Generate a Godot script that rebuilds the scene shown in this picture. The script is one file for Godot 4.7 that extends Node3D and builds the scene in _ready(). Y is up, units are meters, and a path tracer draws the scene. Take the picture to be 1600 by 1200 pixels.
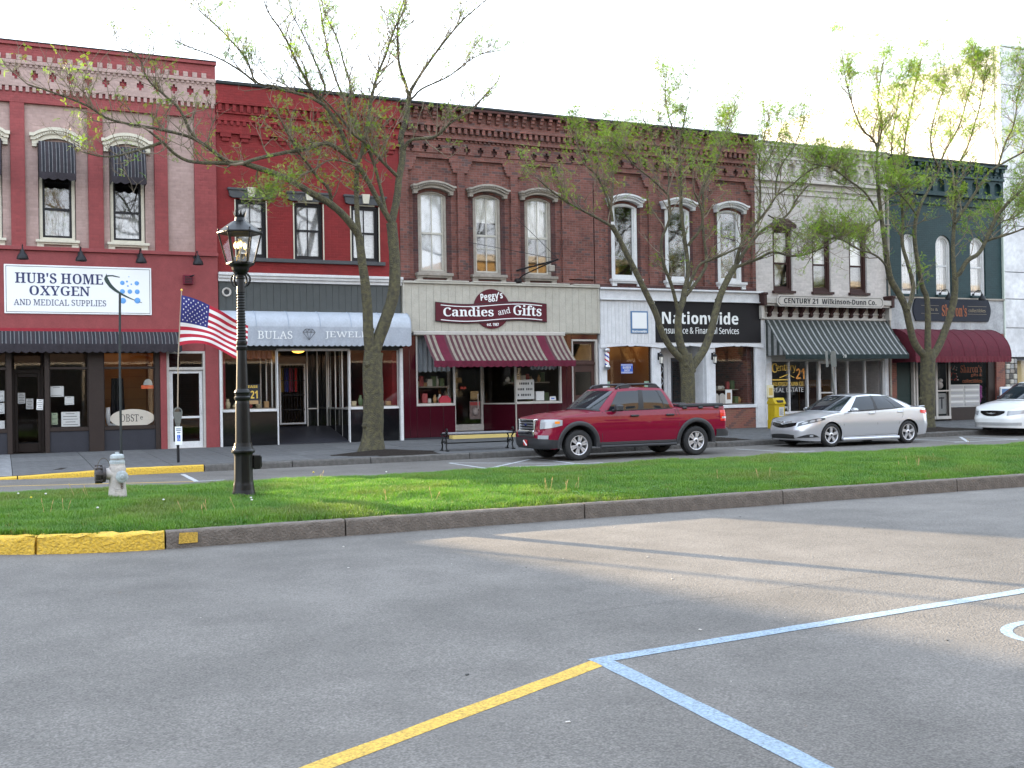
extends Node3D

# World: x runs along the street, y is up, the facades stand in the plane z = -FD and face +z. Metres.
const FD := 31.6
var rng := RandomNumberGenerator.new()
var M := {}
var used := {}


class MB:
	var v := PackedVector3Array()
	var n := PackedVector3Array()
	var c := PackedColorArray()
	var uv := PackedVector2Array()
	var ix := PackedInt32Array()
	var col := Color.WHITE

	func vert(p: Vector3, nn: Vector3, t := Vector2.ZERO) -> int:
		v.append(p); n.append(nn); c.append(col); uv.append(t)
		return v.size() - 1

	func tri(a: int, b: int, d: int) -> void:      # the given order runs counter-clockwise seen from outside
		ix.append(a); ix.append(d); ix.append(b)

	func quad(a: Vector3, b: Vector3, d: Vector3, e: Vector3, nn := Vector3.ZERO, uvs := []) -> void:
		var m := (b - a).cross(d - a)
		if m.length_squared() < 1e-16:
			m = (d - a).cross(e - a)
		m = m.normalized()
		if nn != Vector3.ZERO and m.dot(nn) < 0.0:
			var t := b
			b = e
			e = t
			m = -m
			if uvs.size() == 4:
				uvs = [uvs[0], uvs[3], uvs[2], uvs[1]]
		var k := v.size()
		if uvs.size() == 4:
			vert(a, m, uvs[0]); vert(b, m, uvs[1]); vert(d, m, uvs[2]); vert(e, m, uvs[3])
		else:
			vert(a, m); vert(b, m); vert(d, m); vert(e, m)
		tri(k, k + 1, k + 2)
		tri(k, k + 2, k + 3)

	func tri3(a: Vector3, b: Vector3, d: Vector3, nn := Vector3.ZERO) -> void:
		var m := (b - a).cross(d - a).normalized()
		if nn != Vector3.ZERO and m.dot(nn) < 0.0:
			var t := b
			b = d
			d = t
			m = -m
		var k := v.size()
		vert(a, m); vert(b, m); vert(d, m)
		tri(k, k + 1, k + 2)

	func box(x0: float, x1: float, y0: float, y1: float, z0: float, z1: float, xf := Transform3D()) -> MB:
		var p := []
		for i in 8:
			p.append(xf * Vector3(x1 if i & 1 else x0, y1 if i & 2 else y0, z1 if i & 4 else z0))
		for f in [[4, 5, 7, 6], [1, 0, 2, 3], [5, 1, 3, 7], [0, 4, 6, 2], [6, 7, 3, 2], [0, 1, 5, 4]]:
			quad(p[f[0]], p[f[1]], p[f[2]], p[f[3]])
		return self

	# a box with chamfered edges
	func cbox(x0: float, x1: float, y0: float, y1: float, z0: float, z1: float, b: float, xf := Transform3D()) -> MB:
		var lo := Vector3(x0, y0, z0)
		var hi := Vector3(x1, y1, z1)
		b = minf(b, 0.49 * minf(x1 - x0, minf(y1 - y0, z1 - z0)))
		var mid := (lo + hi) * 0.5
		var h := (hi - lo) * 0.5
		for ax in 3:
			for s in [-1.0, 1.0]:
				var u := (ax + 1) % 3
				var w := (ax + 2) % 3
				var q := []
				for k in [[-1, -1], [1, -1], [1, 1], [-1, 1]]:
					var d := Vector3.ZERO
					d[ax] = s * h[ax]
					d[u] = k[0] * (h[u] - b)
					d[w] = k[1] * (h[w] - b)
					q.append(xf * (mid + d))
				var nn := Vector3.ZERO
				nn[ax] = s
				quad(q[0], q[1], q[2], q[3], xf.basis * nn)
		for ax in 3:
			var u := (ax + 1) % 3
			var w := (ax + 2) % 3
			for su in [-1.0, 1.0]:
				for sw in [-1.0, 1.0]:
					var q := []
					for k in [[-1, 0], [1, 0], [1, 1], [-1, 1]]:
						var d := Vector3.ZERO
						d[ax] = k[0] * (h[ax] - b)
						d[u] = su * (h[u] - (b if k[1] else 0.0))
						d[w] = sw * (h[w] - (0.0 if k[1] else b))
						q.append(xf * (mid + d))
					var nn := Vector3.ZERO
					nn[u] = su
					nn[w] = sw
					quad(q[0], q[1], q[2], q[3], xf.basis * nn)
		for i in 8:
			var s := Vector3(1 if i & 1 else -1, 1 if i & 2 else -1, 1 if i & 4 else -1)
			var cn := mid + s * h
			tri3(xf * (cn - Vector3(0, s.y * b, s.z * b)), xf * (cn - Vector3(s.x * b, 0, s.z * b)), xf * (cn - Vector3(s.x * b, s.y * b, 0)), xf.basis * s)
		return self

	# polygon in x, y pushed from z0 to z1, with caps
	func prism(poly: PackedVector2Array, z0: float, z1: float, xf := Transform3D()) -> MB:
		var area := 0.0
		for i in poly.size():
			var a := poly[i]
			var b := poly[(i + 1) % poly.size()]
			area += a.x * b.y - b.x * a.y
		if area < 0.0:
			poly = poly.duplicate()
			poly.reverse()
		var t := Geometry2D.triangulate_polygon(poly)
		for i in range(0, t.size(), 3):
			for z in [z0, z1]:
				var nn := xf.basis * Vector3(0, 0, 1.0 if (z == z1) == (z1 > z0) else -1.0)
				tri3(xf * Vector3(poly[t[i]].x, poly[t[i]].y, z), xf * Vector3(poly[t[i + 1]].x, poly[t[i + 1]].y, z), xf * Vector3(poly[t[i + 2]].x, poly[t[i + 2]].y, z), nn)
		for i in poly.size():
			var a := poly[i]
			var b := poly[(i + 1) % poly.size()]
			var e := b - a
			quad(xf * Vector3(a.x, a.y, z0), xf * Vector3(b.x, b.y, z0), xf * Vector3(b.x, b.y, z1), xf * Vector3(a.x, a.y, z1), xf.basis * Vector3(e.y, -e.x, 0))
		return self

	# smooth surface over rows of points; uvs run 0..1
	func grid(rows: Array, closed := false, flip := false) -> MB:
		var R := rows.size()
		var C: int = rows[0].size()
		var base := v.size()
		for i in R:
			for j in C:
				var jl := (j - 1 + C) % C if closed else maxi(j - 1, 0)
				var jr := (j + 1) % C if closed else mini(j + 1, C - 1)
				var du: Vector3 = rows[i][jr] - rows[i][jl]
				var dv: Vector3 = rows[mini(i + 1, R - 1)][j] - rows[maxi(i - 1, 0)][j]
				if du.length_squared() < 1e-12:
					var i2 := i + 1 if i + 1 < R else i - 1
					du = rows[i2][jr] - rows[i2][jl]
				var nn := du.cross(dv).normalized()
				vert(rows[i][j], -nn if flip else nn, Vector2(float(j) / (C - 1), float(i) / (R - 1)))
		for i in R - 1:
			for j in (C if closed else C - 1):
				var a := base + i * C + j
				var b := base + i * C + (j + 1) % C
				var d := a + C
				var e := b + C
				if flip:
					tri(a, e, b); tri(a, d, e)
				else:
					tri(a, b, e); tri(a, e, d)
		return self

	# a tube along a path; radii one per point
	func tube(path: Array, radii: Array, sides := 8, caps := true) -> MB:
		var rows := []
		var up := Vector3(0.31, 0.27, 0.91)
		var d0: Vector3 = (path[1] - path[0]).normalized()
		var s := d0.cross(up).normalized()
		for i in path.size():
			var d: Vector3 = path[mini(i + 1, path.size() - 1)] - path[maxi(i - 1, 0)]
			d = d.normalized()
			s = (s - d * s.dot(d)).normalized()
			var t := d.cross(s)
			var row := PackedVector3Array()
			for k in sides:
				var a := TAU * k / sides
				row.append(path[i] + (s * cos(a) + t * sin(a)) * radii[mini(i, radii.size() - 1)])
			rows.append(row)
		grid(rows, true, false)
		if caps:
			for e in [0, path.size() - 1]:
				var nn: Vector3 = (path[1] - path[0]) * -1.0 if e == 0 else path[e] - path[e - 1]
				for k in range(1, sides - 1):
					tri3(rows[e][0], rows[e][k], rows[e][k + 1], nn)
		return self

	# profile points (radius, height) turned round the y axis
	func lathe(prof: Array, segs := 20, xf := Transform3D(), sharp := true) -> MB:
		var start := 0
		var parts := []
		if sharp:
			for i in prof.size() - 1:
				parts.append([prof[i], prof[i + 1]])
		else:
			parts.append(prof)
		for pr in parts:
			var rows := []
			for q in pr:
				var row := PackedVector3Array()
				for k in segs:
					var a := TAU * k / segs
					row.append(xf * Vector3(cos(a) * q[0], q[1], -sin(a) * q[0]))
				rows.append(row)
			grid(rows, true, false)
		return self

	func sphere(at: Vector3, r: float, segs := 12, sq := 1.0) -> MB:
		var prof := []
		for i in segs / 2 + 1:
			var a := -PI / 2 + PI * i / (segs / 2)
			prof.append([maxf(cos(a) * r, 0.0005 * r), sin(a) * r * sq])
		return lathe(prof, segs, Transform3D(Basis(), at), false)

	func join(o: MB, xf := Transform3D()) -> MB:
		var k := v.size()
		for i in o.v.size():
			v.append(xf * o.v[i])
			n.append((xf.basis * o.n[i]).normalized())
		c.append_array(o.c)
		uv.append_array(o.uv)
		for i in o.ix:
			ix.append(i + k)
		return self

	func mesh(m: Material = null) -> ArrayMesh:
		var a := []
		a.resize(Mesh.ARRAY_MAX)
		a[Mesh.ARRAY_VERTEX] = v
		a[Mesh.ARRAY_NORMAL] = n
		a[Mesh.ARRAY_COLOR] = c
		a[Mesh.ARRAY_TEX_UV] = uv
		a[Mesh.ARRAY_INDEX] = ix
		var me := ArrayMesh.new()
		if ix.size() == 0:
			return me
		me.add_surface_from_arrays(Mesh.PRIMITIVE_TRIANGLES, a)
		if m:
			me.surface_set_material(0, m)
		return me


func zf(d: float) -> float:
	return -FD + d


func P2(a: Array) -> PackedVector2Array:
	var r := PackedVector2Array()
	for i in range(0, a.size(), 2):
		r.append(Vector2(a[i], a[i + 1]))
	return r


func P3(a: Array) -> Array:
	var r := []
	for i in range(0, a.size(), 3):
		r.append(Vector3(a[i], a[i + 1], a[i + 2]))
	return r


func numbered(called: String) -> String:
	var k: int = used.get(called, 0)
	used[called] = k + 1
	return called if k == 0 else "%s_%03d" % [called, k]


func tag(o: Node3D, label: String, category: String, group := "") -> Node3D:
	o.set_meta("label", label)
	o.set_meta("category", category)
	if group:
		o.set_meta("group", group)
	return o


# a thing: an empty node at its base whose children are its parts
func thing(called: String, label: String, category: String, at: Vector3, group := "") -> Node3D:
	var o := Node3D.new()
	o.name = numbered(called)
	add_child(o)
	o.position = at
	return tag(o, label, category, group)


# a part whose shape is given in the world's coordinates (world = true) or in its thing's own
func part(parent: Node3D, called: String, mb: MB, m: Material, world := true) -> MeshInstance3D:
	return part_of(parent, called, mb.mesh(m), world)


func part_of(parent: Node3D, called: String, me: Mesh, world := true) -> MeshInstance3D:
	var o := MeshInstance3D.new()
	o.mesh = me
	o.name = called
	parent.add_child(o, true)
	if called == "print":
		o.set_meta("kind", "stuff")
	if world:
		var q: Node = parent
		var off := Vector3.ZERO
		while q != self and q is Node3D:
			off += q.position
			q = q.get_parent()
		o.position = -off
	return o


# a thing that is one mesh
func single(called: String, mb: MB, m: Material, label: String, category: String, group := "") -> MeshInstance3D:
	var o := MeshInstance3D.new()
	o.mesh = mb.mesh(m)
	o.name = numbered(called)
	add_child(o)
	tag(o, label, category, group)
	return o


func struct(called: String, mb: MB, m: Material) -> MeshInstance3D:
	var o := MeshInstance3D.new()
	if mb:
		o.mesh = mb.mesh(m)
	o.name = numbered(called)
	add_child(o)
	o.set_meta("kind", "structure")
	return o


func copy(o: Node3D, label: String, at: Vector3, turn := 0.0) -> Node3D:
	var r: Node3D = o.duplicate()
	r.name = numbered(String(o.name).rstrip("0123456789").trim_suffix("_"))
	add_child(r)
	r.position = at
	r.rotation.y = o.rotation.y + turn
	r.set_meta("label", label)
	return r


# raised letters fitted into the rectangle x0..x1, y0..y1, standing on the plane z
func letters(parent: Node3D, text: String, serif: bool, bold: bool, x0: float, x1: float, y0: float, y1: float, z: float, m: Material, deep := 0.012, called := "lettering", turn := Transform3D()) -> MeshInstance3D:
	var f := SystemFont.new()
	f.font_names = PackedStringArray(["Droid Serif" if serif else "Droid Sans"])
	f.font_weight = 700 if bold else 400
	var t := TextMesh.new()
	t.text = text
	t.font = f
	t.font_size = 48
	t.pixel_size = 0.01
	t.depth = deep
	t.curve_step = 4.0
	var b := t.get_aabb()
	var arr := t.surface_get_arrays(0) if t.get_surface_count() else []
	var mb := MB.new()
	var o := part(parent, called, mb, m)
	if arr.is_empty():
		return o
	var sx := (x1 - x0) / b.size.x
	var sy := (y1 - y0) / b.size.y
	var off := -o.position if o.position != Vector3.ZERO else Vector3.ZERO
	var vs: PackedVector3Array = arr[Mesh.ARRAY_VERTEX]
	for i in vs.size():
		var p := vs[i]
		vs[i] = turn * Vector3(x0 + (p.x - b.position.x) * sx, y0 + (p.y - b.position.y) * sy, z + p.z - b.position.z)
	arr[Mesh.ARRAY_VERTEX] = vs
	var ns: PackedVector3Array = arr[Mesh.ARRAY_NORMAL]
	for i in ns.size():
		ns[i] = turn.basis * ns[i]
	arr[Mesh.ARRAY_NORMAL] = ns
	var a := []
	a.resize(Mesh.ARRAY_MAX)
	for k in [Mesh.ARRAY_VERTEX, Mesh.ARRAY_NORMAL, Mesh.ARRAY_INDEX]:
		a[k] = arr[k]
	var me := ArrayMesh.new()
	me.add_surface_from_arrays(Mesh.PRIMITIVE_TRIANGLES, a)
	me.surface_set_material(0, m)
	o.mesh = me
	return o


# ---------------------------------------------------------------- materials
func lin(r: float, g: float, b: float, a := 1.0) -> Color:
	var c := Color(r, g, b).linear_to_srgb()
	c.a = a
	return c


func noise_image(seed_: int, freq: float, oct: int, size := 512, kind := FastNoiseLite.TYPE_SIMPLEX_SMOOTH) -> Image:
	var f := FastNoiseLite.new()
	f.seed = seed_
	f.noise_type = kind
	f.frequency = freq
	f.fractal_octaves = oct
	f.fractal_gain = 0.55
	return f.get_seamless_image(size, size)


# grey noise mapped between two colours through a power curve
func ramp(im: Image, a: Color, b: Color, power := 1.0) -> ImageTexture:
	im.convert(Image.FORMAT_L8)
	var src := im.get_data()
	var out := PackedByteArray()
	out.resize(src.size() * 3)
	var lut := PackedByteArray()
	for i in 256:
		var q := a.lerp(b, pow(i / 255.0, power))
		lut.append(int(q.r * 255)); lut.append(int(q.g * 255)); lut.append(int(q.b * 255))
	for i in src.size():
		var k := src[i] * 3
		out[i * 3] = lut[k]; out[i * 3 + 1] = lut[k + 1]; out[i * 3 + 2] = lut[k + 2]
	return ImageTexture.create_from_image(Image.create_from_data(im.get_width(), im.get_height(), false, Image.FORMAT_RGB8, out))


# fine grain plus broad patches
func grain(seed_: int, lo: float, hi: float, fine := 0.09, size := 512, broad := 0.006, share := 0.55) -> ImageTexture:
	var a := noise_image(seed_, broad, 4, size)
	var b := noise_image(seed_ + 5, fine, 3, size)
	a.convert(Image.FORMAT_L8)
	b.convert(Image.FORMAT_L8)
	var da := a.get_data()
	var db := b.get_data()
	for i in da.size():
		da[i] = int(clampf(da[i] * share + db[i] * (1.0 - share), 0, 255))
	var im := Image.create_from_data(size, size, false, Image.FORMAT_L8, da)
	return ramp(im, Color(lo, lo, lo), Color(hi, hi, hi))


func mat(c: Color, rough := 0.8, o := {}) -> StandardMaterial3D:
	var m := StandardMaterial3D.new()
	m.albedo_color = c
	m.roughness = rough
	for k in o:
		m.set(k, o[k])
	return m


func tex(m: StandardMaterial3D, t: Texture2D, metres: float, world := true) -> StandardMaterial3D:
	m.albedo_texture = t
	m.uv1_triplanar = true
	m.uv1_world_triplanar = world
	m.uv1_scale = Vector3.ONE / metres
	m.uv1_triplanar_sharpness = 8.0
	return m


func bump(m: StandardMaterial3D, t: Texture2D, cm: float) -> StandardMaterial3D:
	m.heightmap_enabled = true
	m.heightmap_texture = t
	m.heightmap_scale = cm
	return m


# running-bond brickwork, 15 bricks by 43 courses in 3.2 m: colours and relief
func bricks(raw: bool) -> Array:
	var S := 1024
	var al := Image.create(S, S, false, Image.FORMAT_RGB8)
	var he := Image.create(S, S, false, Image.FORMAT_RGB8)
	al.fill(lin(0.2, 0.14, 0.125) if raw else Color(0.95, 0.95, 0.95))
	he.fill(Color(0.35, 0.35, 0.35))
	var r := RandomNumberGenerator.new()
	r.seed = 41
	for j in 43:
		var y0 := int(j * S / 43.0)
		var y1 := int((j + 1) * S / 43.0)
		var bond := j % 6 == 0
		var nb := 30 if bond else 15
		for i in nb:
			var off := (0.5 if j % 2 else 0.0)
			var x0 := int((i + off) * S / nb)
			var x1 := int((i + 1 + off) * S / nb)
			var k := r.randf_range(0.72, 1.22)
			var tone := Color(0.2 * k, 0.072 * k, 0.054 * k)
			var q := r.randf()
			if q < 0.1:
				tone = Color(0.11, 0.06, 0.055)
			elif q > 0.93:
				tone = Color(0.21, 0.085, 0.065)
			var col := lin(tone.r, tone.g, tone.b) if raw else Color(1, 1, 1) * r.randf_range(0.93, 1.0)
			var h := r.randf_range(0.75, 1.0)
			for w in [0, -S]:
				al.fill_rect(Rect2i(x0 + w + 1, y0 + 1, x1 - x0 - 3, y1 - y0 - 3), col)
				he.fill_rect(Rect2i(x0 + w + 2, y0 + 2, x1 - x0 - 4, y1 - y0 - 4), Color(h, h, h))
				he.fill_rect(Rect2i(x0 + w + 4, y0 + 4, x1 - x0 - 8, y1 - y0 - 8), Color(h, h, h))
	return [ImageTexture.create_from_image(al), ImageTexture.create_from_image(he)]


func make_materials() -> void:
	var br := bricks(true)
	var pb := bricks(false)
	var mottle := grain(3, 0.84, 1.0, 0.06, 512, 0.008, 0.5)
	var fine := grain(8, 0.55, 1.0, 0.2, 512, 0.01, 0.35)
	var stain := grain(21, 0.72, 1.0, 0.03, 512, 0.005, 0.6)
	var wood := ramp(noise_image(12, 0.02, 3), Color(0.75, 0.75, 0.75), Color(1, 1, 1))
	var rough_stone := ramp(noise_image(15, 0.05, 5), Color(0, 0, 0), Color(1, 1, 1))
	var paint := func(r, g, b, rough = 0.55):          # painted brick
		var m := tex(mat(lin(r, g, b), rough, {"metallic_specular": 0.35}), pb[0], 3.2)
		bump(m, pb[1], 0.5)
		m.detail_enabled = true
		m.detail_blend_mode = BaseMaterial3D.BLEND_MODE_MUL
		m.detail_albedo = mottle
		m.detail_uv_layer = BaseMaterial3D.DETAIL_UV_2
		return m
	M.brick = bump(tex(mat(Color(1, 1, 1), 0.85), br[0], 3.2), br[1], 0.9)
	M.brick_old = bump(tex(mat(Color(0.72, 0.72, 0.76), 0.9), br[0], 3.2), br[1], 0.9)
	M.hub_red = paint.call(0.29, 0.062, 0.062)
	M.hub_tan = paint.call(0.44, 0.31, 0.275)
	M.bulas_red = paint.call(0.225, 0.017, 0.018)
	M.white_brick = paint.call(0.6, 0.555, 0.53)
	M.green_brick = paint.call(0.02, 0.05, 0.054)
	M.low_brick = bump(tex(mat(Color(1.15, 1.05, 1.05), 0.85), br[0], 3.2), br[1], 0.9)
	var plain := func(r, g, b, rough = 0.5, t = mottle, metres = 1.7): return tex(mat(lin(r, g, b), rough, {"metallic_specular": 0.35}), t, metres)
	M.band_red = plain.call(0.27, 0.06, 0.062, 0.5)
	M.strip_red = plain.call(0.3, 0.02, 0.035, 0.4)
	M.cream = plain.call(0.62, 0.58, 0.47)
	M.beige = plain.call(0.48, 0.455, 0.39)
	M.beige_trim = plain.call(0.5, 0.475, 0.41)
	M.white = plain.call(0.68, 0.68, 0.68)
	M.white_wood = plain.call(0.7, 0.71, 0.73)
	M.offwhite = plain.call(0.5, 0.47, 0.43)
	M.stone_hood = plain.call(0.38, 0.34, 0.29, 0.7, stain)
	M.grey_board = plain.call(0.075, 0.083, 0.082)
	M.grey_trim = plain.call(0.075, 0.08, 0.085)
	M.black = plain.call(0.012, 0.012, 0.014, 0.4)
	M.black_gloss = mat(lin(0.006, 0.006, 0.007), 0.08)
	M.dark_brown = plain.call(0.035, 0.024, 0.02)
	M.dark_wood = plain.call(0.045, 0.018, 0.016)
	M.dark_panel = plain.call(0.035, 0.036, 0.045)
	M.maroon = mat(lin(0.04, 0.004, 0.009), 0.12)
	M.maroon_paint = plain.call(0.16, 0.012, 0.03)
	M.brown_door = plain.call(0.07, 0.035, 0.028)
	M.green_door = plain.call(0.012, 0.03, 0.026, 0.4)
	M.roofing = plain.call(0.06, 0.06, 0.06, 0.9)
	M.coping = plain.call(0.03, 0.035, 0.035, 0.7)
	M.stucco = plain.call(0.46, 0.47, 0.48, 0.8, stain)
	M.metal_panel = plain.call(0.74, 0.75, 0.76, 0.35, stain, 4.0)
	M.interior = plain.call(0.26, 0.22, 0.17, 0.9)
	M.interior_dark = plain.call(0.2, 0.18, 0.16, 0.9)
	M.interior_warm = mat(lin(0.2, 0.085, 0.018), 0.8)
	M.interior_floor = plain.call(0.1, 0.08, 0.065, 0.6)
	M.ceiling = plain.call(0.5, 0.48, 0.44, 0.9)
	M.sill_grey = plain.call(0.3, 0.3, 0.29)
	M.aluminium = mat(lin(0.55, 0.55, 0.54), 0.35, {"metallic": 0.7})
	M.steel = mat(lin(0.45, 0.46, 0.48), 0.3, {"metallic": 0.9})
	M.iron = plain.call(0.01, 0.0105, 0.01, 0.36, fine, 0.5)
	M.galv = plain.call(0.14, 0.145, 0.13, 0.5, mottle, 0.5)
	M.dark_steel = plain.call(0.03, 0.036, 0.035, 0.45, mottle, 0.5)
	M.glass = mat(Color(0.05, 0.05, 0.05, 0.03), 0.02, {"transparency": BaseMaterial3D.TRANSPARENCY_ALPHA, "metallic_specular": 0.5})
	M.curtain = plain.call(0.8, 0.8, 0.79, 0.95, fine, 0.6)
	M.shade = mat(lin(0.66, 0.64, 0.58), 0.9)
	M.blind = mat(lin(0.66, 0.67, 0.68), 0.7)
	M.paper = mat(lin(0.7, 0.7, 0.68), 0.9)
	M.paper_grey = mat(lin(0.5, 0.5, 0.48), 0.9)
	M.ink = mat(lin(0.03, 0.03, 0.035), 0.9)
	M.gold = mat(lin(0.75, 0.5, 0.08), 0.5)
	M.gold_print = mat(lin(0.24, 0.06, 0.01), 0.6)
	M.sign_white = mat(lin(0.72, 0.74, 0.74), 0.35)
	M.navy = mat(lin(0.012, 0.02, 0.09), 0.5)
	M.sky_blue = mat(lin(0.1, 0.3, 0.62), 0.5)
	M.sign_green = mat(lin(0.01, 0.035, 0.03), 0.5)
	M.frame_blue = mat(lin(0.07, 0.16, 0.3), 0.5)
	M.sign_dark = plain.call(0.008, 0.007, 0.009, 0.6)
	M.sharon_sign = plain.call(0.012, 0.016, 0.028, 0.6)
	M.blue = mat(lin(0.02, 0.1, 0.5), 0.4)
	M.red_dye = mat(lin(0.45, 0.02, 0.03), 0.6)
	M.cloth = tex(mat(Color(1, 1, 1), 0.9, {"vertex_color_use_as_albedo": true}), fine, 0.8)
	M.vinyl = tex(mat(Color(1, 1, 1), 0.55, {"vertex_color_use_as_albedo": true}), mottle, 2.3)
	M.mixed = mat(Color(1, 1, 1), 0.6, {"vertex_color_use_as_albedo": true})
	M.yellow_box = plain.call(0.5, 0.36, 0.012, 0.4)
	M.kerb_stone = bump(plain.call(0.25, 0.213, 0.18, 0.9, fine, 0.9), rough_stone, 1.0)
	M.kerb_old = bump(plain.call(0.27, 0.255, 0.235, 0.92, fine, 0.7), rough_stone, 4.0)
	M.kerb_yellow = bump(tex(mat(Color(1, 1, 1), 0.75), ramp(noise_image(71, 0.045, 5, 512), lin(0.16, 0.12, 0.08), lin(0.72, 0.45, 0.035), 0.28), 1.1), rough_stone, 1.6)
	M.road = null
	var speck := noise_image(31, 0.42, 2, 1024, FastNoiseLite.TYPE_VALUE)
	var asph := ramp(speck, Color(0.6, 0.6, 0.6), Color(1, 1, 1), 1.2)
	M.road = tex(mat(lin(0.315, 0.293, 0.265), 0.85, {"metallic_specular": 0.4}), asph, 3.7)
	M.road.detail_enabled = true
	M.road.detail_blend_mode = BaseMaterial3D.BLEND_MODE_MUL
	M.road.detail_albedo = grain(44, 0.72, 1.0, 0.02, 1024, 0.004, 0.6)
	M.road.detail_uv_layer = BaseMaterial3D.DETAIL_UV_2
	M.road.uv2_triplanar = true
	M.road.uv2_world_triplanar = true
	M.road.uv2_scale = Vector3.ONE / 17.0
	bump(M.road, ImageTexture.create_from_image(speck), 0.55)
	for k in ["hub_red", "hub_tan", "bulas_red", "white_brick", "green_brick"]:
		M[k].uv2_triplanar = true
		M[k].uv2_world_triplanar = true
		M[k].uv2_scale = Vector3.ONE / 4.3
	for k in ["brick", "brick_old", "low_brick"]:
		M[k].detail_enabled = true
		M[k].detail_blend_mode = BaseMaterial3D.BLEND_MODE_MUL
		M[k].detail_albedo = stain
		M[k].detail_uv_layer = BaseMaterial3D.DETAIL_UV_2
		M[k].uv2_triplanar = true
		M[k].uv2_world_triplanar = true
		M[k].uv2_scale = Vector3.ONE / 2.9
	M.concrete = bump(plain.call(0.2, 0.2, 0.198, 0.9, fine, 1.3), ImageTexture.create_from_image(speck), 0.25)
	M.concrete_dark = bump(plain.call(0.17, 0.17, 0.17, 0.9, fine, 1.3), ImageTexture.create_from_image(speck), 0.25)
	M.concrete_light = bump(plain.call(0.32, 0.325, 0.33, 0.9, fine, 1.3), ImageTexture.create_from_image(speck), 0.25)
	var worn := ramp(noise_image(52, 0.11, 4, 1024, FastNoiseLite.TYPE_VALUE), Color(0.3, 0.3, 0.3), Color(1, 1, 1), 0.42)
	M.line_white = tex(mat(lin(0.6, 0.62, 0.64), 0.8), worn, 1.3)
	M.line_blue = tex(mat(lin(0.31, 0.41, 0.5), 0.8), worn, 1.3)
	M.line_yellow = tex(mat(lin(0.72, 0.46, 0.07), 0.8), worn, 1.3)
	M.tar = mat(lin(0.07, 0.067, 0.065), 0.9)
	M.soil = bump(plain.call(0.035, 0.025, 0.018, 0.95, fine, 0.5), rough_stone, 2.0)
	M.turf = plain.call(0.035, 0.07, 0.012, 0.95, fine, 0.5)
	M.earth = plain.call(0.06, 0.09, 0.03, 0.95, stain, 9.0)
	M.grass = mat(Color(1, 1, 1), 0.6, {"vertex_color_use_as_albedo": true, "backlight_enabled": true, "backlight": Color(0.75, 0.9, 0.2)})
	M.leaf = mat(Color(1, 1, 1), 0.6, {"vertex_color_use_as_albedo": true, "backlight_enabled": true, "backlight": Color(0.85, 1.0, 0.25)})
	M.bark = bump(tex(mat(Color(1, 1, 1), 0.95), ramp(noise_image(61, 0.012, 5), lin(0.045, 0.04, 0.032), lin(0.145, 0.13, 0.058), 0.9), 1.1), rough_stone, 5.0)
	M.twig = mat(lin(0.15, 0.12, 0.08), 0.9)
	M.tyre = mat(lin(0.012, 0.012, 0.012), 0.8)
	M.rubber = mat(lin(0.014, 0.0145, 0.015), 0.6)
	M.trim_grey = mat(lin(0.02, 0.021, 0.023), 0.55)
	M.alloy = mat(lin(0.55, 0.55, 0.56), 0.3, {"metallic": 0.6})
	M.chrome = mat(lin(0.75, 0.76, 0.78), 0.08, {"metallic": 1.0})
	M.truck_red = mat(lin(0.16, 0.002, 0.02), 0.4, {"metallic_specular": 0.2, "clearcoat_enabled": true, "clearcoat": 0.65, "clearcoat_roughness": 0.03, "metallic": 0.0})
	M.silver = mat(lin(0.5, 0.51, 0.53), 0.28, {"clearcoat_enabled": true, "clearcoat": 1.0, "clearcoat_roughness": 0.03, "metallic": 0.55})
	M.van_white = mat(lin(0.72, 0.73, 0.72), 0.3, {"clearcoat_enabled": true, "clearcoat": 1.0, "clearcoat_roughness": 0.03})
	M.car_glass = mat(lin(0.012, 0.016, 0.02), 0.02, {"metallic_specular": 0.5})
	M.lens = mat(lin(0.3, 0.315, 0.33), 0.08, {"metallic": 0.0, "clearcoat_enabled": true, "clearcoat": 1.0, "clearcoat_roughness": 0.02})
	M.lamp_dark = mat(lin(0.07, 0.075, 0.08), 0.05)
	M.amber = mat(lin(0.7, 0.22, 0.02), 0.1)
	M.red_lens = mat(lin(0.5, 0.012, 0.012), 0.08)
	M.hydrant = plain.call(0.6, 0.55, 0.51, 0.4, stain, 0.4)
	M.hydrant_blue = plain.call(0.48, 0.53, 0.54, 0.5, stain, 0.3)
	M.bench_wood = plain.call(0.25, 0.25, 0.26, 0.6, wood, 0.5)
	M.flame = mat(Color(1, 0.9, 0.6), 0.5, {"emission_enabled": true, "emission": Color(1.0, 0.85, 0.5), "emission_energy_multiplier": 1.2})
	M.bulb = mat(Color(1, 0.8, 0.4), 0.5, {"emission_enabled": true, "emission": Color(1.0, 0.72, 0.28), "emission_energy_multiplier": 0.7})


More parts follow.
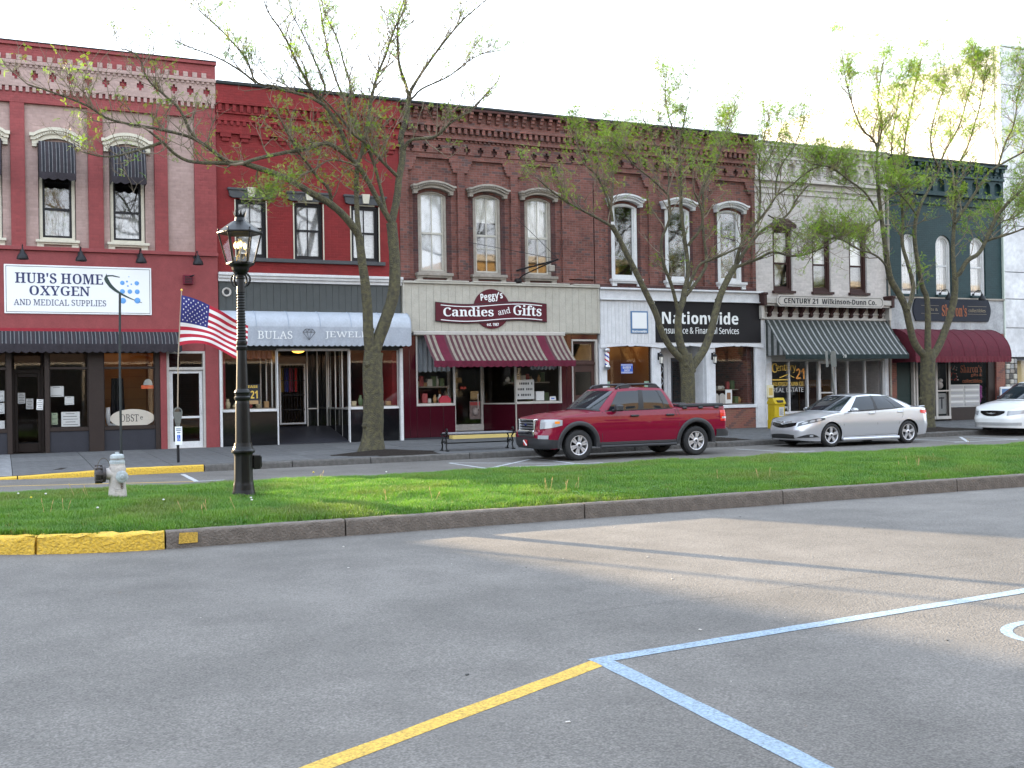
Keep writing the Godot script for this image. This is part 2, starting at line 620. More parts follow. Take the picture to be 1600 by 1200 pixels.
# ---------------------------------------------------------------- camera, sky, sun
func make_view() -> void:
	var cam := Camera3D.new()
	cam.name = "camera"
	add_child(cam)
	cam.transform = Transform3D(Basis(Vector3(0.90748, -0.01633, 0.41977), Vector3(0.01287, 0.99986, 0.01108), Vector3(-0.41989, -0.00465, 0.90756)).orthonormalized(), Vector3(0, 1.724, 0))
	cam.fov = 38.3
	cam.near = 0.1
	cam.far = 3000.0
	var we := WorldEnvironment.new()
	we.name = "environment"
	add_child(we)
	var e := Environment.new()
	e.background_mode = Environment.BG_SKY
	var sm := ProceduralSkyMaterial.new()
	sm.sky_top_color = Color(0.68, 0.73, 0.80)
	sm.sky_horizon_color = Color(0.86, 0.87, 0.88)
	sm.sky_curve = 0.2
	sm.ground_bottom_color = Color(0.2, 0.2, 0.2)
	sm.ground_horizon_color = Color(0.5, 0.5, 0.5)
	sm.sun_angle_max = 1.0
	sm.sky_energy_multiplier = 1.0
	var sky := Sky.new()
	sky.sky_material = sm
	e.sky = sky
	e.tonemap_mode = Environment.TONE_MAPPER_LINEAR
	e.tonemap_exposure = 5.6
	e.sdfgi_enabled = true
	e.ssao_enabled = true
	e.ssil_enabled = true
	we.environment = e
	var sun := DirectionalLight3D.new()
	sun.name = "sun"
	add_child(sun)
	sun.light_energy = 1.4
	sun.light_color = Color(1.0, 0.89, 0.72)
	sun.light_angular_distance = 0.55
	sun.shadow_enabled = true
	var d := Vector3(0.447, -tan(deg_to_rad(12.0)), 0.894).normalized()
	sun.look_at_from_position(Vector3(0, 30, 0), Vector3(0, 30, 0) + d, Vector3.UP)


# ---------------------------------------------------------------- ground, road, kerbs, pavement
func kerb_d(x: float) -> float:
	return 25.25 + 0.036 * (x - 4.0) if x > 1.5 else 25.16 + 0.22 * (1.5 - x)


func kerb_h(x: float) -> float:
	return clampf(0.035 + 0.115 * (x + 0.3) / 2.6, 0.03, 0.15)


func walk_y(x: float, d: float) -> float:
	var kd := kerb_d(x)
	var t := clampf((d - kd) / (FD - kd), 0.0, 1.0)
	var low := kerb_h(x)
	return lerpf(low, lerpf(0.15, 0.24, t), clampf(t * 3.0, 0.0, 1.0)) if low < 0.149 else lerpf(0.15, 0.24, t)


func jag(k: int) -> float:
	return fposmod(sin(k * 127.1) * 43758.5453, 1.0) - 0.5


# one kerb stone swept along points (top outer edge), inward = unit normals away from the road
func kerb_stone(path: Array, inward: Array, w: float, h0: float, chip: float, seed_: int, top_slope := 0.0) -> MB:
	var mb := MB.new()
	var rows := []
	for i in path.size():
		var p: Vector3 = path[i]
		var q: Vector3 = inward[i]
		var h := p.y
		var row := PackedVector3Array()
		var k := seed_ * 977 + i * 13
		for r in [[0.0, -h0], [0.0, h * 0.45], [0.004, h - 0.028], [0.012, h - 0.01], [0.032, h], [w * 0.5, h + top_slope * 0.5], [w - 0.02, h + top_slope], [w, h - 0.03], [w, -h0]]:
			var jx := jag(k) * chip
			var jy := jag(k + 5) * chip * 0.7
			k += 1
			if r[1] < h * 0.3:
				jx *= 0.4
				jy = 0.0
			row.append(Vector3(p.x, 0, p.z) + q * (r[0] + jx) + Vector3(0, r[1] + jy, 0))
		rows.append(row)
	mb.grid(rows, false, false)
	for e in [0, path.size() - 1]:
		var r: PackedVector3Array = rows[e]
		var nn: Vector3 = path[0] - path[1] if e == 0 else path[e] - path[e - 1]
		for k in range(1, r.size() - 1):
			mb.tri3(r[0], r[k], r[k + 1], nn)
	return mb


func stripe(mb: MB, a: Vector2, b: Vector2, w: float, y: float, seed_ := 0) -> void:      # a, b = (x, distance)
	var d := (b - a).normalized()
	var s := Vector2(-d.y, d.x)
	var n := maxi(2, int((b - a).length() / 0.22))
	var rows := []
	for i in n + 1:
		var p := a.lerp(b, float(i) / n)
		var j0 := jag(i * 3 + seed_) * 0.012
		var j1 := jag(i * 3 + 1 + seed_) * 0.012
		var l := p + s * (w * 0.5 + j0)
		var r := p - s * (w * 0.5 + j1)
		rows.append(PackedVector3Array([Vector3(l.x, y, -l.y), Vector3(r.x, y, -r.y)]))
	mb.grid(rows)


func flat(mb: MB, x0: float, x1: float, d0: float, d1: float, y: float) -> void:
	mb.quad(Vector3(x0, y, -d0), Vector3(x1, y, -d0), Vector3(x1, y, -d1), Vector3(x0, y, -d1), Vector3.UP)


func make_ground() -> void:
	var g := MB.new()
	flat(g, -700, 800, -700, 900, -0.06)
	struct("ground", g, M.earth)
	var r := MB.new()
	flat(r, -70, 120, 2.9, 27.4, 0.0)
	flat(r, -13.0, -4.6, 27.4, 110, 0.0)
	struct("road", r, M.road)
	# near pavement and kerb, at the photographer's feet
	var near := struct("near_pavement", MB.new(), null)
	var n := MB.new()
	flat(n, -40, 100, -6.4, 3.0, 0.15)
	part(near, "paving", n, M.concrete)
	for k in 14:
		var x0 := -6.0 + k * 2.6
		var pts := []
		var inw := []
		for i in 7:
			pts.append(Vector3(x0 + 2.58 * i / 6.0, 0.15, -3.3))
			inw.append(Vector3(0, 0, 1))
		part(near, "kerb_stone", kerb_stone(pts, inw, 0.32, 0.1, 0.012, k + 60), M.kerb_old)

	# far pavement: slabs on a bed, stones along its edge
	var walk := struct("pavement", MB.new(), null)
	var bed := MB.new()
	var cuts := [-4.65, -2.0, -0.3, 0.5, 1.2, 1.9, 2.6, 4.0, 12.0, 20.0, 36.0, 60.0, 90.0]
	for i in cuts.size() - 1:
		var a: float = cuts[i]
		var b: float = cuts[i + 1]
		for t in 4:
			var q := []
			for c in [[a, t], [b, t], [b, t + 1], [a, t + 1]]:
				var kd := kerb_d(c[0]) + 0.1
				var d: float = lerpf(kd, FD + 0.3, c[1] / 4.0)
				q.append(Vector3(c[0], walk_y(c[0], d) - 0.012, -d))
			bed.quad(q[0], q[1], q[2], q[3], Vector3.UP)
	part(walk, "joint_bed", bed, M.soil)
	var sl := 0
	var x := -4.65
	while x < 47.0:
		var w := 1.62
		for t in 4:
			var mb := MB.new()
			var top := []
			var dep := []
			for c in [[x + 0.007, t], [x + w - 0.007, t], [x + w - 0.007, t + 1], [x + 0.007, t + 1]]:
				var kd := kerb_d(c[0]) + 0.2
				var d: float = lerpf(kd, FD + 0.02, c[1] / 4.0) + (0.006 if c[1] == t else -0.006)
				top.append(Vector3(c[0], walk_y(c[0], d) + jag(sl) * 0.004, -d))
			for p in top:
				dep.append(p - Vector3(0, 0.08, 0))
			mb.quad(top[0], top[1], top[2], top[3], Vector3.UP)
			for i in 4:
				var j := (i + 1) % 4
				mb.quad(top[i], top[j], dep[j], dep[i], (top[i] + top[j]) * 0.5 - (top[0] + top[1] + top[2] + top[3]) * 0.25)
			sl += 1
			var tree_hole := false
			for tx in [8.75, 18.35, 27.7]:
				if t == 0 and absf(x + w * 0.5 - tx) < 1.1:
					tree_hole = true
			if not tree_hole:
				part(walk, "slab", mb, M.concrete_light if x < 0.2 else (M.concrete if (sl * 7) % 5 == 0 else M.concrete_dark))
		x += w
	for k in 3:
		var tx: float = [8.75, 18.35, 27.7][k]
		var mb := MB.new()
		var rows := []
		for i in 11:
			var row := PackedVector3Array()
			for j in 9:
				var px := tx - 1.62 + 3.24 * i / 10.0
				var d0 := kerb_d(px) + 0.2
				var dd := d0 + 1.42 * j / 8.0
				var rr := Vector2((px - tx) / 1.5, (dd - d0 - 0.9) / 0.85).length()
				row.append(Vector3(px, walk_y(px, dd) - 0.015 + 0.13 * maxf(0, 1.0 - rr) + jag(i * 9 + j + k) * 0.02, -dd))
			rows.append(row)
		mb.grid(rows, false, true)
		var o := part(walk, "mulch_bed", mb, M.soil)
		o.set_meta("kind", "stuff")
	var xs := [-4.0, -1.9, 0.3, 2.25, 4.1, 6.1, 8.0, 10.6, 12.9, 15.5, 18.2, 20.9, 23.5, 26.3, 29.0, 31.8, 34.6, 37.4, 40.2, 43.0, 46.0, 49.0, 52.0]
	for k in xs.size() - 1:
		var pts := []
		var inw := []
		for i in 9:
			var px: float = lerpf(xs[k] + 0.012, xs[k + 1] - 0.012, i / 8.0)
			pts.append(Vector3(px, kerb_h(px), -kerb_d(px)))
			inw.append(Vector3(0, 0, -1))
		part(walk, "kerb_stone", kerb_stone(pts, inw, 0.2, 0.1, 0.02 if k > 3 else 0.008, k, 0.0), M.kerb_yellow if k < 4 else M.kerb_old)


# the planted island between the two carriageways
func island_edge(s: float) -> Array:          # s metres from the nose's middle along the near side; [point, inward]
	var c := Vector3(1.75, 0, -16.05)
	var r := 3.2
	var q := r * PI / 2
	if s < q:
		var a := s / r
		var d := Vector3(-cos(a), 0, sin(a))
		return [c + d * r, -d]
	return [Vector3(c.x + s - q, 0, c.z + r), Vector3(0, 0, -1)]


func make_island() -> void:
	var isl := struct("planted_island", MB.new(), null)
	var q := 3.2 * PI / 2
	var cuts := [-3.4, -1.7, 0.0, 1.9, 3.55, q - 0.1, 7.0, 10.25, 13.5, 16.9, 20.3, 23.7, 27.1, 30.5, 33.9, 37.3, 40.7, 44.1]
	for k in cuts.size() - 1:
		var pts := []
		var inw := []
		var n := 12
		for i in n + 1:
			var s: float = lerpf(cuts[k] + 0.01, cuts[k + 1] - 0.01, float(i) / n)
			var e := island_edge(absf(s))
			var p: Vector3 = e[0]
			var d: Vector3 = e[1]
			if s < 0.0:
				p.z = -32.1 - p.z
				d.z = -d.z
			p.y = 0.2
			pts.append(p)
			inw.append(d)
		var yellow := k < 5
		var o := part(isl, "kerb_stone", kerb_stone(pts, inw, 0.16, 0.1, 0.045 if yellow else 0.01, k + 30), M.kerb_yellow if yellow else M.kerb_stone)
		if yellow:
			o.set_meta("label", "chipped yellow painted kerb stone at the rounded end")
	# far side, hardly seen behind the grass
	for k in 14:
		var pts := []
		var inw := []
		for i in 5:
			pts.append(Vector3(1.75 + k * 3.3 + 3.28 * i / 4.0, 0.2, -19.25))
			inw.append(Vector3(0, 0, 1))
		part(isl, "kerb_stone", kerb_stone(pts, inw, 0.16, 0.1, 0.008, k + 90), M.kerb_stone)
	var patch := MB.new()
	patch.quad(Vector3(1.79, 0.05, -12.836), Vector3(2.0, 0.055, -12.836), Vector3(2.0, 0.17, -12.832), Vector3(1.8, 0.175, -12.832), Vector3(0, 0, 1))
	part(isl, "paint_patch", patch, M.line_yellow)
	# turf bed
	var t := MB.new()
	var rows := []
	for i in 60:
		var row := PackedVector3Array()
		for j in 13:
			var px := -1.3 + 49.0 * pow(i / 59.0, 1.5)
			var half := 3.05
			if px < 1.75:
				half = sqrt(maxf(0.0, 3.05 * 3.05 - (px - 1.75) * (px - 1.75)))
			var dd := 16.05 + half * (j / 6.0 - 1.0)
			row.append(Vector3(px, island_y(px, dd), -dd))
		rows.append(row)
	t.grid(rows, false, true)
	var o := part(isl, "turf", t, M.turf)
	o.set_meta("kind", "stuff")


func island_y(x: float, d: float) -> float:
	var e := clampf(1.0 - absf(d - 16.05) / 3.05, 0.0, 1.0)
	return 0.165 + 0.085 * sqrt(e) + 0.012 * sin(x * 1.7) * sin(d * 2.1)


func make_grass() -> void:
	var base := MB.new()
	var r := RandomNumberGenerator.new()
	r.seed = 5
	# one tuft: nine bent blades
	for b in 9:
		var a := r.randf() * TAU
		var at := Vector3(r.randf_range(-0.03, 0.03), 0, r.randf_range(-0.03, 0.03))
		var h := r.randf_range(0.035, 0.085)
		var w := r.randf_range(0.0026, 0.0042)
		var out := Vector3(cos(a), 0, sin(a))
		var side := Vector3(-sin(a), 0, cos(a)) * w
		var lean := r.randf_range(0.2, 0.75) * h
		var k := r.randf_range(0.75, 1.15)
		var p1 := at + out * lean * 0.3 + Vector3(0, h * 0.6, 0)
		var p2 := at + out * lean + Vector3(0, h, 0)
		base.col = Color(k, k, k)
		base.quad(at - side, at + side, p1 + side * 0.8, p1 - side * 0.8)
		base.tri3(p1 - side * 0.8, p1 + side * 0.8, p2)
	var mm := MultiMesh.new()
	mm.transform_format = MultiMesh.TRANSFORM_3D
	mm.use_colors = true
	mm.mesh = base.mesh(M.grass)
	var tr := []
	var cl := []
	var patches := FastNoiseLite.new()
	patches.seed = 9
	patches.frequency = 0.55
	var broad := FastNoiseLite.new()
	broad.seed = 14
	broad.frequency = 0.16
	for i in 135000:
		var x := -1.35 + 40.0 * pow(r.randf(), 1.35)
		var d := 16.05 + r.randf_range(-3.08, 3.08)
		if x < 1.75 and Vector2(x - 1.75, d - 16.05).length() > 3.07:
			continue
		if absf(d - 16.05) > 2.86 and r.randf() < 0.25 + 0.9 * broad.get_noise_2d(x * 9.0, d):
			continue
		var nz := patches.get_noise_2d(x * 2.0, d * 2.0)
		var nb := broad.get_noise_2d(x * 2.0, d * 2.0)
		var edge := absf(d - 16.05) > 2.9
		var s := (0.62 + 0.55 * (nz + 0.5) + r.randf() * 0.35) * (0.7 if edge and r.randf() < 0.6 else 1.0) * (1.0 + 0.25 * nb)
		var b := Basis(Vector3.UP, r.randf() * TAU).scaled(Vector3(1.25, s, 1.25))
		tr.append(Transform3D(b, Vector3(x, island_y(x, d) - 0.012, -d)))
		var g := r.randf()
		var c := Color(0.085, 0.19, 0.024).lerp(Color(0.175, 0.29, 0.045), clampf(0.4 + nz * 0.9 + 0.3 * r.randf_range(-1, 1), 0, 1))
		c = c.lerp(Color(0.2, 0.19, 0.055), clampf((nb - 0.12) * 1.6 + 0.12 * r.randf(), 0, 0.5))
		if g > 0.982:
			c = Color(0.24, 0.2, 0.08)
		cl.append(c)
	mm.instance_count = tr.size()
	for i in tr.size():
		mm.set_instance_transform(i, tr[i])
		mm.set_instance_color(i, cl[i])
	var o := MultiMeshInstance3D.new()
	o.name = "grass"
	o.multimesh = mm
	add_child(o)
	o.set_meta("kind", "stuff")
	tag(o, "short green lawn grass covering the kerbed island", "grass")
	# dry seed stalks standing above the lawn, in the spots where the photograph shows them
	var st := MB.new()
	for p in [[0.5, 14.9], [0.7, 15.1], [1.0, 17.3], [1.12, 17.25], [2.05, 14.0], [2.2, 13.9], [2.32, 14.05], [2.65, 13.8], [4.7, 14.2], [7.05, 14.15], [7.1, 14.2], [7.3, 14.05], [7.5, 14.1], [10.0, 14.2], [10.9, 14.3], [11.0, 14.25], [14.0, 14.5], [14.2, 14.5], [14.35, 14.4], [14.5, 14.55], [19.5, 15.3], [20.1, 18.6], [5.35, 14.2], [4.75, 17.9], [16.4, 16.0]]:
		for k in 1 + int(p[0] * 10) % 2:
			var h := r.randf_range(0.1, 0.22)
			var at := Vector3(p[0] + r.randf_range(-0.04, 0.04), 0.2, -p[1] + r.randf_range(-0.04, 0.04))
			var tip := at + Vector3(r.randf_range(-0.07, 0.07), h, r.randf_range(-0.03, 0.03))
			st.tube([at, at.lerp(tip, 0.55) + Vector3(0.008, 0, 0), tip], [0.003, 0.003, 0.002], 5)
			st.tube([tip, tip + (tip - at).normalized() * 0.05], [0.006, 0.003], 5)
	var so := single("dry_stalks", st, mat(lin(0.42, 0.3, 0.12), 0.9), "dry straw coloured seed stalks poking out of the lawn", "dry grass")
	so.set_meta("kind", "stuff")
	# dandelions and clover leaves
	var fl := MB.new()
	for p in [[0.35, 16.4], [0.55, 16.9], [2.95, 14.6], [2.9, 14.3], [1.05, 14.4], [0.2, 17.2], [5.9, 17.9], [4.83, 18.6], [1.9, 15.0]]:
		var at := Vector3(p[0], 0.24, -p[1])
		fl.col = Color(0.06, 0.12, 0.02)
		fl.tube([at, at + Vector3(0.01, 0.11, 0)], [0.002, 0.002], 4)
		fl.col = Color(0.6, 0.6, 0.55) if int(p[0] * 10) % 3 else Color(0.65, 0.5, 0.03)
		fl.sphere(at + Vector3(0.01, 0.12, 0), 0.016, 8, 0.7)
	for i in 40:
		var at := Vector3(7.6 + r.randf_range(-0.5, 1.0), 0.22, -13.4 + r.randf_range(-0.25, 0.15))
		fl.col = Color(0.05, 0.13, 0.02) * r.randf_range(0.8, 1.4)
		for k in 3:
			var a := TAU * k / 3.0 + i
			var d := Vector3(cos(a), 0.25, sin(a)) * 0.04
			var s := Vector3(-sin(a), 0.0, cos(a)) * 0.018
			var h := at + Vector3(0, 0.05 + 0.06 * jag(i), 0)
			fl.quad(h, h + d * 0.5 + s, h + d, h + d * 0.5 - s)
	var fo := single("lawn_weeds", fl, mat(Color(1, 1, 1), 0.8, {"vertex_color_use_as_albedo": true}), "dandelion heads and broad leaved weeds scattered in the lawn", "weeds")
	fo.set_meta("kind", "stuff")


func make_markings() -> void:
	var y := 0.002
	var mk := func(called: String, segs: Array, w: float, m: Material, yy := 0.002):
		var mb := MB.new()
		var i := 0
		for s in segs:
			stripe(mb, Vector2(s[0], s[1]), Vector2(s[2], s[3]), w, yy + 0.0004 * i, i * 31)
			i += 1
		return struct(called, mb, m)
	mk.call("yellow_road_line", [[-0.6, 4.03, 3.42, 6.1]], 0.13, M.line_yellow)
	mk.call("blue_stall_line", [[3.36, 6.13, 9.4, 6.64]], 0.125, M.line_blue, 0.0034)
	mk.call("blue_stall_line", [[3.43, 6.1, 3.3, 3.75]], 0.13, M.line_blue, 0.0027)
	# painted wheelchair symbol in the near stall, only its rim enters the frame
	var w := MB.new()
	var rows := []
	for i in 33:
		var a := TAU * i / 32.0
		var c := Vector2(6.62, 5.26)
		rows.append(PackedVector3Array([Vector3(c.x + cos(a) * 0.5, y, -c.y - sin(a) * 0.42), Vector3(c.x + cos(a) * 0.42, y, -c.y - sin(a) * 0.34)]))
	w.grid(rows)
	struct("wheelchair_symbol", w, M.line_blue)
	mk.call("yellow_road_line", [[-1.6, 24.2, 3.45, 22.5]], 0.1, M.line_yellow)
	mk.call("white_stall_line", [[3.55, 24.7, 3.5, 22.5], [3.44, 22.5, 4.05, 22.5]], 0.1, M.line_white, 0.0028)
	mk.call("white_stall_line", [[9.62, 24.4, 9.62, 22.2], [9.16, 22.2, 12.55, 22.22], [9.7, 22.2, 11.75, 24.4], [9.65, 24.45, 12.0, 22.3], [11.93, 24.5, 11.9, 22.35]], 0.09, M.line_white)
	mk.call("white_stall_line", [[18.09, 24.7, 18.4, 22.62], [17.95, 22.62, 19.05, 22.64]], 0.09, M.line_white)
	mk.call("white_stall_line", [[25.1, 25.4, 25.05, 23.3], [24.6, 23.3, 28.3, 23.42], [27.2, 25.5, 25.2, 23.35], [25.15, 25.4, 27.3, 23.4], [27.35, 25.5, 27.3, 23.45]], 0.09, M.line_white)
	# sealed seam along the near lane
	var seam := MB.new()
	var rows2 := []
	for i in 120:
		var x := 3.6 + 16.0 * i / 119.0
		var d := 7.42 + 0.05 * (x - 3.0) + 0.03 * sin(x * 3.1) + 0.022 * jag(i)
		var ww := 0.003 + 0.007 * absf(jag(i * 3))
		rows2.append(PackedVector3Array([Vector3(x, 0.0015, -d), Vector3(x, 0.0015, -d + ww)]))
	seam.grid(rows2)
	struct("road_seam", seam, M.tar)
	# scraps of litter and pale pebbles on the asphalt
	var li := MB.new()
	var r := RandomNumberGenerator.new()
	r.seed = 77
	for i in 24:
		var x := r.randf_range(0.5, 9.5)
		var d := r.randf_range(4.2, 12.0)
		var s := r.randf_range(0.005, 0.014)
		li.col = Color(0.45, 0.42, 0.38) if i % 3 else Color(0.03, 0.028, 0.026)
		li.cbox(-s, s, 0, s * 0.5, -s * 0.6, s * 0.6, s * 0.2, Transform3D(Basis(Vector3.UP, r.randf() * TAU), Vector3(x, 0.001, -d)))
	var lo := single("road_grit", li, M.mixed, "small pale pebbles and crumbs scattered on the near lane", "grit")
	lo.set_meta("kind", "stuff")


# ---------------------------------------------------------------- facade kit
# an upright slab from d-deep to d with rectangular holes, their edges closed
func cells(mb: MB, x0: float, x1: float, y0: float, y1: float, d: float, holes: Array, deep := 0.25) -> MB:
	var xs := [x0, x1]
	var ys := [y0, y1]
	for h in holes:
		for q in [h[0], h[1]]:
			if q > x0 and q < x1: xs.append(q)
		for q in [h[2], h[3]]:
			if q > y0 and q < y1: ys.append(q)
	xs.sort()
	ys.sort()
	var X := []
	var Y := []
	for q in xs:
		if X.is_empty() or q - X[-1] > 1e-4: X.append(q)
	for q in ys:
		if Y.is_empty() or q - Y[-1] > 1e-4: Y.append(q)
	var solid := func(i, j):
		if i < 0 or j < 0 or i >= X.size() - 1 or j >= Y.size() - 1:
			return false
		var cx: float = (X[i] + X[i + 1]) * 0.5
		var cy: float = (Y[j] + Y[j + 1]) * 0.5
		for h in holes:
			if cx > h[0] and cx < h[1] and cy > h[2] and cy < h[3]:
				return false
		return true
	var z := zf(d)
	var zb := zf(d - deep)
	for i in X.size() - 1:
		for j in Y.size() - 1:
			if not solid.call(i, j):
				continue
			var a: float = X[i]
			var b: float = X[i + 1]
			var e: float = Y[j]
			var f: float = Y[j + 1]
			mb.quad(Vector3(a, e, z), Vector3(b, e, z), Vector3(b, f, z), Vector3(a, f, z), Vector3(0, 0, 1))
			mb.quad(Vector3(a, e, zb), Vector3(b, e, zb), Vector3(b, f, zb), Vector3(a, f, zb), Vector3(0, 0, -1))
			if not solid.call(i - 1, j):
				mb.quad(Vector3(a, e, zb), Vector3(a, e, z), Vector3(a, f, z), Vector3(a, f, zb), Vector3(-1, 0, 0))
			if not solid.call(i + 1, j):
				mb.quad(Vector3(b, e, zb), Vector3(b, e, z), Vector3(b, f, z), Vector3(b, f, zb), Vector3(1, 0, 0))
			if not solid.call(i, j - 1):
				mb.quad(Vector3(a, e, zb), Vector3(b, e, zb), Vector3(b, e, z), Vector3(a, e, z), Vector3(0, -1, 0))
			if not solid.call(i, j + 1):
				mb.quad(Vector3(a, f, zb), Vector3(b, f, zb), Vector3(b, f, z), Vector3(a, f, z), Vector3(0, 1, 0))
	return mb


# facade box: x, y ranges and how far it stands out
func fb(mb: MB, x0: float, x1: float, y0: float, y1: float, d0: float, d1: float, bev := 0.006) -> MB:
	return mb.cbox(x0, x1, y0, y1, zf(d0), zf(d1), bev)


func dentils(mb: MB, x0: float, x1: float, pitch: float, w: float, y0: float, y1: float, d0: float, d1: float) -> MB:
	var n := int((x1 - x0) / pitch)
	for i in n:
		var x := x0 + (x1 - x0) * (i + 0.5) / n
		mb.box(x - w * 0.5, x + w * 0.5, y0, y1, zf(d0), zf(d1))
	return mb


# points of a segmental arch from left spring to right spring
func arch(x0: float, x1: float, ys: float, rise: float, n := 14) -> Array:
	var w := (x1 - x0) * 0.5
	var c := (x0 + x1) * 0.5
	var r := (w * w + rise * rise) / (2.0 * maxf(rise, 0.001))
	var a := asin(clampf(w / r, -1, 1))
	if rise > w:
		a = PI - a
	var out := []
	for i in n + 1:
		var t := lerpf(-a, a, float(i) / n)
		out.append(Vector2(c + sin(t) * r, ys + rise - r + cos(t) * r))
	return out


# outline of an opening: up the left side, over the arch, down the right
func opening(x0: float, x1: float, y0: float, ys: float, rise: float, n := 14) -> Array:
	var o := [Vector2(x0, y0)]
	if rise > 0.005:
		o.append_array(arch(x0, x1, ys, rise, n))
	else:
		o.append(Vector2(x0, ys))
		o.append(Vector2(x1, ys))
	o.append(Vector2(x1, y0))
	return o


func inset(x0: float, x1: float, y0: float, ys: float, rise: float, t: float, n := 14) -> Array:
	return opening(x0 + t, x1 - t, y0 + t, ys, maxf(rise - t * (0.6 if rise < (x1 - x0) * 0.4 else 1.0), 0.0) if rise > 0.005 else 0.0, n) if rise > 0.005 else opening(x0 + t, x1 - t, y0 + t, ys - t, 0.0, n)


# the ring between two outlines of as many points
func ring(mb: MB, outer: Array, inner: Array, d0: float, d1: float, closed := true) -> MB:
	var n := outer.size()
	for i in (n if closed else n - 1):
		var j := (i + 1) % n
		var a: Vector2 = outer[i]
		var b: Vector2 = outer[j]
		var e: Vector2 = inner[j]
		var f: Vector2 = inner[i]
		mb.quad(Vector3(a.x, a.y, zf(d1)), Vector3(b.x, b.y, zf(d1)), Vector3(e.x, e.y, zf(d1)), Vector3(f.x, f.y, zf(d1)), Vector3(0, 0, 1))
		var m := (e + f - a - b)
		mb.quad(Vector3(a.x, a.y, zf(d0)), Vector3(b.x, b.y, zf(d0)), Vector3(b.x, b.y, zf(d1)), Vector3(a.x, a.y, zf(d1)), Vector3(-m.x, -m.y, 0))
		mb.quad(Vector3(f.x, f.y, zf(d0)), Vector3(e.x, e.y, zf(d0)), Vector3(e.x, e.y, zf(d1)), Vector3(f.x, f.y, zf(d1)), Vector3(m.x, m.y, 0))
	if not closed:
		for k in [0, n - 1]:
			var a: Vector2 = outer[k]
			var f: Vector2 = inner[k]
			mb.quad(Vector3(a.x, a.y, zf(d0)), Vector3(a.x, a.y, zf(d1)), Vector3(f.x, f.y, zf(d1)), Vector3(f.x, f.y, zf(d0)), Vector3(-1 if k == 0 else 1, -0.5, 0))
	return mb


# the two corners between an arch and the square head of its hole
func spandrels(mb: MB, x0: float, x1: float, ys: float, rise: float, ytop: float, d0: float, d1: float) -> MB:
	var a := arch(x0, x1, ys, rise, 14)
	var poly := PackedVector2Array()
	for p in a:
		poly.append(p)
	poly.append(Vector2(x1, ytop))
	poly.append(Vector2(x0, ytop))
	return mb.prism(poly, zf(d0), zf(d1))


func pane(parent: Node3D, outline: Array, d: float, m: Material = null) -> MeshInstance3D:
	var mb := MB.new()
	mb.prism(PackedVector2Array(outline), zf(d - 0.006), zf(d))
	return part(parent, "pane", mb, m if m else M.glass)


# a sash window: o = rise, d (plane of the glass), fw, mid (height of the meeting rail), bars (per sash), frame, sash materials, curtain material
func window(root: Node3D, x0: float, x1: float, y0: float, ys: float, o: Dictionary) -> MeshInstance3D:
	var rise: float = o.get("rise", 0.0)
	var d: float = o.get("d", -0.14)
	var fw: float = o.get("fw", 0.07)
	var sw: float = o.get("sw", 0.05)
	var mb := MB.new()
	ring(mb, opening(x0, x1, y0, ys, rise), inset(x0, x1, y0, ys, rise, fw), d - 0.1, d + 0.06)
	var w := part(root, "window", mb, o.frame)
	var sb := MB.new()
	var ax0 := x0 + fw
	var ax1 := x1 - fw
	var ay0 := y0 + fw
	var r2: float = maxf(rise - fw * 0.6, 0.0) if rise < (x1 - x0) * 0.4 else maxf(rise - fw, 0.0)
	var as_ := ys if rise > 0.005 else ys - fw
	ring(sb, opening(ax0, ax1, ay0, as_, r2), inset(ax0, ax1, ay0, as_, r2, sw), d - 0.03, d + 0.02)
	var top := as_ + r2
	if o.has("mid"):
		sb.box(ax0 + sw, ax1 - sw, o.mid - 0.03, o.mid + 0.03, zf(d - 0.05), zf(d + 0.03))
	for b in o.get("bars", []):          # [x share, y from share, y to share]
		var bx: float = lerpf(ax0, ax1, b[0])
		sb.box(bx - 0.014, bx + 0.014, lerpf(ay0 + sw, top - sw, b[1]), lerpf(ay0 + sw, top - sw, b[2]), zf(d - 0.015), zf(d + 0.016))
	for b in o.get("rails", []):
		var by: float = lerpf(ay0, top, b)
		sb.box(ax0 + sw, ax1 - sw, by - 0.014, by + 0.014, zf(d - 0.017), zf(d + 0.014))
	part(w, "sash", sb, o.get("sash", o.frame))
	pane(w, inset(ax0, ax1, ay0, as_, r2, sw * 0.8), d)
	pane(w, inset(ax0, ax1, ay0, as_, r2, sw * 0.8), d - 0.06).name = "storm_pane"
	if o.has("curtain"):
		var cb := MB.new()
		var rows := []
		var cy0: float = o.get("cy0", y0)
		var cy1: float = o.get("cy1", top)
		for j in 2:
			var row := PackedVector3Array()
			for i in 49:
				var t := i / 48.0
				var fold := 0.028 * sin(t * 52.0 + x0 * 7.0) + 0.018 * sin(t * 23.0 + x0)
				row.append(Vector3(lerpf(x0 - 0.1, x1 + 0.1, t), cy0 if j == 0 else cy1, zf(d - (0.16 if o.get("folds", true) else 0.11) + (fold if o.get("folds", true) else 0.0))))
			rows.append(row)
		cb.grid(rows)
		part(w, "curtain", cb, o.curtain)
	return w


# a single sheet of shop window glass
func sheet(parent: Node3D, x0: float, x1: float, y0: float, y1: float, d: float) -> MeshInstance3D:
	return part(parent, "pane", quad_sheet(x0, x1, y0, y1, d), M.glass)


func quad_sheet(x0: float, x1: float, y0: float, y1: float, d: float) -> MB:
	var mb := MB.new()
	mb.quad(Vector3(x0, y0, zf(d)), Vector3(x1, y0, zf(d)), Vector3(x1, y1, zf(d)), Vector3(x0, y1, zf(d)), Vector3(0, 0, 1))
	return mb


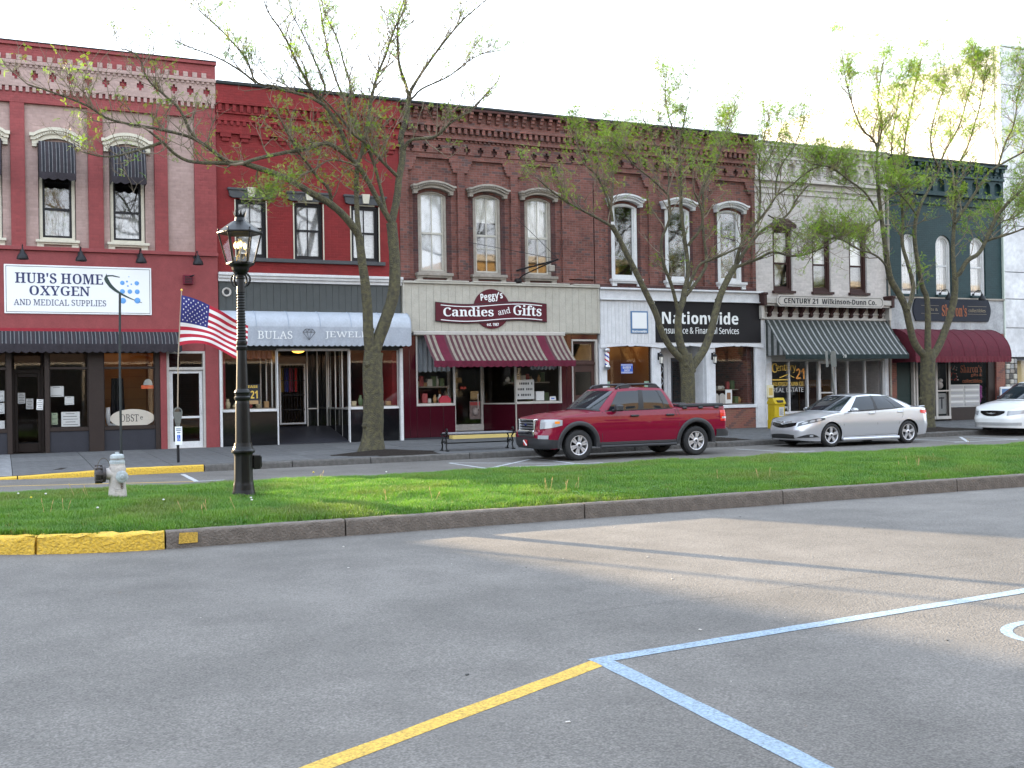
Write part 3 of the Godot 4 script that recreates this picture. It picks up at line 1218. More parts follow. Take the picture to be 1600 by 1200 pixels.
# single bricks set 6 mm proud of a pier, in running bond
func brickwork(parent: Node3D, x0: float, x1: float, y0: float, y1: float, d: float) -> void:
	var tones := []
	for k in 5:
		tones.append(mat(lin(0.2 + 0.03 * jag(k), 0.085 + 0.015 * jag(k + 3), 0.065 + 0.012 * jag(k + 7)) if k < 4 else lin(0.12, 0.065, 0.055), 0.9))
	var y := y0
	var j := 0
	while y + 0.06 < y1:
		var x := x0 - (0.105 if j % 2 else 0.0)
		while x < x1 - 0.02:
			var a := maxf(x, x0)
			var b := minf(x + 0.2, x1)
			if b - a > 0.03:
				part(parent, "brick", fb(MB.new(), a, b, y, y + 0.062, d - 0.02, d + 0.006 + 0.003 * jag(j * 9 + int(x * 50)), 0.004), tones[absi(j * 7 + int(x * 31)) % 5])
			x += 0.21
		y += 0.073
		j += 1


func sill(w: Node3D, x0: float, x1: float, y0: float, y1: float, d: float, m: Material, feet := true) -> void:
	var mb := MB.new()
	var h := y1 - y0
	fb(mb, x0, x1, y1 - h * 0.36, y1, -0.12, d)
	fb(mb, x0 + 0.03, x1 - 0.03, y1 - h * 0.6, y1 - h * 0.37, -0.1, d - 0.05)
	if feet:
		fb(mb, x0 + 0.03, x0 + 0.2, y0, y1 - h * 0.61, -0.1, d - 0.06)
		fb(mb, x1 - 0.2, x1 - 0.03, y0, y1 - h * 0.61, -0.1, d - 0.06)
	part(w, "sill", mb, m)


# an arched hood mould with ears and a row of small dentils
func hood(w: Node3D, x0: float, x1: float, ys: float, rise: float, t: float, d: float, m: Material) -> void:
	var mb := MB.new()
	var ear := 0.1
	for k in 3:
		var lo: float = t * [0.0, 0.38, 0.7][k]
		var hi: float = t * [0.4, 0.72, 1.0][k]
		var out: float = d * [0.55, 0.75, 1.0][k]
		var g := 0.03 * k
		var a := arch(x0 - g, x1 + g, ys, rise)
		var o := []
		var i := []
		for p in a:
			o.append(p + Vector2(0, hi))
			i.append(p + Vector2(0, lo))
		o.push_front(Vector2(x0 - g - ear, ys + hi))
		i.push_front(Vector2(x0 - g - ear, ys + lo))
		o.append(Vector2(x1 + g + ear, ys + hi))
		i.append(Vector2(x1 + g + ear, ys + lo))
		ring(mb, o, i, -0.1, out, false)
	# drops below the ears
	fb(mb, x0 - ear, x0 + 0.02, ys - 0.06, ys + t * 0.06, -0.05, d * 0.5)
	fb(mb, x1 - 0.02, x1 + ear, ys - 0.06, ys + t * 0.06, -0.05, d * 0.5)
	part(w, "hood", mb, m)
	var db := MB.new()
	var a := arch(x0 + 0.04, x1 - 0.04, ys, rise, 17)
	for p in a:
		db.box(p.x - 0.018, p.x + 0.018, p.y + t * 0.48, p.y + t * 0.69, zf(d * 0.6), zf(d * 0.9))
	var o := part(w, "hood_dentils", db, m)
	o.set_meta("kind", "stuff")


# floors, roof, side and back walls and the partitions behind the front rooms
func shell(root: Node3D, x0: float, x1: float, y_first: float, y_top: float, depth: float, room: float, m: Material, open_left := false) -> void:
	var mb := MB.new()
	var zb := zf(-depth)
	mb.box(x0, x0 + 0.22, 0.0, y_top, zb, zf(-0.27))
	mb.box(x1 - 0.22, x1, 0.0, y_top, zb, zf(-0.27))
	mb.box(x0 + 0.22, x1 - 0.22, 0.0, y_top, zb, zb + 0.25)
	part(root, "side_walls", mb, m)
	var rb := MB.new()
	rb.box(x0 + 0.22, x1 - 0.22, y_top - 0.75, y_top - 0.5, zb + 0.25, zf(-0.27))
	part(root, "roof", rb, M.roofing)
	var fl := MB.new()
	fl.box(x0 + 0.22, x1 - 0.22, 0.05, 0.22, zf(-room), zf(-0.3))
	part(root, "shop_floor", fl, M.interior_floor)
	var ce := MB.new()
	ce.box(x0 + 0.22, x1 - 0.22, y_first - 0.3, y_first, zf(-room), zf(-0.28))
	part(root, "ceiling", ce, M.ceiling)
	var pw := MB.new()
	pw.box(x0 + 0.22, x1 - 0.22, 0.05, y_top - 0.75, zf(-room - 0.15), zf(-room))
	part(root, "partition", pw, M.interior)


# an awning sheet: profile points (out, y) from the wall to the front edge; stripes cut the width: [share, colour]
func awning(o: Node3D, x0: float, x1: float, prof: Array, stripes: Array, m: Material, ends: Color, val_y: float, scallop: float, val_col: Color, val_w := 0.2, close_ends := true) -> void:
	var mb := MB.new()
	var x := x0
	for s in stripes:
		var xe: float = x + (x1 - x0) * s[0]
		mb.col = s[1]
		var rows := []
		for p in prof:
			rows.append(PackedVector3Array([Vector3(x, p[1], zf(p[0])), Vector3(xe, p[1], zf(p[0]))]))
		mb.grid(rows, false, true)
		x = xe
	part(o, "canopy", mb, m)
	var vb := MB.new()
	vb.col = val_col
	var n := int((x1 - x0) / val_w)
	var f: Array = prof[-1]
	var rows2 := []
	for i in n * 6 + 1:
		var t := i / float(n * 6)
		var yy := val_y + scallop * (1.0 - absf(sin(t * n * PI)))
		var xx := lerpf(x0, x1, t)
		var wav := 0.006 * sin(t * n * 2.1) + 0.004 * sin(t * n * 5.3)
		rows2.append(PackedVector3Array([Vector3(xx, f[1], zf(f[0] + 0.002)), Vector3(xx, (f[1] + yy) * 0.5, zf(f[0] + 0.004 + wav)), Vector3(xx, yy, zf(f[0] + wav * 1.6))]))
	vb.grid(rows2)
	part(o, "valance", vb, m)
	if close_ends:
		for s in [[x0, -1.0], [x1, 1.0]]:
			var eb := MB.new()
			eb.col = ends
			var poly := PackedVector2Array()
			for p in prof:
				poly.append(Vector2(p[0], p[1]))
			poly.append(Vector2(f[0], val_y + scallop))
			poly.append(Vector2(prof[0][0], val_y + scallop))
			var xf := Transform3D(Basis(Vector3(0, 0, 1), Vector3(0, 1, 0), Vector3(-1, 0, 0)), Vector3(s[0], 0, -FD))
			eb.prism(poly, 0.0, 0.006 * -s[1], xf)
			part(o, "end_panel", eb, m)
	var fr := MB.new()
	for s in [x0 + 0.03, x1 - 0.03, (x0 + x1) * 0.5]:
		var pts := []
		for p in prof:
			pts.append(Vector3(s, p[1] - 0.02, zf(p[0] - 0.02)))
		fr.tube(pts, [0.012], 6)
	fr.tube([Vector3(x0 + 0.02, f[1] - 0.02, zf(f[0] - 0.02)), Vector3(x1 - 0.02, f[1] - 0.02, zf(f[0] - 0.02))], [0.014], 6)
	part(o, "frame", fr, M.aluminium)


func boards(root: Node3D, called: String, x0: float, x1: float, y0: float, y1: float, d: float, pitch: float, m: Material, skip := []) -> void:
	var n := int(round((x1 - x0) / pitch))
	var w := (x1 - x0) / n
	for i in n:
		var mb := MB.new()
		fb(mb, x0 + i * w + 0.0025, x0 + (i + 1) * w - 0.0025, y0, y1, d - 0.02, d + 0.003 * jag(i + int(x0 * 10)), 0.003)
		part(root, called, mb, m)


func gooseneck(at: Vector3, label: String, group: String, facing := 1.0) -> void:
	var o := thing("gooseneck_lamp", label, "lamp", at, group)
	var a := MB.new()
	a.lathe([[0.001, 0.0], [0.06, 0.0], [0.06, 0.02], [0.001, 0.02]], 14, Transform3D(Basis(Vector3.RIGHT, PI / 2), Vector3.ZERO))
	a.tube([Vector3(0, 0, 0.01), Vector3(0, 0.1, 0.1), Vector3(0, 0.16, 0.24), Vector3(0, 0.13, 0.38), Vector3(0, 0.0, 0.44)], [0.014], 8)
	part(o, "arm", a, M.black, false)
	var s := MB.new()
	s.lathe([[0.03, 0.02], [0.045, -0.02], [0.06, -0.06], [0.12, -0.14], [0.14, -0.2], [0.145, -0.24], [0.135, -0.24], [0.11, -0.15], [0.04, -0.05]], 20, Transform3D(Basis(), Vector3(0, 0, 0.44)), false)
	part(o, "shade", s, M.black, false)


# ---------------------------------------------------------------- buildings, from the left
func notice(x0: float, x1: float, y0: float, y1: float, d: float, label: String, m: Material, lines := 4, tilt := 0.0) -> void:
	var o := thing("paper_notice", label, "notice", Vector3((x0 + x1) * 0.5, (y0 + y1) * 0.5, zf(d)), "papers taped inside the shop windows")
	var w := (x1 - x0) * 0.5
	var h := (y1 - y0) * 0.5
	var mb := MB.new()
	mb.box(-w, w, -h, h, -0.001, 0.001)
	o.rotation.z = tilt
	part(o, "sheet", mb, m, false)
	var ib := MB.new()
	for i in lines:
		var y := h * (0.75 - 1.5 * i / maxf(1, lines - 1))
		var l := w * (0.8 if i % 3 else 0.55)
		ib.box(-l, l * (0.9 + 0.2 * jag(i)), y - h * 0.035, y + h * 0.035, 0.001, 0.0018)
	if lines:
		part(o, "print", ib, M.ink, false)


func make_hub() -> void:
	var x0 := -1.3
	var x1 := 5.56
	var b := thing("red_and_tan_store", "two storey brick store painted red and tan under a crenellated cornice", "building", Vector3(0.46, 0.2, -FD))
	shell(b, x0, x1, 5.0, 10.7, 15.0, 9.5, M.hub_red)
	var wc := [-0.35, 1.43, 3.2]
	var holes := []
	for c in wc:
		holes.append([c - 0.46, c + 0.46, 5.84, 8.5])
	var mb := MB.new()
	cells(mb, x0, x1, 5.6, 9.8, 0.0, holes)
	for c in wc:
		spandrels(mb, c - 0.46, c + 0.46, 8.3, 0.16, 8.5, -0.2, -0.002)
	part(b, "wall", mb, M.hub_tan)
	for p in [[-1.3, -1.06], [0.31, 0.66], [2.2, 2.58], [3.9, 4.25], [4.97, 5.56]]:
		var pb := MB.new()
		fb(pb, p[0], p[1], 5.66, 9.42, -0.01, 0.1)
		part(b, "pilaster", pb, M.hub_red)
	var rb := MB.new()
	fb(rb, x0, x1, 9.421, 9.83, -0.01, 0.102)
	part(b, "red_band", rb, M.hub_red)
	# frieze with cross shaped recesses
	var fz := MB.new()
	var ch := []
	var k := -4
	while k < 12:
		var cx := 0.47 + 0.441 * k
		k += 1
		if cx < x0 + 0.3 or cx > x1 - 0.12:
			continue
		ch.append([cx - 0.035, cx + 0.035, 10.01, 10.27])
		ch.append([cx - 0.09, cx + 0.09, 10.08, 10.2])
	cells(fz, x0, x1, 9.83, 10.4, 0.16, ch, 0.1)
	part(b, "frieze", fz, M.hub_tan)
	var cg := MB.new()
	cg.box(x0 + 0.02, x1 - 0.02, 9.98, 10.3, zf(0.0), zf(0.075))
	part(b, "cross_ground", cg, M.strip_red)
	var dn := MB.new()
	dentils(dn, x0, x1, 0.16, 0.085, 9.7, 9.83, 0.09, 0.155)
	part(b, "dentil_course", dn, M.hub_tan).set_meta("kind", "stuff")
	var d2 := MB.new()
	dentils(d2, x0, x1, 0.135, 0.07, 10.34, 10.41, 0.16, 0.2)
	part(b, "dentil_course", d2, M.hub_tan).set_meta("kind", "stuff")
	var lg := MB.new()
	fb(lg, x0, x1 + 0.01, 10.402, 10.5, -0.1, 0.22)
	part(b, "ledge", lg, M.hub_tan)
	var pr := MB.new()
	fb(pr, x0, x1, 10.5, 10.88, -0.3, 0.19)
	fb(pr, x0 - 0.02, x1 + 0.02, 10.88, 10.97, -0.32, 0.26)
	part(b, "parapet", pr, M.hub_red)
	var cp := MB.new()
	fb(cp, x0 - 0.03, x1 + 0.03, 10.97, 11.0, -0.34, 0.28)
	part(b, "coping", cp, M.coping)
	var mx := x0 + 0.12
	while mx < x1 - 0.1:
		var m2 := MB.new()
		fb(m2, mx - 0.065, mx + 0.065, 10.501, 10.64, 0.1, 0.225)
		part(b, "merlon", m2, M.hub_tan)
		mx += 0.247
	for c in wc:
		var w := window(b, c - 0.44, c + 0.44, 5.86, 8.3, {"rise": 0.14, "fw": 0.08, "sw": 0.06, "mid": 6.7, "frame": M.cream, "sash": M.black, "curtain": M.curtain, "cy1": 6.75})
		sill(w, c - 0.54, c + 0.54, 5.66, 5.86, 0.14, M.cream)
		hood(w, c - 0.5, c + 0.5, 8.36, 0.18, 0.28, 0.2, M.cream)
	# the window awnings
	var navy := Color(0.016, 0.018, 0.026)
	var plum := Color(0.036, 0.028, 0.038)
	var pale := Color(0.2, 0.2, 0.21)
	var st := []
	for i in 5:
		st.append_array([[0.06, plum], [0.02, pale], [0.07, navy], [0.02, pale], [0.03, plum]])
	var first: Node3D = null
	for i in 3:
		var c: float = wc[i]
		var lab: String = ["dark striped awning cut by the photograph's left border", "dark striped window awning above the white oxygen sign's left half", "dark striped window awning behind bare twigs, nearest the bright red store"][i]
		if first == null:
			first = thing("window_awning", lab, "awning", Vector3(c, 7.25, zf(0.1)), "striped awnings over the upper windows")
			var prof := []
			for j in 7:
				var a := j / 6.0
				prof.append([0.06 + 0.5 * sin(a * PI / 2) , 8.46 - 0.88 * (1.0 - cos(a * PI / 2)) - 0.02 * a])
			awning(first, c - 0.44, c + 0.44, prof, st, M.cloth, plum, 7.36, 0.05, plum, 0.22)
		else:
			copy(first, lab, Vector3(c, 7.25, zf(0.1)))
	# sign band
	var sb := MB.new()
	fb(sb, x0, x1, 3.52, 5.56, -0.25, 0.12)
	fb(sb, x0, x1 + 0.01, 5.56, 5.66, -0.2, 0.2)
	part(b, "sign_band", sb, M.band_red)
	var ss := MB.new()
	fb(ss, x0, 4.55, 3.4, 3.52, -0.2, 0.2)
	part(b, "red_trim", ss, M.strip_red)
	# shop front
	var sf := MB.new()
	for p in [[-1.3, -0.9], [0.15, 0.27], [1.06, 1.17], [2.14, 2.52], [3.85, 3.98]]:
		fb(sf, p[0], p[1], 0.2, 3.5, -0.2, 0.05 if p[1] - p[0] > 0.25 else 0.02)
	fb(sf, x0, 3.98, 2.9, 3.52, -0.2, 0.0)
	for p in [[1.17, 2.14], [2.52, 3.85], [-0.9, 0.15]]:
		fb(sf, p[0], p[1], 2.44, 2.51, -0.17, -0.04)
		fb(sf, p[0], p[1], 0.8, 0.88, -0.17, 0.0)
	part(b, "shopfront_frame", sf, M.dark_brown)
	for p in [[1.17, 2.14], [2.52, 3.85], [-0.9, 0.15]]:
		var pb := MB.new()
		fb(pb, p[0], p[1], 0.2, 0.8, -0.17, -0.03)
		part(b, "stall_panel", pb, M.dark_panel)
		var sw := MB.new()
		ring(sw, opening(p[0], p[1], 0.88, 2.9, 0.0), inset(p[0], p[1], 0.88, 2.9, 0.0, 0.03), -0.13, -0.06)
		var w := part(b, "display_window", sw, M.dark_brown)
		sheet(w, p[0] + 0.02, p[1] - 0.02, 0.9, 2.88, -0.1)
	# recessed shop door with returns
	var rd := MB.new()
	fb(rd, 0.27, 0.34, 0.2, 2.9, -0.9, -0.86)
	fb(rd, 0.99, 1.06, 0.2, 2.9, -0.9, -0.86)
	fb(rd, 0.34, 0.99, 2.36, 2.46, -0.9, -0.86)
	fb(rd, 0.34, 0.42, 0.24, 2.36, -0.9, -0.85)
	fb(rd, 0.91, 0.99, 0.24, 2.36, -0.9, -0.85)
	fb(rd, 0.42, 0.91, 0.24, 0.48, -0.9, -0.85)
	fb(rd, 0.42, 0.91, 2.26, 2.36, -0.9, -0.85)
	rd.box(0.25, 0.27, 0.2, 2.9, zf(-0.9), zf(-0.2))
	rd.box(1.06, 1.08, 0.2, 2.9, zf(-0.9), zf(-0.2))
	var door := part(b, "shop_door", rd, M.dark_brown)
	sheet(door, 0.42, 0.91, 0.48, 2.26, -0.87)
	sheet(door, 0.34, 0.99, 2.46, 2.9, -0.87)
	# red piers and the white framed side door
	var rp := MB.new()
	fb(rp, 3.98, 4.15, 0.2, 3.52, -0.2, 0.06)
	fb(rp, 5.19, 5.56, 0.2, 3.52, -0.2, 0.06)
	fb(rp, 4.15, 5.19, 2.92, 3.52, -0.2, 0.02)
	part(b, "pier", rp, M.band_red)
	var df := MB.new()
	ring(df, opening(4.15, 5.19, 0.21, 2.92, 0.0), opening(4.22, 5.13, 0.25, 2.86, 0.0), -0.18, 0.03)
	fb(df, 4.22, 5.13, 2.4, 2.48, -0.17, 0.02)
	var dd := part(b, "side_door", df, M.offwhite)
	var dl := MB.new()
	ring(dl, opening(4.23, 5.12, 0.25, 2.39, 0.0), opening(4.32, 5.04, 0.42, 2.31, 0.0), -0.15, -0.06)
	fb(dl, 4.32, 5.04, 1.06, 1.12, -0.14, -0.07)
	part(dd, "door_leaf", dl, M.white)
	var hd := MB.new()
	hd.tube([Vector3(5.07, 1.2, zf(-0.05)), Vector3(5.07, 1.22, zf(0.02)), Vector3(5.07, 1.42, zf(0.02)), Vector3(5.07, 1.44, zf(-0.05))], [0.014], 6)
	part(dd, "handle", hd, M.white)
	sheet(dd, 4.31, 5.05, 0.42, 2.32, -0.1)
	sheet(dd, 4.22, 5.13, 2.48, 2.86, -0.09)
	# what the shop windows show
	var wb := MB.new()
	wb.box(2.4, 3.95, 0.22, 3.2, zf(-2.62), zf(-2.6))
	wb.box(2.38, 2.4, 0.22, 3.4, zf(-2.6), zf(-0.4))
	wb.box(3.95, 4.0, 0.22, 3.2, zf(-2.6), zf(-0.3))
	part(b, "display_backing", wb, M.interior_warm)
	for i in 9:
		var pb := MB.new()
		pb.box(2.45, 3.9, 0.3 + i * 0.33, 0.62 + i * 0.33, zf(-2.6), zf(-2.57 + 0.012 * (i % 3)))
		part(b, "plank", pb, mat(lin(0.3 + 0.05 * jag(i), 0.16 + 0.03 * jag(i), 0.035), 0.5))
	for i in [1]:
		var lb := MB.new()
		lb.sphere(Vector3(1.9 + 1.3 * i, 3.35, zf(-1.5)), 0.09, 12)
		part(b, "bulb", lb, M.bulb)
		var ol := OmniLight3D.new()
		ol.name = "shop_light"
		add_child(ol)
		ol.position = Vector3(1.9 + 1.3 * i, 3.35, zf(-1.5))
		ol.light_energy = 0.04
		ol.light_color = Color(1.0, 0.72, 0.35)
		ol.omni_range = 12.0
		ol.omni_attenuation = 2.0
		ol.light_size = 0.09
		ol.shadow_enabled = true
	notice(0.42, 0.6, 1.55, 1.84, -0.84, "white sheet hung highest on the dark shop door", M.paper, 6)
	notice(0.62, 0.8, 1.4, 1.68, -0.84, "white sheet in the middle of the dark shop door", M.paper, 6)
	notice(0.86, 1.02, 1.38, 1.66, -0.14, "tall white sheet at the right edge of the dark shop door", M.paper, 5, -0.05)
	notice(1.19, 1.53, 1.72, 2.0, -0.14, "framed picture on a white card, uppermost in the oxygen shop window", M.paper_grey, 2)
	notice(1.55, 1.78, 1.5, 1.72, -0.14, "small grey card with a dark bird shape in the oxygen shop window", M.paper_grey, 2)
	notice(1.46, 1.92, 0.92, 1.31, -0.14, "large printed poster low in the oxygen shop window", M.paper_grey, 5)
	notice(1.22, 1.37, 0.98, 1.29, -0.14, "narrow greenish leaflet beside the large poster in the shop window", mat(lin(0.25, 0.3, 0.2), 0.9), 3)
	notice(-0.12, 0.09, 1.62, 1.9, -0.14, "grey poster at the photograph's left border, top of three", M.paper_grey, 3)
	notice(-0.12, 0.09, 1.3, 1.58, -0.14, "dark picture poster at the photograph's left border, middle of three", M.paper_grey, 2)
	notice(-0.12, 0.09, 0.9, 1.12, -0.14, "plain grey card at the photograph's left border, lowest of three", M.paper_grey, 0)
	# a white leg form and hung clothes in the display
	var leg := MB.new()
	leg.tube([Vector3(2.66, 1.4, zf(-0.5)), Vector3(2.66, 1.15, zf(-0.5)), Vector3(2.67, 0.98, zf(-0.5)), Vector3(2.7, 0.93, zf(-0.47)), Vector3(2.86, 0.9, zf(-0.42))], [0.055, 0.065, 0.045, 0.05, 0.03], 10)
	single("leg_form", leg, M.paper, "white stocking leg form standing at the foot of the shop window", "display form")
	var gown := MB.new()
	var rows := []
	for j in 5:
		var row := PackedVector3Array()
		for i in 17:
			var t := i / 16.0
			row.append(Vector3(lerpf(2.78, 3.1, t) + 0.02 * j * (t - 0.5), 2.2 - 0.3 * j, zf(-0.75 + 0.05 * sin(t * 17.0) + 0.1 * sin(t * PI))))
		rows.append(row)
	gown.grid(rows)
	single("hanging_gown", gown, M.black, "dark garment hanging behind the shop window's oval sign", "garment")
	var ov := thing("oval_window_sign", "pale oval sign with dark letters at the bottom of the shop window", "sign", Vector3(3.25, 1.1, zf(-0.15)))
	var om := MB.new()
	var poly := PackedVector2Array()
	for i in 40:
		poly.append(Vector2(3.26 + cos(TAU * i / 40) * 0.58, 1.1 + sin(TAU * i / 40) * 0.25))
	om.prism(poly, zf(-0.16), zf(-0.15))
	part(ov, "panel", om, mat(lin(0.55, 0.5, 0.42), 0.6))
	letters(ov, "OBST", true, false, 2.95, 3.42, 1.01, 1.21, zf(-0.15), M.ink, 0.003)
	letters(ov, "e", false, false, 3.46, 3.53, 1.06, 1.15, zf(-0.15), M.ink, 0.003)
	var op := MB.new()
	var half := PackedVector2Array()
	for i in 17:
		half.append(Vector2(3.68 + cos(PI * i / 16) * 0.12, 2.0 + sin(PI * i / 16) * 0.17))
	op.prism(half, zf(-0.16), zf(-0.15))
	op.box(3.5, 3.84, 1.9, 2.0, zf(-0.16), zf(-0.15))
	var ops := thing("dome_shaped_sign", "small clear dome sign with an orange strip high in the shop window", "sign", Vector3(3.68, 1.9, zf(-0.15)))
	part(ops, "dome", MB.new().prism(half, zf(-0.16), zf(-0.15)), mat(lin(0.3, 0.32, 0.3), 0.3))
	part(ops, "strip", MB.new().box(3.5, 3.84, 1.9, 1.995, zf(-0.16), zf(-0.15)), mat(lin(0.55, 0.09, 0.02), 0.6))
	# the long retracted awning
	var stripes := []
	for i in 29:
		stripes.append_array([[0.35 / 29.0, plum], [0.1 / 29.0, pale], [0.34 / 29.0, navy], [0.11 / 29.0, pale], [0.1 / 29.0, plum]])
	var aw := thing("long_awning", "long folded purple awning with narrow stripes over the oxygen shop", "awning", Vector3(0, 3.0, zf(0.2)))
	awning(aw, -1.2, 4.5, [[0.14, 3.46], [0.2, 3.44], [0.42, 3.3], [0.52, 3.1]], stripes, M.cloth, plum, 2.86, 0.045, plum, 0.19)
	# the sign over it
	var sg := thing("white_shop_sign", "long white sign with navy letters and blue dots on the red band", "sign", Vector3(1.95, 3.9, zf(0.13)))
	part(sg, "panel", fb(MB.new(), 0.12, 3.77, 3.9, 5.18, 0.12, 0.16, 0.01), M.sign_white)
	var bd := MB.new()
	ring(bd, opening(0.16, 3.73, 3.94, 5.14, 0.0), opening(0.172, 3.718, 3.952, 5.128, 0.0), 0.159, 0.163)
	part(sg, "border", bd, M.ink)
	letters(sg, "HUB'S HOME", true, true, 0.38, 2.53, 4.7, 4.97, zf(0.16), M.navy, 0.006)
	letters(sg, "OXYGEN", true, true, 0.72, 2.2, 4.385, 4.635, zf(0.16), M.navy, 0.006)
	letters(sg, "AND MEDICAL SUPPLIES", true, false, 0.34, 2.6, 4.12, 4.28, zf(0.16), M.navy, 0.006)
	var sw := MB.new()
	var up := []
	var lo := []
	for i in 25:
		var t := i / 24.0
		var p := Vector2(2.62 + 0.9 * t * t + 0.02 * sin(t * PI), 4.93 - 0.7 * pow(t, 0.85))
		if t < 0.2:
			p.x -= 0.03 * (1.0 - t / 0.2)
		var w := 0.075 * pow(1.0 - t, 1.3) + 0.006
		up.append(p + Vector2(0.4, 0.9) * w)
		lo.append(p - Vector2(0.4, 0.9) * w)
	var tp := PackedVector2Array(up)
	lo.reverse()
	tp.append_array(PackedVector2Array(lo))
	sw.prism(tp, zf(0.16), zf(0.166))
	sw.prism(P2([2.6, 4.9, 2.64, 4.96, 2.78, 4.965, 2.96, 4.92, 2.95, 4.9, 2.76, 4.93, 2.66, 4.92]), zf(0.16), zf(0.1655))
	part(sg, "swoosh", sw, M.sign_green)
	var dots := [[3.02, 4.76, 0.06], [3.14, 4.8, 0.028], [3.25, 4.73, 0.022], [3.39, 4.76, 0.06], [3.16, 4.68, 0.024], [3.02, 4.53, 0.065], [3.21, 4.53, 0.06], [3.4, 4.53, 0.065], [3.03, 4.28, 0.08], [3.4, 4.29, 0.08], [3.19, 4.93, 0.014]]
	for q in dots:
		var dm := MB.new()
		dm.sphere(Vector3.ZERO, q[2], 16, 1.0)
		var o := part(sg, "dot", dm, M.sky_blue)
		o.position += Vector3(q[0], q[1], zf(0.161))
		o.scale = Vector3(1, 1, 0.1)
	for q in [[0.56, "left of the sign's first letter"], [1.96, "over the middle of the white oxygen sign"], [3.46, "over the blue dots of the white sign"], [4.94, "over the square siren, nearest the bright red store"]]:
		gooseneck(Vector3(q[0], 5.5, zf(0.2)), "black gooseneck lamp " + q[1], "gooseneck lamps on the red sign band")
	var sv := thing("alarm_box", "small dark red square alarm box on the red band", "alarm", Vector3(4.74, 4.76, zf(0.12)))
	part(sv, "box", fb(MB.new(), 4.61, 4.87, 4.76, 5.02, 0.12, 0.24, 0.012), M.maroon_paint)
	var gr := MB.new()
	for i in 5:
		gr.box(4.64, 4.84, 4.79 + i * 0.042, 4.81 + i * 0.042, zf(0.24), zf(0.246))
	gr.tube([Vector3(4.8, 4.98, zf(0.24)), Vector3(4.87, 5.0, zf(0.36))], [0.02], 8)
	part(sv, "grille", gr, M.black)


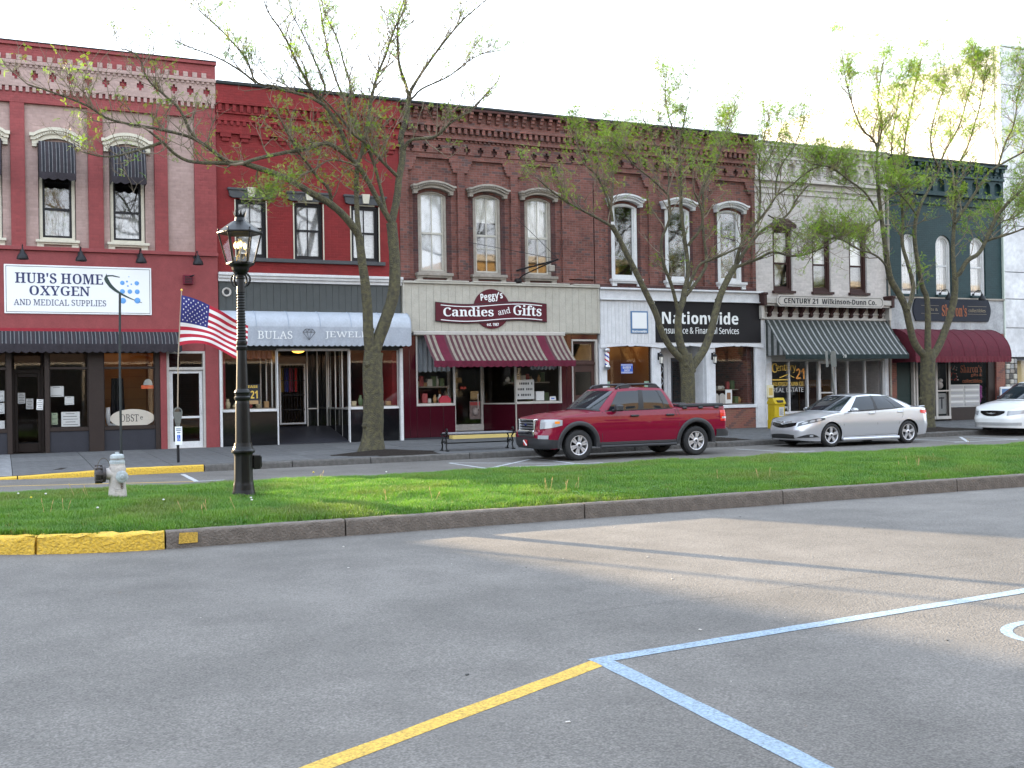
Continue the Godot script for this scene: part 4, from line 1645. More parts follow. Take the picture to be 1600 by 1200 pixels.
func make_bulas() -> void:
	var x0 := 5.57
	var x1 := 10.98
	var b := thing("bright_red_store", "bright red painted brick store with three black framed windows under grey lintels", "building", Vector3(8.2, 0.2, -FD))
	shell(b, x0, x1, 4.6, 10.3, 15.0, 9.5, M.bulas_red)
	var holes := []
	var wx := [[6.1, 6.95], [7.77, 8.61], [9.47, 10.31]]
	for w in wx:
		holes.append([w[0], w[1], 5.58, 7.24])
	var mb := MB.new()
	cells(mb, x0, x1, 5.12, 9.06, 0.0, holes)
	part(b, "wall", mb, M.bulas_red)
	var up := MB.new()
	cells(up, x0, x1, 9.06, 9.4, 0.09, [], 0.34)
	fb(up, x0, x1, 9.4, 9.48, -0.2, 0.14)
	cells(up, x0, x1, 9.48, 9.6, 0.1, [], 0.34)
	fb(up, x0, x1, 9.6, 9.66, -0.2, 0.16)
	cells(up, x0, x1, 9.66, 9.86, 0.12, [], 0.34)
	fb(up, x0, x1, 9.86, 9.94, -0.2, 0.22)
	cells(up, x0, x1, 9.94, 10.4, 0.17, [], 0.34)
	part(b, "parapet", up, M.bulas_red)
	for q in [[9.29, 9.4, 0.17, 0.09, 0.08, 0.135], [9.66, 9.86, 0.2, 0.1, 0.1, 0.19]]:
		var dn := MB.new()
		dentils(dn, x0, x1, q[2], q[3], q[0], q[1], q[4], q[5])
		part(b, "dentil_course", dn, M.bulas_red).set_meta("kind", "stuff")
	var n := 10
	for i in n:
		var cx := x0 + (i + 0.5) * (x1 - x0) / n
		var cb := MB.new()
		fb(cb, cx - 0.15, cx + 0.15, 8.95, 9.06, -0.02, 0.085)
		fb(cb, cx - 0.1, cx + 0.1, 8.84, 8.95, -0.02, 0.05)
		part(b, "corbel", cb, M.bulas_red)
	var cp := MB.new()
	fb(cp, x0, x1 + 0.02, 10.4, 10.5, -0.35, 0.23, 0.02)
	part(b, "coping", cp, M.coping)
	for w in wx:
		var c: float = (w[0] + w[1]) * 0.5
		var wi := window(b, w[0], w[1], 5.6, 7.22, {"fw": 0.05, "sw": 0.05, "mid": 6.43, "frame": M.black, "sash": M.black, "bars": [[0.5, 0.0, 1.0]], "curtain": M.curtain, "folds": false})
		var tr := MB.new()
		fb(tr, w[1], w[1] + 0.035, 5.58, 7.22, -0.1, 0.02)
		fb(tr, w[0] - 0.035, w[0], 5.58, 7.22, -0.1, 0.02)
		fb(tr, c - 0.3, c + 0.3, 7.225, 7.285, -0.05, 0.03)
		part(wi, "trim", tr, M.cream)
		var li := MB.new()
		li.prism(P2([c - 0.6, 7.3, c - 0.63, 7.47, c + 0.63, 7.47, c + 0.6, 7.3, c + 0.52, 7.26, c - 0.52, 7.26]), zf(-0.05), zf(0.1))
		fb(li, c - 0.66, c + 0.66, 7.47, 7.53, -0.05, 0.14)
		part(wi, "lintel", li, M.grey_trim)
		var ks := MB.new()
		ks.prism(P2([c - 0.08, 7.285, c + 0.08, 7.285, c + 0.12, 7.56, c - 0.12, 7.56]), zf(-0.05), zf(0.17))
		part(wi, "keystone", ks, M.cream)
	var si := MB.new()
	fb(si, 6.0, 10.48, 5.47, 5.575, -0.05, 0.11)
	part(b, "sill_course", si, M.grey_trim)
	var co := MB.new()
	fb(co, x0, x1 + 0.01, 5.05, 5.13, -0.1, 0.24)
	fb(co, x0, x1, 4.97, 5.05, -0.1, 0.19)
	fb(co, x0, x1, 4.88, 4.97, -0.1, 0.13)
	part(b, "white_cornice", co, M.white)
	boards(b, "board", x0 + 0.02, x1 - 0.02, 3.9, 4.88, 0.06, 0.19, M.grey_board)
	var backing := MB.new()
	fb(backing, x0, x1, 2.95, 4.9, -0.25, 0.0)
	part(b, "fascia_backing", backing, M.grey_board)
	var ve := thing("round_wall_vent", "white ring shaped vent on the grey boards", "vent", Vector3(5.8, 4.45, zf(0.06)))
	var vm := MB.new()
	vm.lathe([[0.13, 0.0], [0.13, 0.04], [0.115, 0.05], [0.08, 0.045], [0.075, 0.0]], 28, Transform3D(Basis(Vector3.RIGHT, PI / 2), Vector3(5.8, 4.58, zf(0.065))), false)
	part(ve, "rim", vm, M.offwhite)
	var vs := MB.new()
	for i in 6:
		vs.box(5.735, 5.865, 4.515 + i * 0.024, 4.53 + i * 0.024, zf(0.07), zf(0.085))
	part(ve, "louvres", vs, M.grey_trim)
	# shop front: two glazed sides and a deep lobby between them
	var sf := MB.new()
	for p in [[5.56, 5.65, 0.1], [7.185, 7.245, 0.03], [9.31, 9.365, 0.03], [10.88, 10.99, 0.1]]:
		fb(sf, p[0] + 0.012, p[1] - 0.012, 0.2, 3.0, -0.12, p[2])
	for p in [[5.66, 7.19], [9.37, 10.86]]:
		fb(sf, p[0], p[1], 1.2, 1.26, -0.1, 0.03)
	fb(sf, 7.25, 9.31, 2.93, 3.0, -0.12, 0.02)
	part(b, "shopfront_frame", sf, M.white)
	for p in [[5.66, 7.19], [9.37, 10.86]]:
		var bk := MB.new()
		fb(bk, p[0], p[1], 0.2, 1.2, -0.1, -0.01, 0.003)
		part(b, "black_panel", bk, M.black_gloss)
		var fw := MB.new()
		ring(fw, opening(p[0], p[1], 1.26, 3.0, 0.0), inset(p[0], p[1], 1.26, 3.0, 0.0, 0.02), -0.08, -0.03)
		var w := part(b, "display_window", fw, M.aluminium)
		sheet(w, p[0] + 0.01, p[1] - 0.01, 1.27, 2.99, -0.05)
	var fl := MB.new()
	fl.prism(P2([0.0, 0.16, 2.4, 0.16, 2.4, 0.7, 0.0, 0.26]), 7.2, 9.36, Transform3D(Basis(Vector3(0, 0, -1), Vector3(0, 1, 0), Vector3(1, 0, 0)), Vector3(0, 0, zf(0.0))))
	part(b, "lobby_floor", fl, M.dark_panel)
	var lc := MB.new()
	lc.box(5.8, 10.75, 3.0, 3.06, zf(-9.4), zf(-0.12))
	part(b, "lobby_ceiling", lc, M.interior_dark)
	# lobby sides: right one glazed over black panels, seen through the opening
	for s in [[7.22, 1], [9.34, -1]]:
		var sm := MB.new()
		for dd in [-0.75, -1.5, -2.3]:
			sm.cbox(s[0] - 0.02, s[0] + 0.02, 0.27, 3.0, zf(dd - 0.02), zf(dd + 0.02), 0.004)
		sm.cbox(s[0] - 0.021, s[0] + 0.021, 1.2, 1.25, zf(-2.3), zf(-0.1), 0.004)
		var pw := part(b, "lobby_window", sm, M.aluminium)
		var pm := MB.new()
		pm.box(s[0] - 0.003, s[0] + 0.003, 1.25, 3.0, zf(-2.3), zf(-0.1))
		part(pw, "pane", pm, M.glass)
		var bl := MB.new()
		bl.box(s[0] - 0.015, s[0] + 0.015, 0.27, 1.2, zf(-2.29), zf(-0.1))
		part(pw, "black_panel", bl, M.black_gloss)
	var bw := MB.new()
	cells(bw, 7.22, 9.34, 0.27, 3.0, -2.3, [[7.78, 8.6, 0.27, 2.62]], 0.08)
	part(b, "lobby_back_wall", bw, M.black_gloss)
	for q in [8.66, 8.98, 9.28]:
		part(b, "lobby_mullion", fb(MB.new(), q - 0.02, q + 0.02, 0.27, 3.0, -2.3, -2.26, 0.004), M.aluminium)
	part(b, "lobby_rail", fb(MB.new(), 8.68, 8.96, 1.2, 1.24, -2.3, -2.262, 0.004), M.aluminium)
	var gate := MB.new()
	ring(gate, opening(7.78, 8.6, 0.75, 2.62, 0.0), opening(7.83, 8.55, 0.8, 2.57, 0.0), -2.3, -2.24)
	var g := part(b, "entrance_gate", gate, M.white)
	for i in 8:
		var gb := MB.new()
		var bx := 7.88 + i * 0.09
		gb.tube([Vector3(bx, 0.8, zf(-2.2)), Vector3(bx, 2.57, zf(-2.2))], [0.012], 6)
		part(g, "bar", gb, M.black)
	var gr := MB.new()
	for y in [1.2, 1.65, 2.1, 2.5]:
		gr.box(7.83, 8.55, y - 0.012, y + 0.012, zf(-2.215), zf(-2.185))
	part(g, "cross_bars", gr, M.black)
	# goods and cloth hanging behind the gate and in the window
	var cols := [Color(0.45, 0.3, 0.03), Color(0.04, 0.06, 0.3), Color(0.3, 0.05, 0.1), Color(0.5, 0.02, 0.02)]
	for i in 4:
		var mb2 := MB.new()
		mb2.col = cols[i]
		var rows := []
		for j in 2:
			var row := PackedVector3Array()
			for k in 7:
				row.append(Vector3(7.9 + i * 0.15 + 0.02 * k, 2.5 - j * 0.75, zf(-2.7 + 0.03 * sin(k * 2.0))))
			rows.append(row)
		mb2.grid(rows)
		single("hanging_pennant", mb2, M.mixed, ["mustard", "blue", "plum", "bright red"][i] + " cloth hanging behind the barred gate of the jeweller's lobby", "cloth")
	var ls := thing("lease_sign", "dark window card with yellow lettering left in the jeweller's window", "sign", Vector3(6.5, 1.3, zf(-0.12)))
	part(ls, "panel", MB.new().box(6.28, 6.72, 1.42, 1.98, zf(-0.1), zf(-0.095)), M.dark_panel)
	letters(ls, "LEASE", false, true, 6.32, 6.66, 1.88, 1.95, zf(-0.094), M.gold, 0.002)
	letters(ls, "21", false, true, 6.46, 6.66, 1.58, 1.8, zf(-0.094), M.gold, 0.002)
	part(ls, "label", MB.new().box(6.4, 6.68, 1.42, 1.52, zf(-0.0945), zf(-0.092)), mat(lin(0.4, 0.25, 0.12), 0.8))
	var va := MB.new()
	va.col = Color(0.16, 0.05, 0.02)
	var vr := []
	for j in 2:
		var row := PackedVector3Array()
		for i in 81:
			var t := i / 80.0
			row.append(Vector3(lerpf(5.7, 7.15, t), (2.98 if j == 0 else 2.7 + 0.03 * absf(sin(t * 22.0))), zf(-0.35 + 0.02 * sin(t * 60.0))))
		vr.append(row)
	va.grid(vr)
	single("window_pelmet", va, M.mixed, "brown frilled pelmet across the jeweller's left window", "curtain")
	shop_goods(5.75, 7.1, 1.3, -0.5, 61, "jewellery stand in the jeweller's left window")
	# entry lamp under the awning
	var la := thing("entry_lamp", "round glowing ceiling lamp under the pale blue awning", "lamp", Vector3(8.0, 2.9, zf(-0.7)))
	part(la, "base", MB.new().lathe([[0.001, 3.0], [0.2, 3.0], [0.2, 2.975], [0.001, 2.975]], 24, Transform3D(Basis(), Vector3(8.0, 0, zf(-0.7)))), M.white)
	part(la, "globe", MB.new().lathe([[0.19, 2.975], [0.18, 2.94], [0.12, 2.905], [0.001, 2.89]], 24, Transform3D(Basis(), Vector3(8.0, 0, zf(-0.7))), false), M.bulb)
	var ol := OmniLight3D.new()
	ol.name = "entry_light"
	add_child(ol)
	ol.position = Vector3(8.0, 2.84, zf(-0.7))
	ol.light_energy = 0.015
	ol.light_color = Color(1.0, 0.75, 0.4)
	ol.omni_range = 12.0
	ol.omni_attenuation = 2.0
	ol.light_size = 0.12
	ol.shadow_enabled = true
	# pale blue barrel awning
	var ice := Color(0.44, 0.48, 0.54)
	var aw := thing("pale_blue_awning", "pale blue barrel awning with white letters over the jeweller's shop", "awning", Vector3(8.3, 3.0, zf(0.1)))
	var prof := []
	for j in 9:
		var a := j / 8.0 * PI / 2
		prof.append([0.06 + 0.52 * sin(a), 3.6 + 0.46 * cos(a)])
	var stripes := []
	for i in 6:
		stripes.append([1.0 / 6.0, ice])
	awning(aw, 5.6, 11.08, prof, stripes, M.vinyl, ice, 3.04, 0.035, Color(0.38, 0.415, 0.47), 0.165)
	for i in 7:
		var rb := MB.new()
		var pts := []
		for p in prof:
			pts.append(Vector3(lerpf(5.6, 11.08, i / 6.0), p[1] + 0.004, zf(p[0] + 0.004)))
		rb.tube(pts, [0.009], 6)
		part(aw, "rib", rb, mat(lin(0.3, 0.35, 0.43), 0.6))
	var lz := zf(0.6)
	letters(aw, "BULAS", true, false, 6.54, 7.52, 3.25, 3.47, lz, M.sign_white, 0.004)
	letters(aw, "JEWELERS", true, false, 8.47, 10.1, 3.25, 3.47, lz, M.sign_white, 0.004)
	var dm := MB.new()
	var dp := [[7.82, 3.44], [7.9, 3.53], [8.1, 3.53], [8.18, 3.44], [8.0, 3.22]]
	for i in 5:
		var a := Vector3(dp[i][0], dp[i][1], lz + 0.003)
		var c := Vector3(dp[(i + 1) % 5][0], dp[(i + 1) % 5][1], lz + 0.003)
		dm.tube([a, c], [0.006], 4)
	for q in [[0, 3], [1, 0.5], [2, 0.5]]:
		pass
	for q in [[7.82, 3.44, 8.18, 3.44], [7.94, 3.44, 8.0, 3.22], [8.06, 3.44, 8.0, 3.22], [7.9, 3.53, 7.94, 3.44], [8.0, 3.53, 7.94, 3.44], [8.0, 3.53, 8.06, 3.44], [8.1, 3.53, 8.06, 3.44]]:
		dm.tube([Vector3(q[0], q[1], lz + 0.003), Vector3(q[2], q[3], lz + 0.003)], [0.005], 4)
	part(aw, "diamond_emblem", dm, M.ink)
	var rv := thing("roof_vent", "small pale box vent on the roof behind the bright red store", "vent", Vector3(11.35, 9.6, zf(-1.2)))
	part(rv, "box", MB.new().cbox(11.1, 11.6, 9.6, 10.85, zf(-1.5), zf(-0.9), 0.02), M.metal_panel)


# small jars, boxes and figures on a display shelf; every piece a thing of its own
func shop_goods(x0: float, x1: float, y: float, d: float, seed_: int, label: String, n := 6) -> void:
	var r := RandomNumberGenerator.new()
	r.seed = seed_
	var shelf := MB.new()
	shelf.box(x0 - 0.05, x1 + 0.05, y - 0.04, y, zf(d - 0.3), zf(d + 0.3))
	single("display_shelf", shelf, M.interior, "low shelf under the " + label + "s", "shelf")
	var names := ["leftmost", "second", "third", "fourth", "fifth", "sixth", "seventh", "eighth"]
	for i in n:
		var x := lerpf(x0, x1, (i + 0.5) / n)
		var mb := MB.new()
		var h := r.randf_range(0.12, 0.34)
		var w := r.randf_range(0.05, 0.09)
		mb.col = [Color(0.4, 0.33, 0.2), Color(0.3, 0.05, 0.05), Color(0.5, 0.48, 0.42), Color(0.08, 0.12, 0.05), Color(0.35, 0.2, 0.08)][r.randi() % 5]
		if r.randf() < 0.5:
			mb.lathe([[w * 0.6, 0.0], [w, h * 0.25], [w * 1.05, h * 0.55], [w * 0.5, h * 0.82], [w * 0.6, h], [0.002, h]], 14, Transform3D(Basis(), Vector3(x, y, zf(d + r.randf_range(-0.15, 0.15)))), false)
		else:
			mb.cbox(x - w, x + w, y, y + h, zf(d) - w, zf(d) + w, 0.01)
		single("shop_ornament", mb, M.mixed, names[i] + " from the left, " + label, "ornament")


func make_brick_pair() -> void:
	var x0 := 10.98
	var x1 := 24.1
	var b := thing("brick_store_pair", "long unpainted dark red brick building of two shops with six arched windows", "building", Vector3(17.6, 0.2, -FD))
	shell(b, x0, x1, 5.0, 10.2, 15.0, 10.0, M.brick)
	var mid := MB.new()
	mid.box(17.6, 17.8, 0.2, 9.4, zf(-10.0), zf(-0.3))
	part(b, "party_wall", mid, M.interior)
	var cx := [12.05, 13.87, 15.65, 18.83, 20.92, 23.05]
	var holes := []
	for i in 6:
		var hw := 0.47 if i < 3 else 0.5
		holes.append([cx[i] - hw, cx[i] + hw, 5.28, 7.86])
	# back plane of the panels
	var mb := MB.new()
	cells(mb, x0, x1, 4.95, 9.0, -0.06, holes, 0.2)
	for i in 6:
		var hw := 0.47 if i < 3 else 0.5
		spandrels(mb, cx[i] - hw, cx[i] + hw, 7.68, 0.14, 7.86, -0.24, -0.062)
	part(b, "panel_wall", mb, M.brick)
	# front plane with stepped panel heads cut out
	var pan := [[11.26, 12.86], [13.1, 14.67], [14.92, 16.48], [18.0, 19.75], [20.06, 21.95], [22.15, 23.97]]
	var cut := []
	for p in pan:
		var w: float = p[1] - p[0]
		cut.append([p[0], p[1], 5.14, 8.42])
		for k in 4:
			var t := 0.045 + 0.055 * k
			cut.append([p[0] + w * 0.06 + t * 0.8, p[1] - w * 0.06 - t * 0.8, 8.42 + k * 0.1, 8.52 + k * 0.1])
	cut.append([17.62, 17.66, 5.14, 8.4])
	cut.append([16.7, 17.6, 5.2, 5.25])
	cells(mb, x0, x1, 4.95, 4.96, -0.05, [], 0.1)
	var fr := MB.new()
	cells(fr, x0, x1, 4.95, 8.98, 0.035, cut, 0.095)
	part(b, "wall", fr, M.brick)
	# crosses
	var cr := MB.new()
	var ch := []
	var q := 11.35
	while q < x1 - 0.2:
		ch.append([q - 0.04, q + 0.04, 8.99, 9.24])
		ch.append([q - 0.1, q + 0.1, 9.06, 9.17])
		q += 0.459
	cells(cr, x0, x1, 8.98, 9.36, 0.07, ch, 0.13)
	part(b, "cross_frieze", cr, M.brick)
	var cb := MB.new()
	cb.box(x0 + 0.02, x1 - 0.02, 8.98, 9.35, zf(-0.1), zf(-0.03))
	part(b, "cross_ground", cb, M.brick_old)
	var dn := MB.new()
	dentils(dn, x0, x1, 0.15, 0.08, 9.36, 9.42, 0.05, 0.11)
	dentils(dn, x0, x1, 0.2, 0.1, 9.6, 9.77, 0.1, 0.2)
	part(b, "dentil_course", dn, M.brick).set_meta("kind", "stuff")
	var up := MB.new()
	fb(up, x0, x1, 9.42, 9.5, -0.2, 0.16)
	cells(up, x0, x1, 9.36, 9.42, 0.055, [], 0.25)
	cells(up, x0, x1, 9.5, 9.6, 0.1, [], 0.3)
	cells(up, x0, x1, 9.6, 9.77, 0.07, [], 0.3)
	fb(up, x0, x1, 9.77, 9.84, -0.2, 0.22)
	cells(up, x0, x1, 9.84, 10.28, 0.12, [], 0.35)
	part(b, "parapet", up, M.brick)
	q = x0 + 0.18
	while q < x1 - 0.1:
		var kb := MB.new()
		kb.prism(P2([0.1, 10.28, 0.31, 10.28, 0.31, 10.2, 0.26, 10.17, 0.26, 10.1, 0.2, 10.06, 0.2, 10.0, 0.12, 9.95, 0.1, 9.95]), -0.055, 0.055, Transform3D(Basis(Vector3(0, 0, 1), Vector3(0, 1, 0), Vector3(-1, 0, 0)), Vector3(q, 0, -FD)))
		part(b, "corbel_bracket", kb, M.brick)
		q += 0.302
	var cp := MB.new()
	fb(cp, x0, x1, 10.281, 10.36, -0.3, 0.34, 0.015)
	part(b, "eaves_course", cp, M.brick_old)
	var c2 := MB.new()
	fb(c2, x0, x1 + 0.01, 10.36, 10.44, -0.35, 0.37, 0.02)
	part(b, "coping", c2, M.coping)
	for i in 6:
		var left := i < 3
		var hw := 0.46 if left else 0.49
		var fm: Material = M.stone_hood if left else M.white
		var opt := {"rise": 0.13, "fw": 0.085 if left else 0.11, "sw": 0.045, "frame": fm, "sash": M.beige_trim if left else M.white}
		if left:
			opt.mid = 6.53
			opt.bars = [[0.5, 0.0, 1.0]]
			if i == 0:
				opt.curtain = M.blind
				opt.folds = false
			elif i == 1:
				opt.rails = [0.31]
				opt.curtain = M.shade
				opt.cy0 = 6.95
				opt.folds = false
			else:
				opt.curtain = M.shade
				opt.cy0 = 6.5
		else:
			opt.d = -0.12
		var w := window(b, cx[i] - hw, cx[i] + hw, 5.3, 7.68, opt)
		sill(w, cx[i] - 0.59, cx[i] + 0.59, 5.06, 5.3, 0.17, fm)
		hood(w, cx[i] - 0.54, cx[i] + 0.54, 7.76, 0.14, 0.2, 0.24, fm)
		# weathered brick round the windows
		var wb := MB.new()
		cells(wb, cx[i] - 0.62, cx[i] + 0.62, 5.3, 7.74, -0.054, [[cx[i] - hw - 0.01, cx[i] + hw + 0.01, 5.28, 7.86]], 0.004)
		part(w, "weathered_surround", wb, M.brick_old)
	var ob := MB.new()
	fb(ob, x0, x1, 4.96, 5.12, -0.1, 0.045)
	part(b, "base_course", ob, M.brick_old)
	var an := thing("roof_aerial", "thin aerial rod standing on the brick roof", "aerial", Vector3(18.9, 9.8, zf(-1.5)))
	part(an, "rod", MB.new().tube([Vector3(18.9, 9.7, zf(-1.5)), Vector3(18.92, 11.4, zf(-1.5))], [0.014, 0.008], 6), M.dark_steel)
	part(an, "foot", MB.new().cbox(18.8, 19.0, 9.7, 9.78, zf(-1.6), zf(-1.4), 0.01), M.dark_steel)
	make_candy_front(b)
	make_office_front(b)


func make_candy_front(b: Node3D) -> void:
	boards(b, "beige_board", 11.02, 17.68, 3.5, 4.96, 0.16, 0.238, M.beige)
	var tr := MB.new()
	fb(tr, 10.99, 17.71, 3.47, 4.98, -0.05, 0.12)
	fb(tr, 10.98, 17.72, 4.965, 5.03, -0.05, 0.24)
	fb(tr, 10.985, 11.03, 3.48, 4.965, 0.12, 0.2)
	fb(tr, 17.66, 17.715, 3.48, 4.965, 0.12, 0.2)
	part(b, "fascia_trim", tr, M.beige_trim)
	for q in [[11.4, 13.1], [13.25, 14.7], [14.9, 16.6], [16.75, 17.7]]:
		var f := MB.new()
		fb(f, q[0], q[1], 5.03, 5.07, -0.05, 0.26)
		part(b, "fascia_cap", f, M.beige_trim)
	var rail := MB.new()
	rail.cbox(11.3, 16.44, 3.4, 3.52, zf(0.0), zf(0.2), 0.02)
	part(b, "awning_box", rail, M.offwhite)
	# glossy maroon tile front
	var tiles := [[10.98, 11.2, 0.3, 3.47], [11.2, 11.42, 0.3, 3.47], [11.42, 11.85, 0.3, 1.25], [11.85, 12.28, 0.3, 1.25], [12.28, 12.68, 0.3, 1.25], [14.76, 15.3, 0.3, 1.25], [15.3, 15.84, 0.3, 1.25], [15.84, 16.36, 0.3, 1.25], [16.36, 16.55, 0.3, 3.47], [16.55, 16.74, 0.3, 3.47], [16.74, 17.7, 3.3, 3.47]]
	for t in tiles:
		var tm := MB.new()
		fb(tm, t[0] + 0.004, t[1] - 0.004, t[2], t[3], -0.1, 0.03, 0.004)
		part(b, "glazed_tile", tm, M.maroon)
	var tb := MB.new()
	fb(tb, 10.98, 12.7, 0.2, 0.3, -0.1, 0.02)
	fb(tb, 14.76, 17.7, 0.2, 0.3, -0.1, 0.02)
	part(b, "plinth", tb, M.dark_panel)
	var fr := MB.new()
	fb(fr, 11.42, 11.47, 1.25, 3.4, -0.1, 0.04)
	fb(fr, 11.42, 12.68, 1.25, 1.31, -0.1, 0.05)
	fb(fr, 12.66, 12.7, 0.3, 3.4, -0.1, 0.02)
	part(b, "shopfront_frame", fr, M.offwhite)
	fr = MB.new()
	fb(fr, 14.76, 16.36, 1.25, 1.31, -0.1, 0.05)
	fb(fr, 16.31, 16.36, 1.31, 3.4, -0.1, 0.04)
	fb(fr, 14.74, 14.78, 0.3, 3.4, -0.1, 0.02)
	part(b, "shopfront_frame", fr, M.offwhite)
	var c2 := MB.new()
	c2.box(11.2, 17.6, 3.4, 3.47, zf(-9.9), zf(-0.11))
	part(b, "shop_ceiling", c2, M.interior)
	for p in [[11.47, 12.66], [14.78, 16.31]]:
		var wm := MB.new()
		ring(wm, opening(p[0], p[1], 1.31, 3.4, 0.0), inset(p[0], p[1], 1.31, 3.4, 0.0, 0.015), -0.06, -0.02)
		var w := part(b, "display_window", wm, M.aluminium)
		sheet(w, p[0], p[1], 1.31, 3.4, -0.04)
	# splayed lobby sides and the door
	for s in [[12.68, 12.95], [14.76, 14.15]]:
		var a := Vector3(s[0], 0, zf(-0.05))
		var e := Vector3(s[1], 0, zf(-1.25))
		var dir := (e - a).normalized()
		var xf := Transform3D(Basis(dir, Vector3.UP, dir.cross(Vector3.UP)), a)
		var len := (e - a).length()
		var sm := MB.new()
		sm.box(0, len, 0.3, 1.25, -0.03, 0.03, xf)
		var sp := part(b, "lobby_side", sm, M.maroon)
		var gm := MB.new()
		gm.box(0, len, 1.28, 3.4, -0.003, 0.003, xf)
		part(sp, "pane", gm, M.glass)
		var fm := MB.new()
		fm.box(0, len, 1.25, 1.29, -0.025, 0.025, xf)
		fm.box(len - 0.04, len, 0.3, 3.4, -0.031, 0.031, xf)
		part(sp, "frame", fm, M.offwhite)
	var fl := MB.new()
	fl.prism(P2([12.68, -0.02, 14.76, -0.02, 14.15, 1.3, 12.95, 1.3]), 0.0, 0.16, Transform3D(Basis(Vector3(1, 0, 0), Vector3(0, 0, -1), Vector3(0, 1, 0)), Vector3(0, 0.24, zf(0.0))))
	part(b, "lobby_floor", fl, M.dark_panel)
	var dm := MB.new()
	ring(dm, opening(12.95, 14.15, 0.4, 3.4, 0.0), opening(13.02, 14.08, 0.62, 2.5, 0.0), -1.3, -1.22)
	fb(dm, 12.95, 14.15, 0.42, 0.6, -1.28, -1.19)
	var door := part(b, "shop_door", dm, M.offwhite)
	sheet(door, 13.02, 14.08, 0.6, 2.5, -1.26)
	var bar := MB.new()
	bar.tube([Vector3(13.96, 1.1, zf(-1.2)), Vector3(13.96, 1.6, zf(-1.2))], [0.015], 6)
	part(door, "handle", bar, M.aluminium)
	var ye := MB.new()
	fb(ye, 12.45, 15.6, 0.22, 0.34, 0.03, 0.34, 0.012)
	part(b, "yellow_step", ye, mat(lin(0.55, 0.42, 0.14), 0.7))
	# flat door at the right end
	var ad := MB.new()
	fb(ad, 16.745, 16.79, 0.25, 3.3, -0.1, 0.05)
	fb(ad, 17.62, 17.7, 0.25, 3.3, -0.1, 0.05)
	fb(ad, 16.79, 17.62, 3.24, 3.3, -0.1, 0.05)
	var af := part(b, "flat_door", ad, M.offwhite)
	var al := MB.new()
	cells(al, 16.79, 17.62, 0.25, 3.24, -0.05, [[16.9, 17.5, 1.5, 2.25], [16.86, 17.55, 2.62, 3.16]], 0.06)
	fb(al, 16.79, 17.62, 2.48, 2.56, -0.1, 0.0)
	fb(al, 17.05, 17.34, 1.32, 1.37, -0.06, -0.03)
	part(af, "door_leaf", al, M.brown_door)
	sheet(af, 16.9, 17.5, 1.5, 2.25, -0.08)
	sheet(af, 16.86, 17.55, 2.62, 3.16, -0.08)
	# striped awning
	var wine := Color(0.11, 0.035, 0.045)
	var bright := Color(0.16, 0.006, 0.035)
	var sand := Color(0.36, 0.31, 0.25)
	var st := []
	for k in 24:
		if k == 2 or k == 20:
			st.append([0.06, bright])
		st.append([0.0185, wine])
		st.append([0.0182, sand])
	st.append([0.0005, wine])
	var sum := 0.0
	for s in st:
		sum += s[0]
	for s in st:
		s[0] /= sum
	var aw := thing("striped_candy_awning", "maroon and cream striped awning over the candy shop", "awning", Vector3(14.0, 2.45, zf(0.2)))
	var prof := []
	for j in 8:
		var t := j / 7.0
		prof.append([0.18 + 0.85 * t, 3.42 - 0.82 * t - 0.06 * sin(t * PI)])
	awning(aw, 11.62, 16.36, prof, st, M.cloth, wine, 2.4, 0.03, bright, 0.21, false)
	# the shop's sign: a disc crossed by a waving banner
	var sg := thing("candy_shop_sign", "maroon disc and waving banner sign with white letters on beige boards", "sign", Vector3(13.88, 3.6, zf(0.18)))
	var di := PackedVector2Array()
	for i in 48:
		di.append(Vector2(13.88 + cos(TAU * i / 48) * 0.615, 4.225 + sin(TAU * i / 48) * 0.615))
	var dark_maroon := mat(lin(0.075, 0.006, 0.014), 0.5, {"metallic_specular": 0.35})
	part(sg, "disc", MB.new().prism(di, zf(0.17), zf(0.21)), dark_maroon)
	var wave := func(x): return -0.055 * sin((x - 13.88) / 1.89 * PI) * -1.0
	var bt := PackedVector2Array()
	var bb := []
	for i in 33:
		var x := lerpf(12.0, 15.77, i / 32.0)
		bt.append(Vector2(x, 4.4 + wave.call(x)))
		bb.append(Vector2(x, 3.84 + wave.call(x)))
	var edge := PackedVector2Array()
	for p in bt:
		edge.append(p + Vector2(0, 0.018))
	bb.reverse()
	for p in bb:
		edge.append(p - Vector2(0, 0.018))
	bt.append_array(PackedVector2Array(bb))
	part(sg, "banner_edge", MB.new().prism(edge, zf(0.2), zf(0.225)), M.ink)
	part(sg, "banner", MB.new().prism(bt, zf(0.2), zf(0.235)), dark_maroon)
	for q in [4.335, 3.885]:
		var lm := MB.new()
		var o := []
		var i2 := []
		for i in 29:
			var x := lerpf(12.17, 15.6, i / 28.0)
			o.append(Vector2(x, q + 0.012 + wave.call(x)))
			i2.append(Vector2(x, q - 0.012 + wave.call(x)))
		ring(lm, o, i2, 0.234, 0.239, false)
		part(sg, "white_line", lm, M.sign_white)
	var tilt := func(x, y, a): return Transform3D(Basis(Vector3(0, 0, 1), a), Vector3(x, y, 0)) * Transform3D(Basis(), Vector3(-x, -y, 0))
	letters(sg, "Candies", true, true, 12.25, 13.92, 3.98, 4.27, zf(0.235), M.sign_white, 0.008, "lettering", tilt.call(13.0, 4.1, 0.012))
	letters(sg, "and", true, false, 14.07, 14.49, 4.06, 4.25, zf(0.235), M.sign_white, 0.008, "lettering", tilt.call(14.25, 4.15, 0.2))
	letters(sg, "Gifts", true, true, 14.6, 15.58, 4.03, 4.36, zf(0.235), M.sign_white, 0.008, "lettering", tilt.call(15.1, 4.2, -0.03))
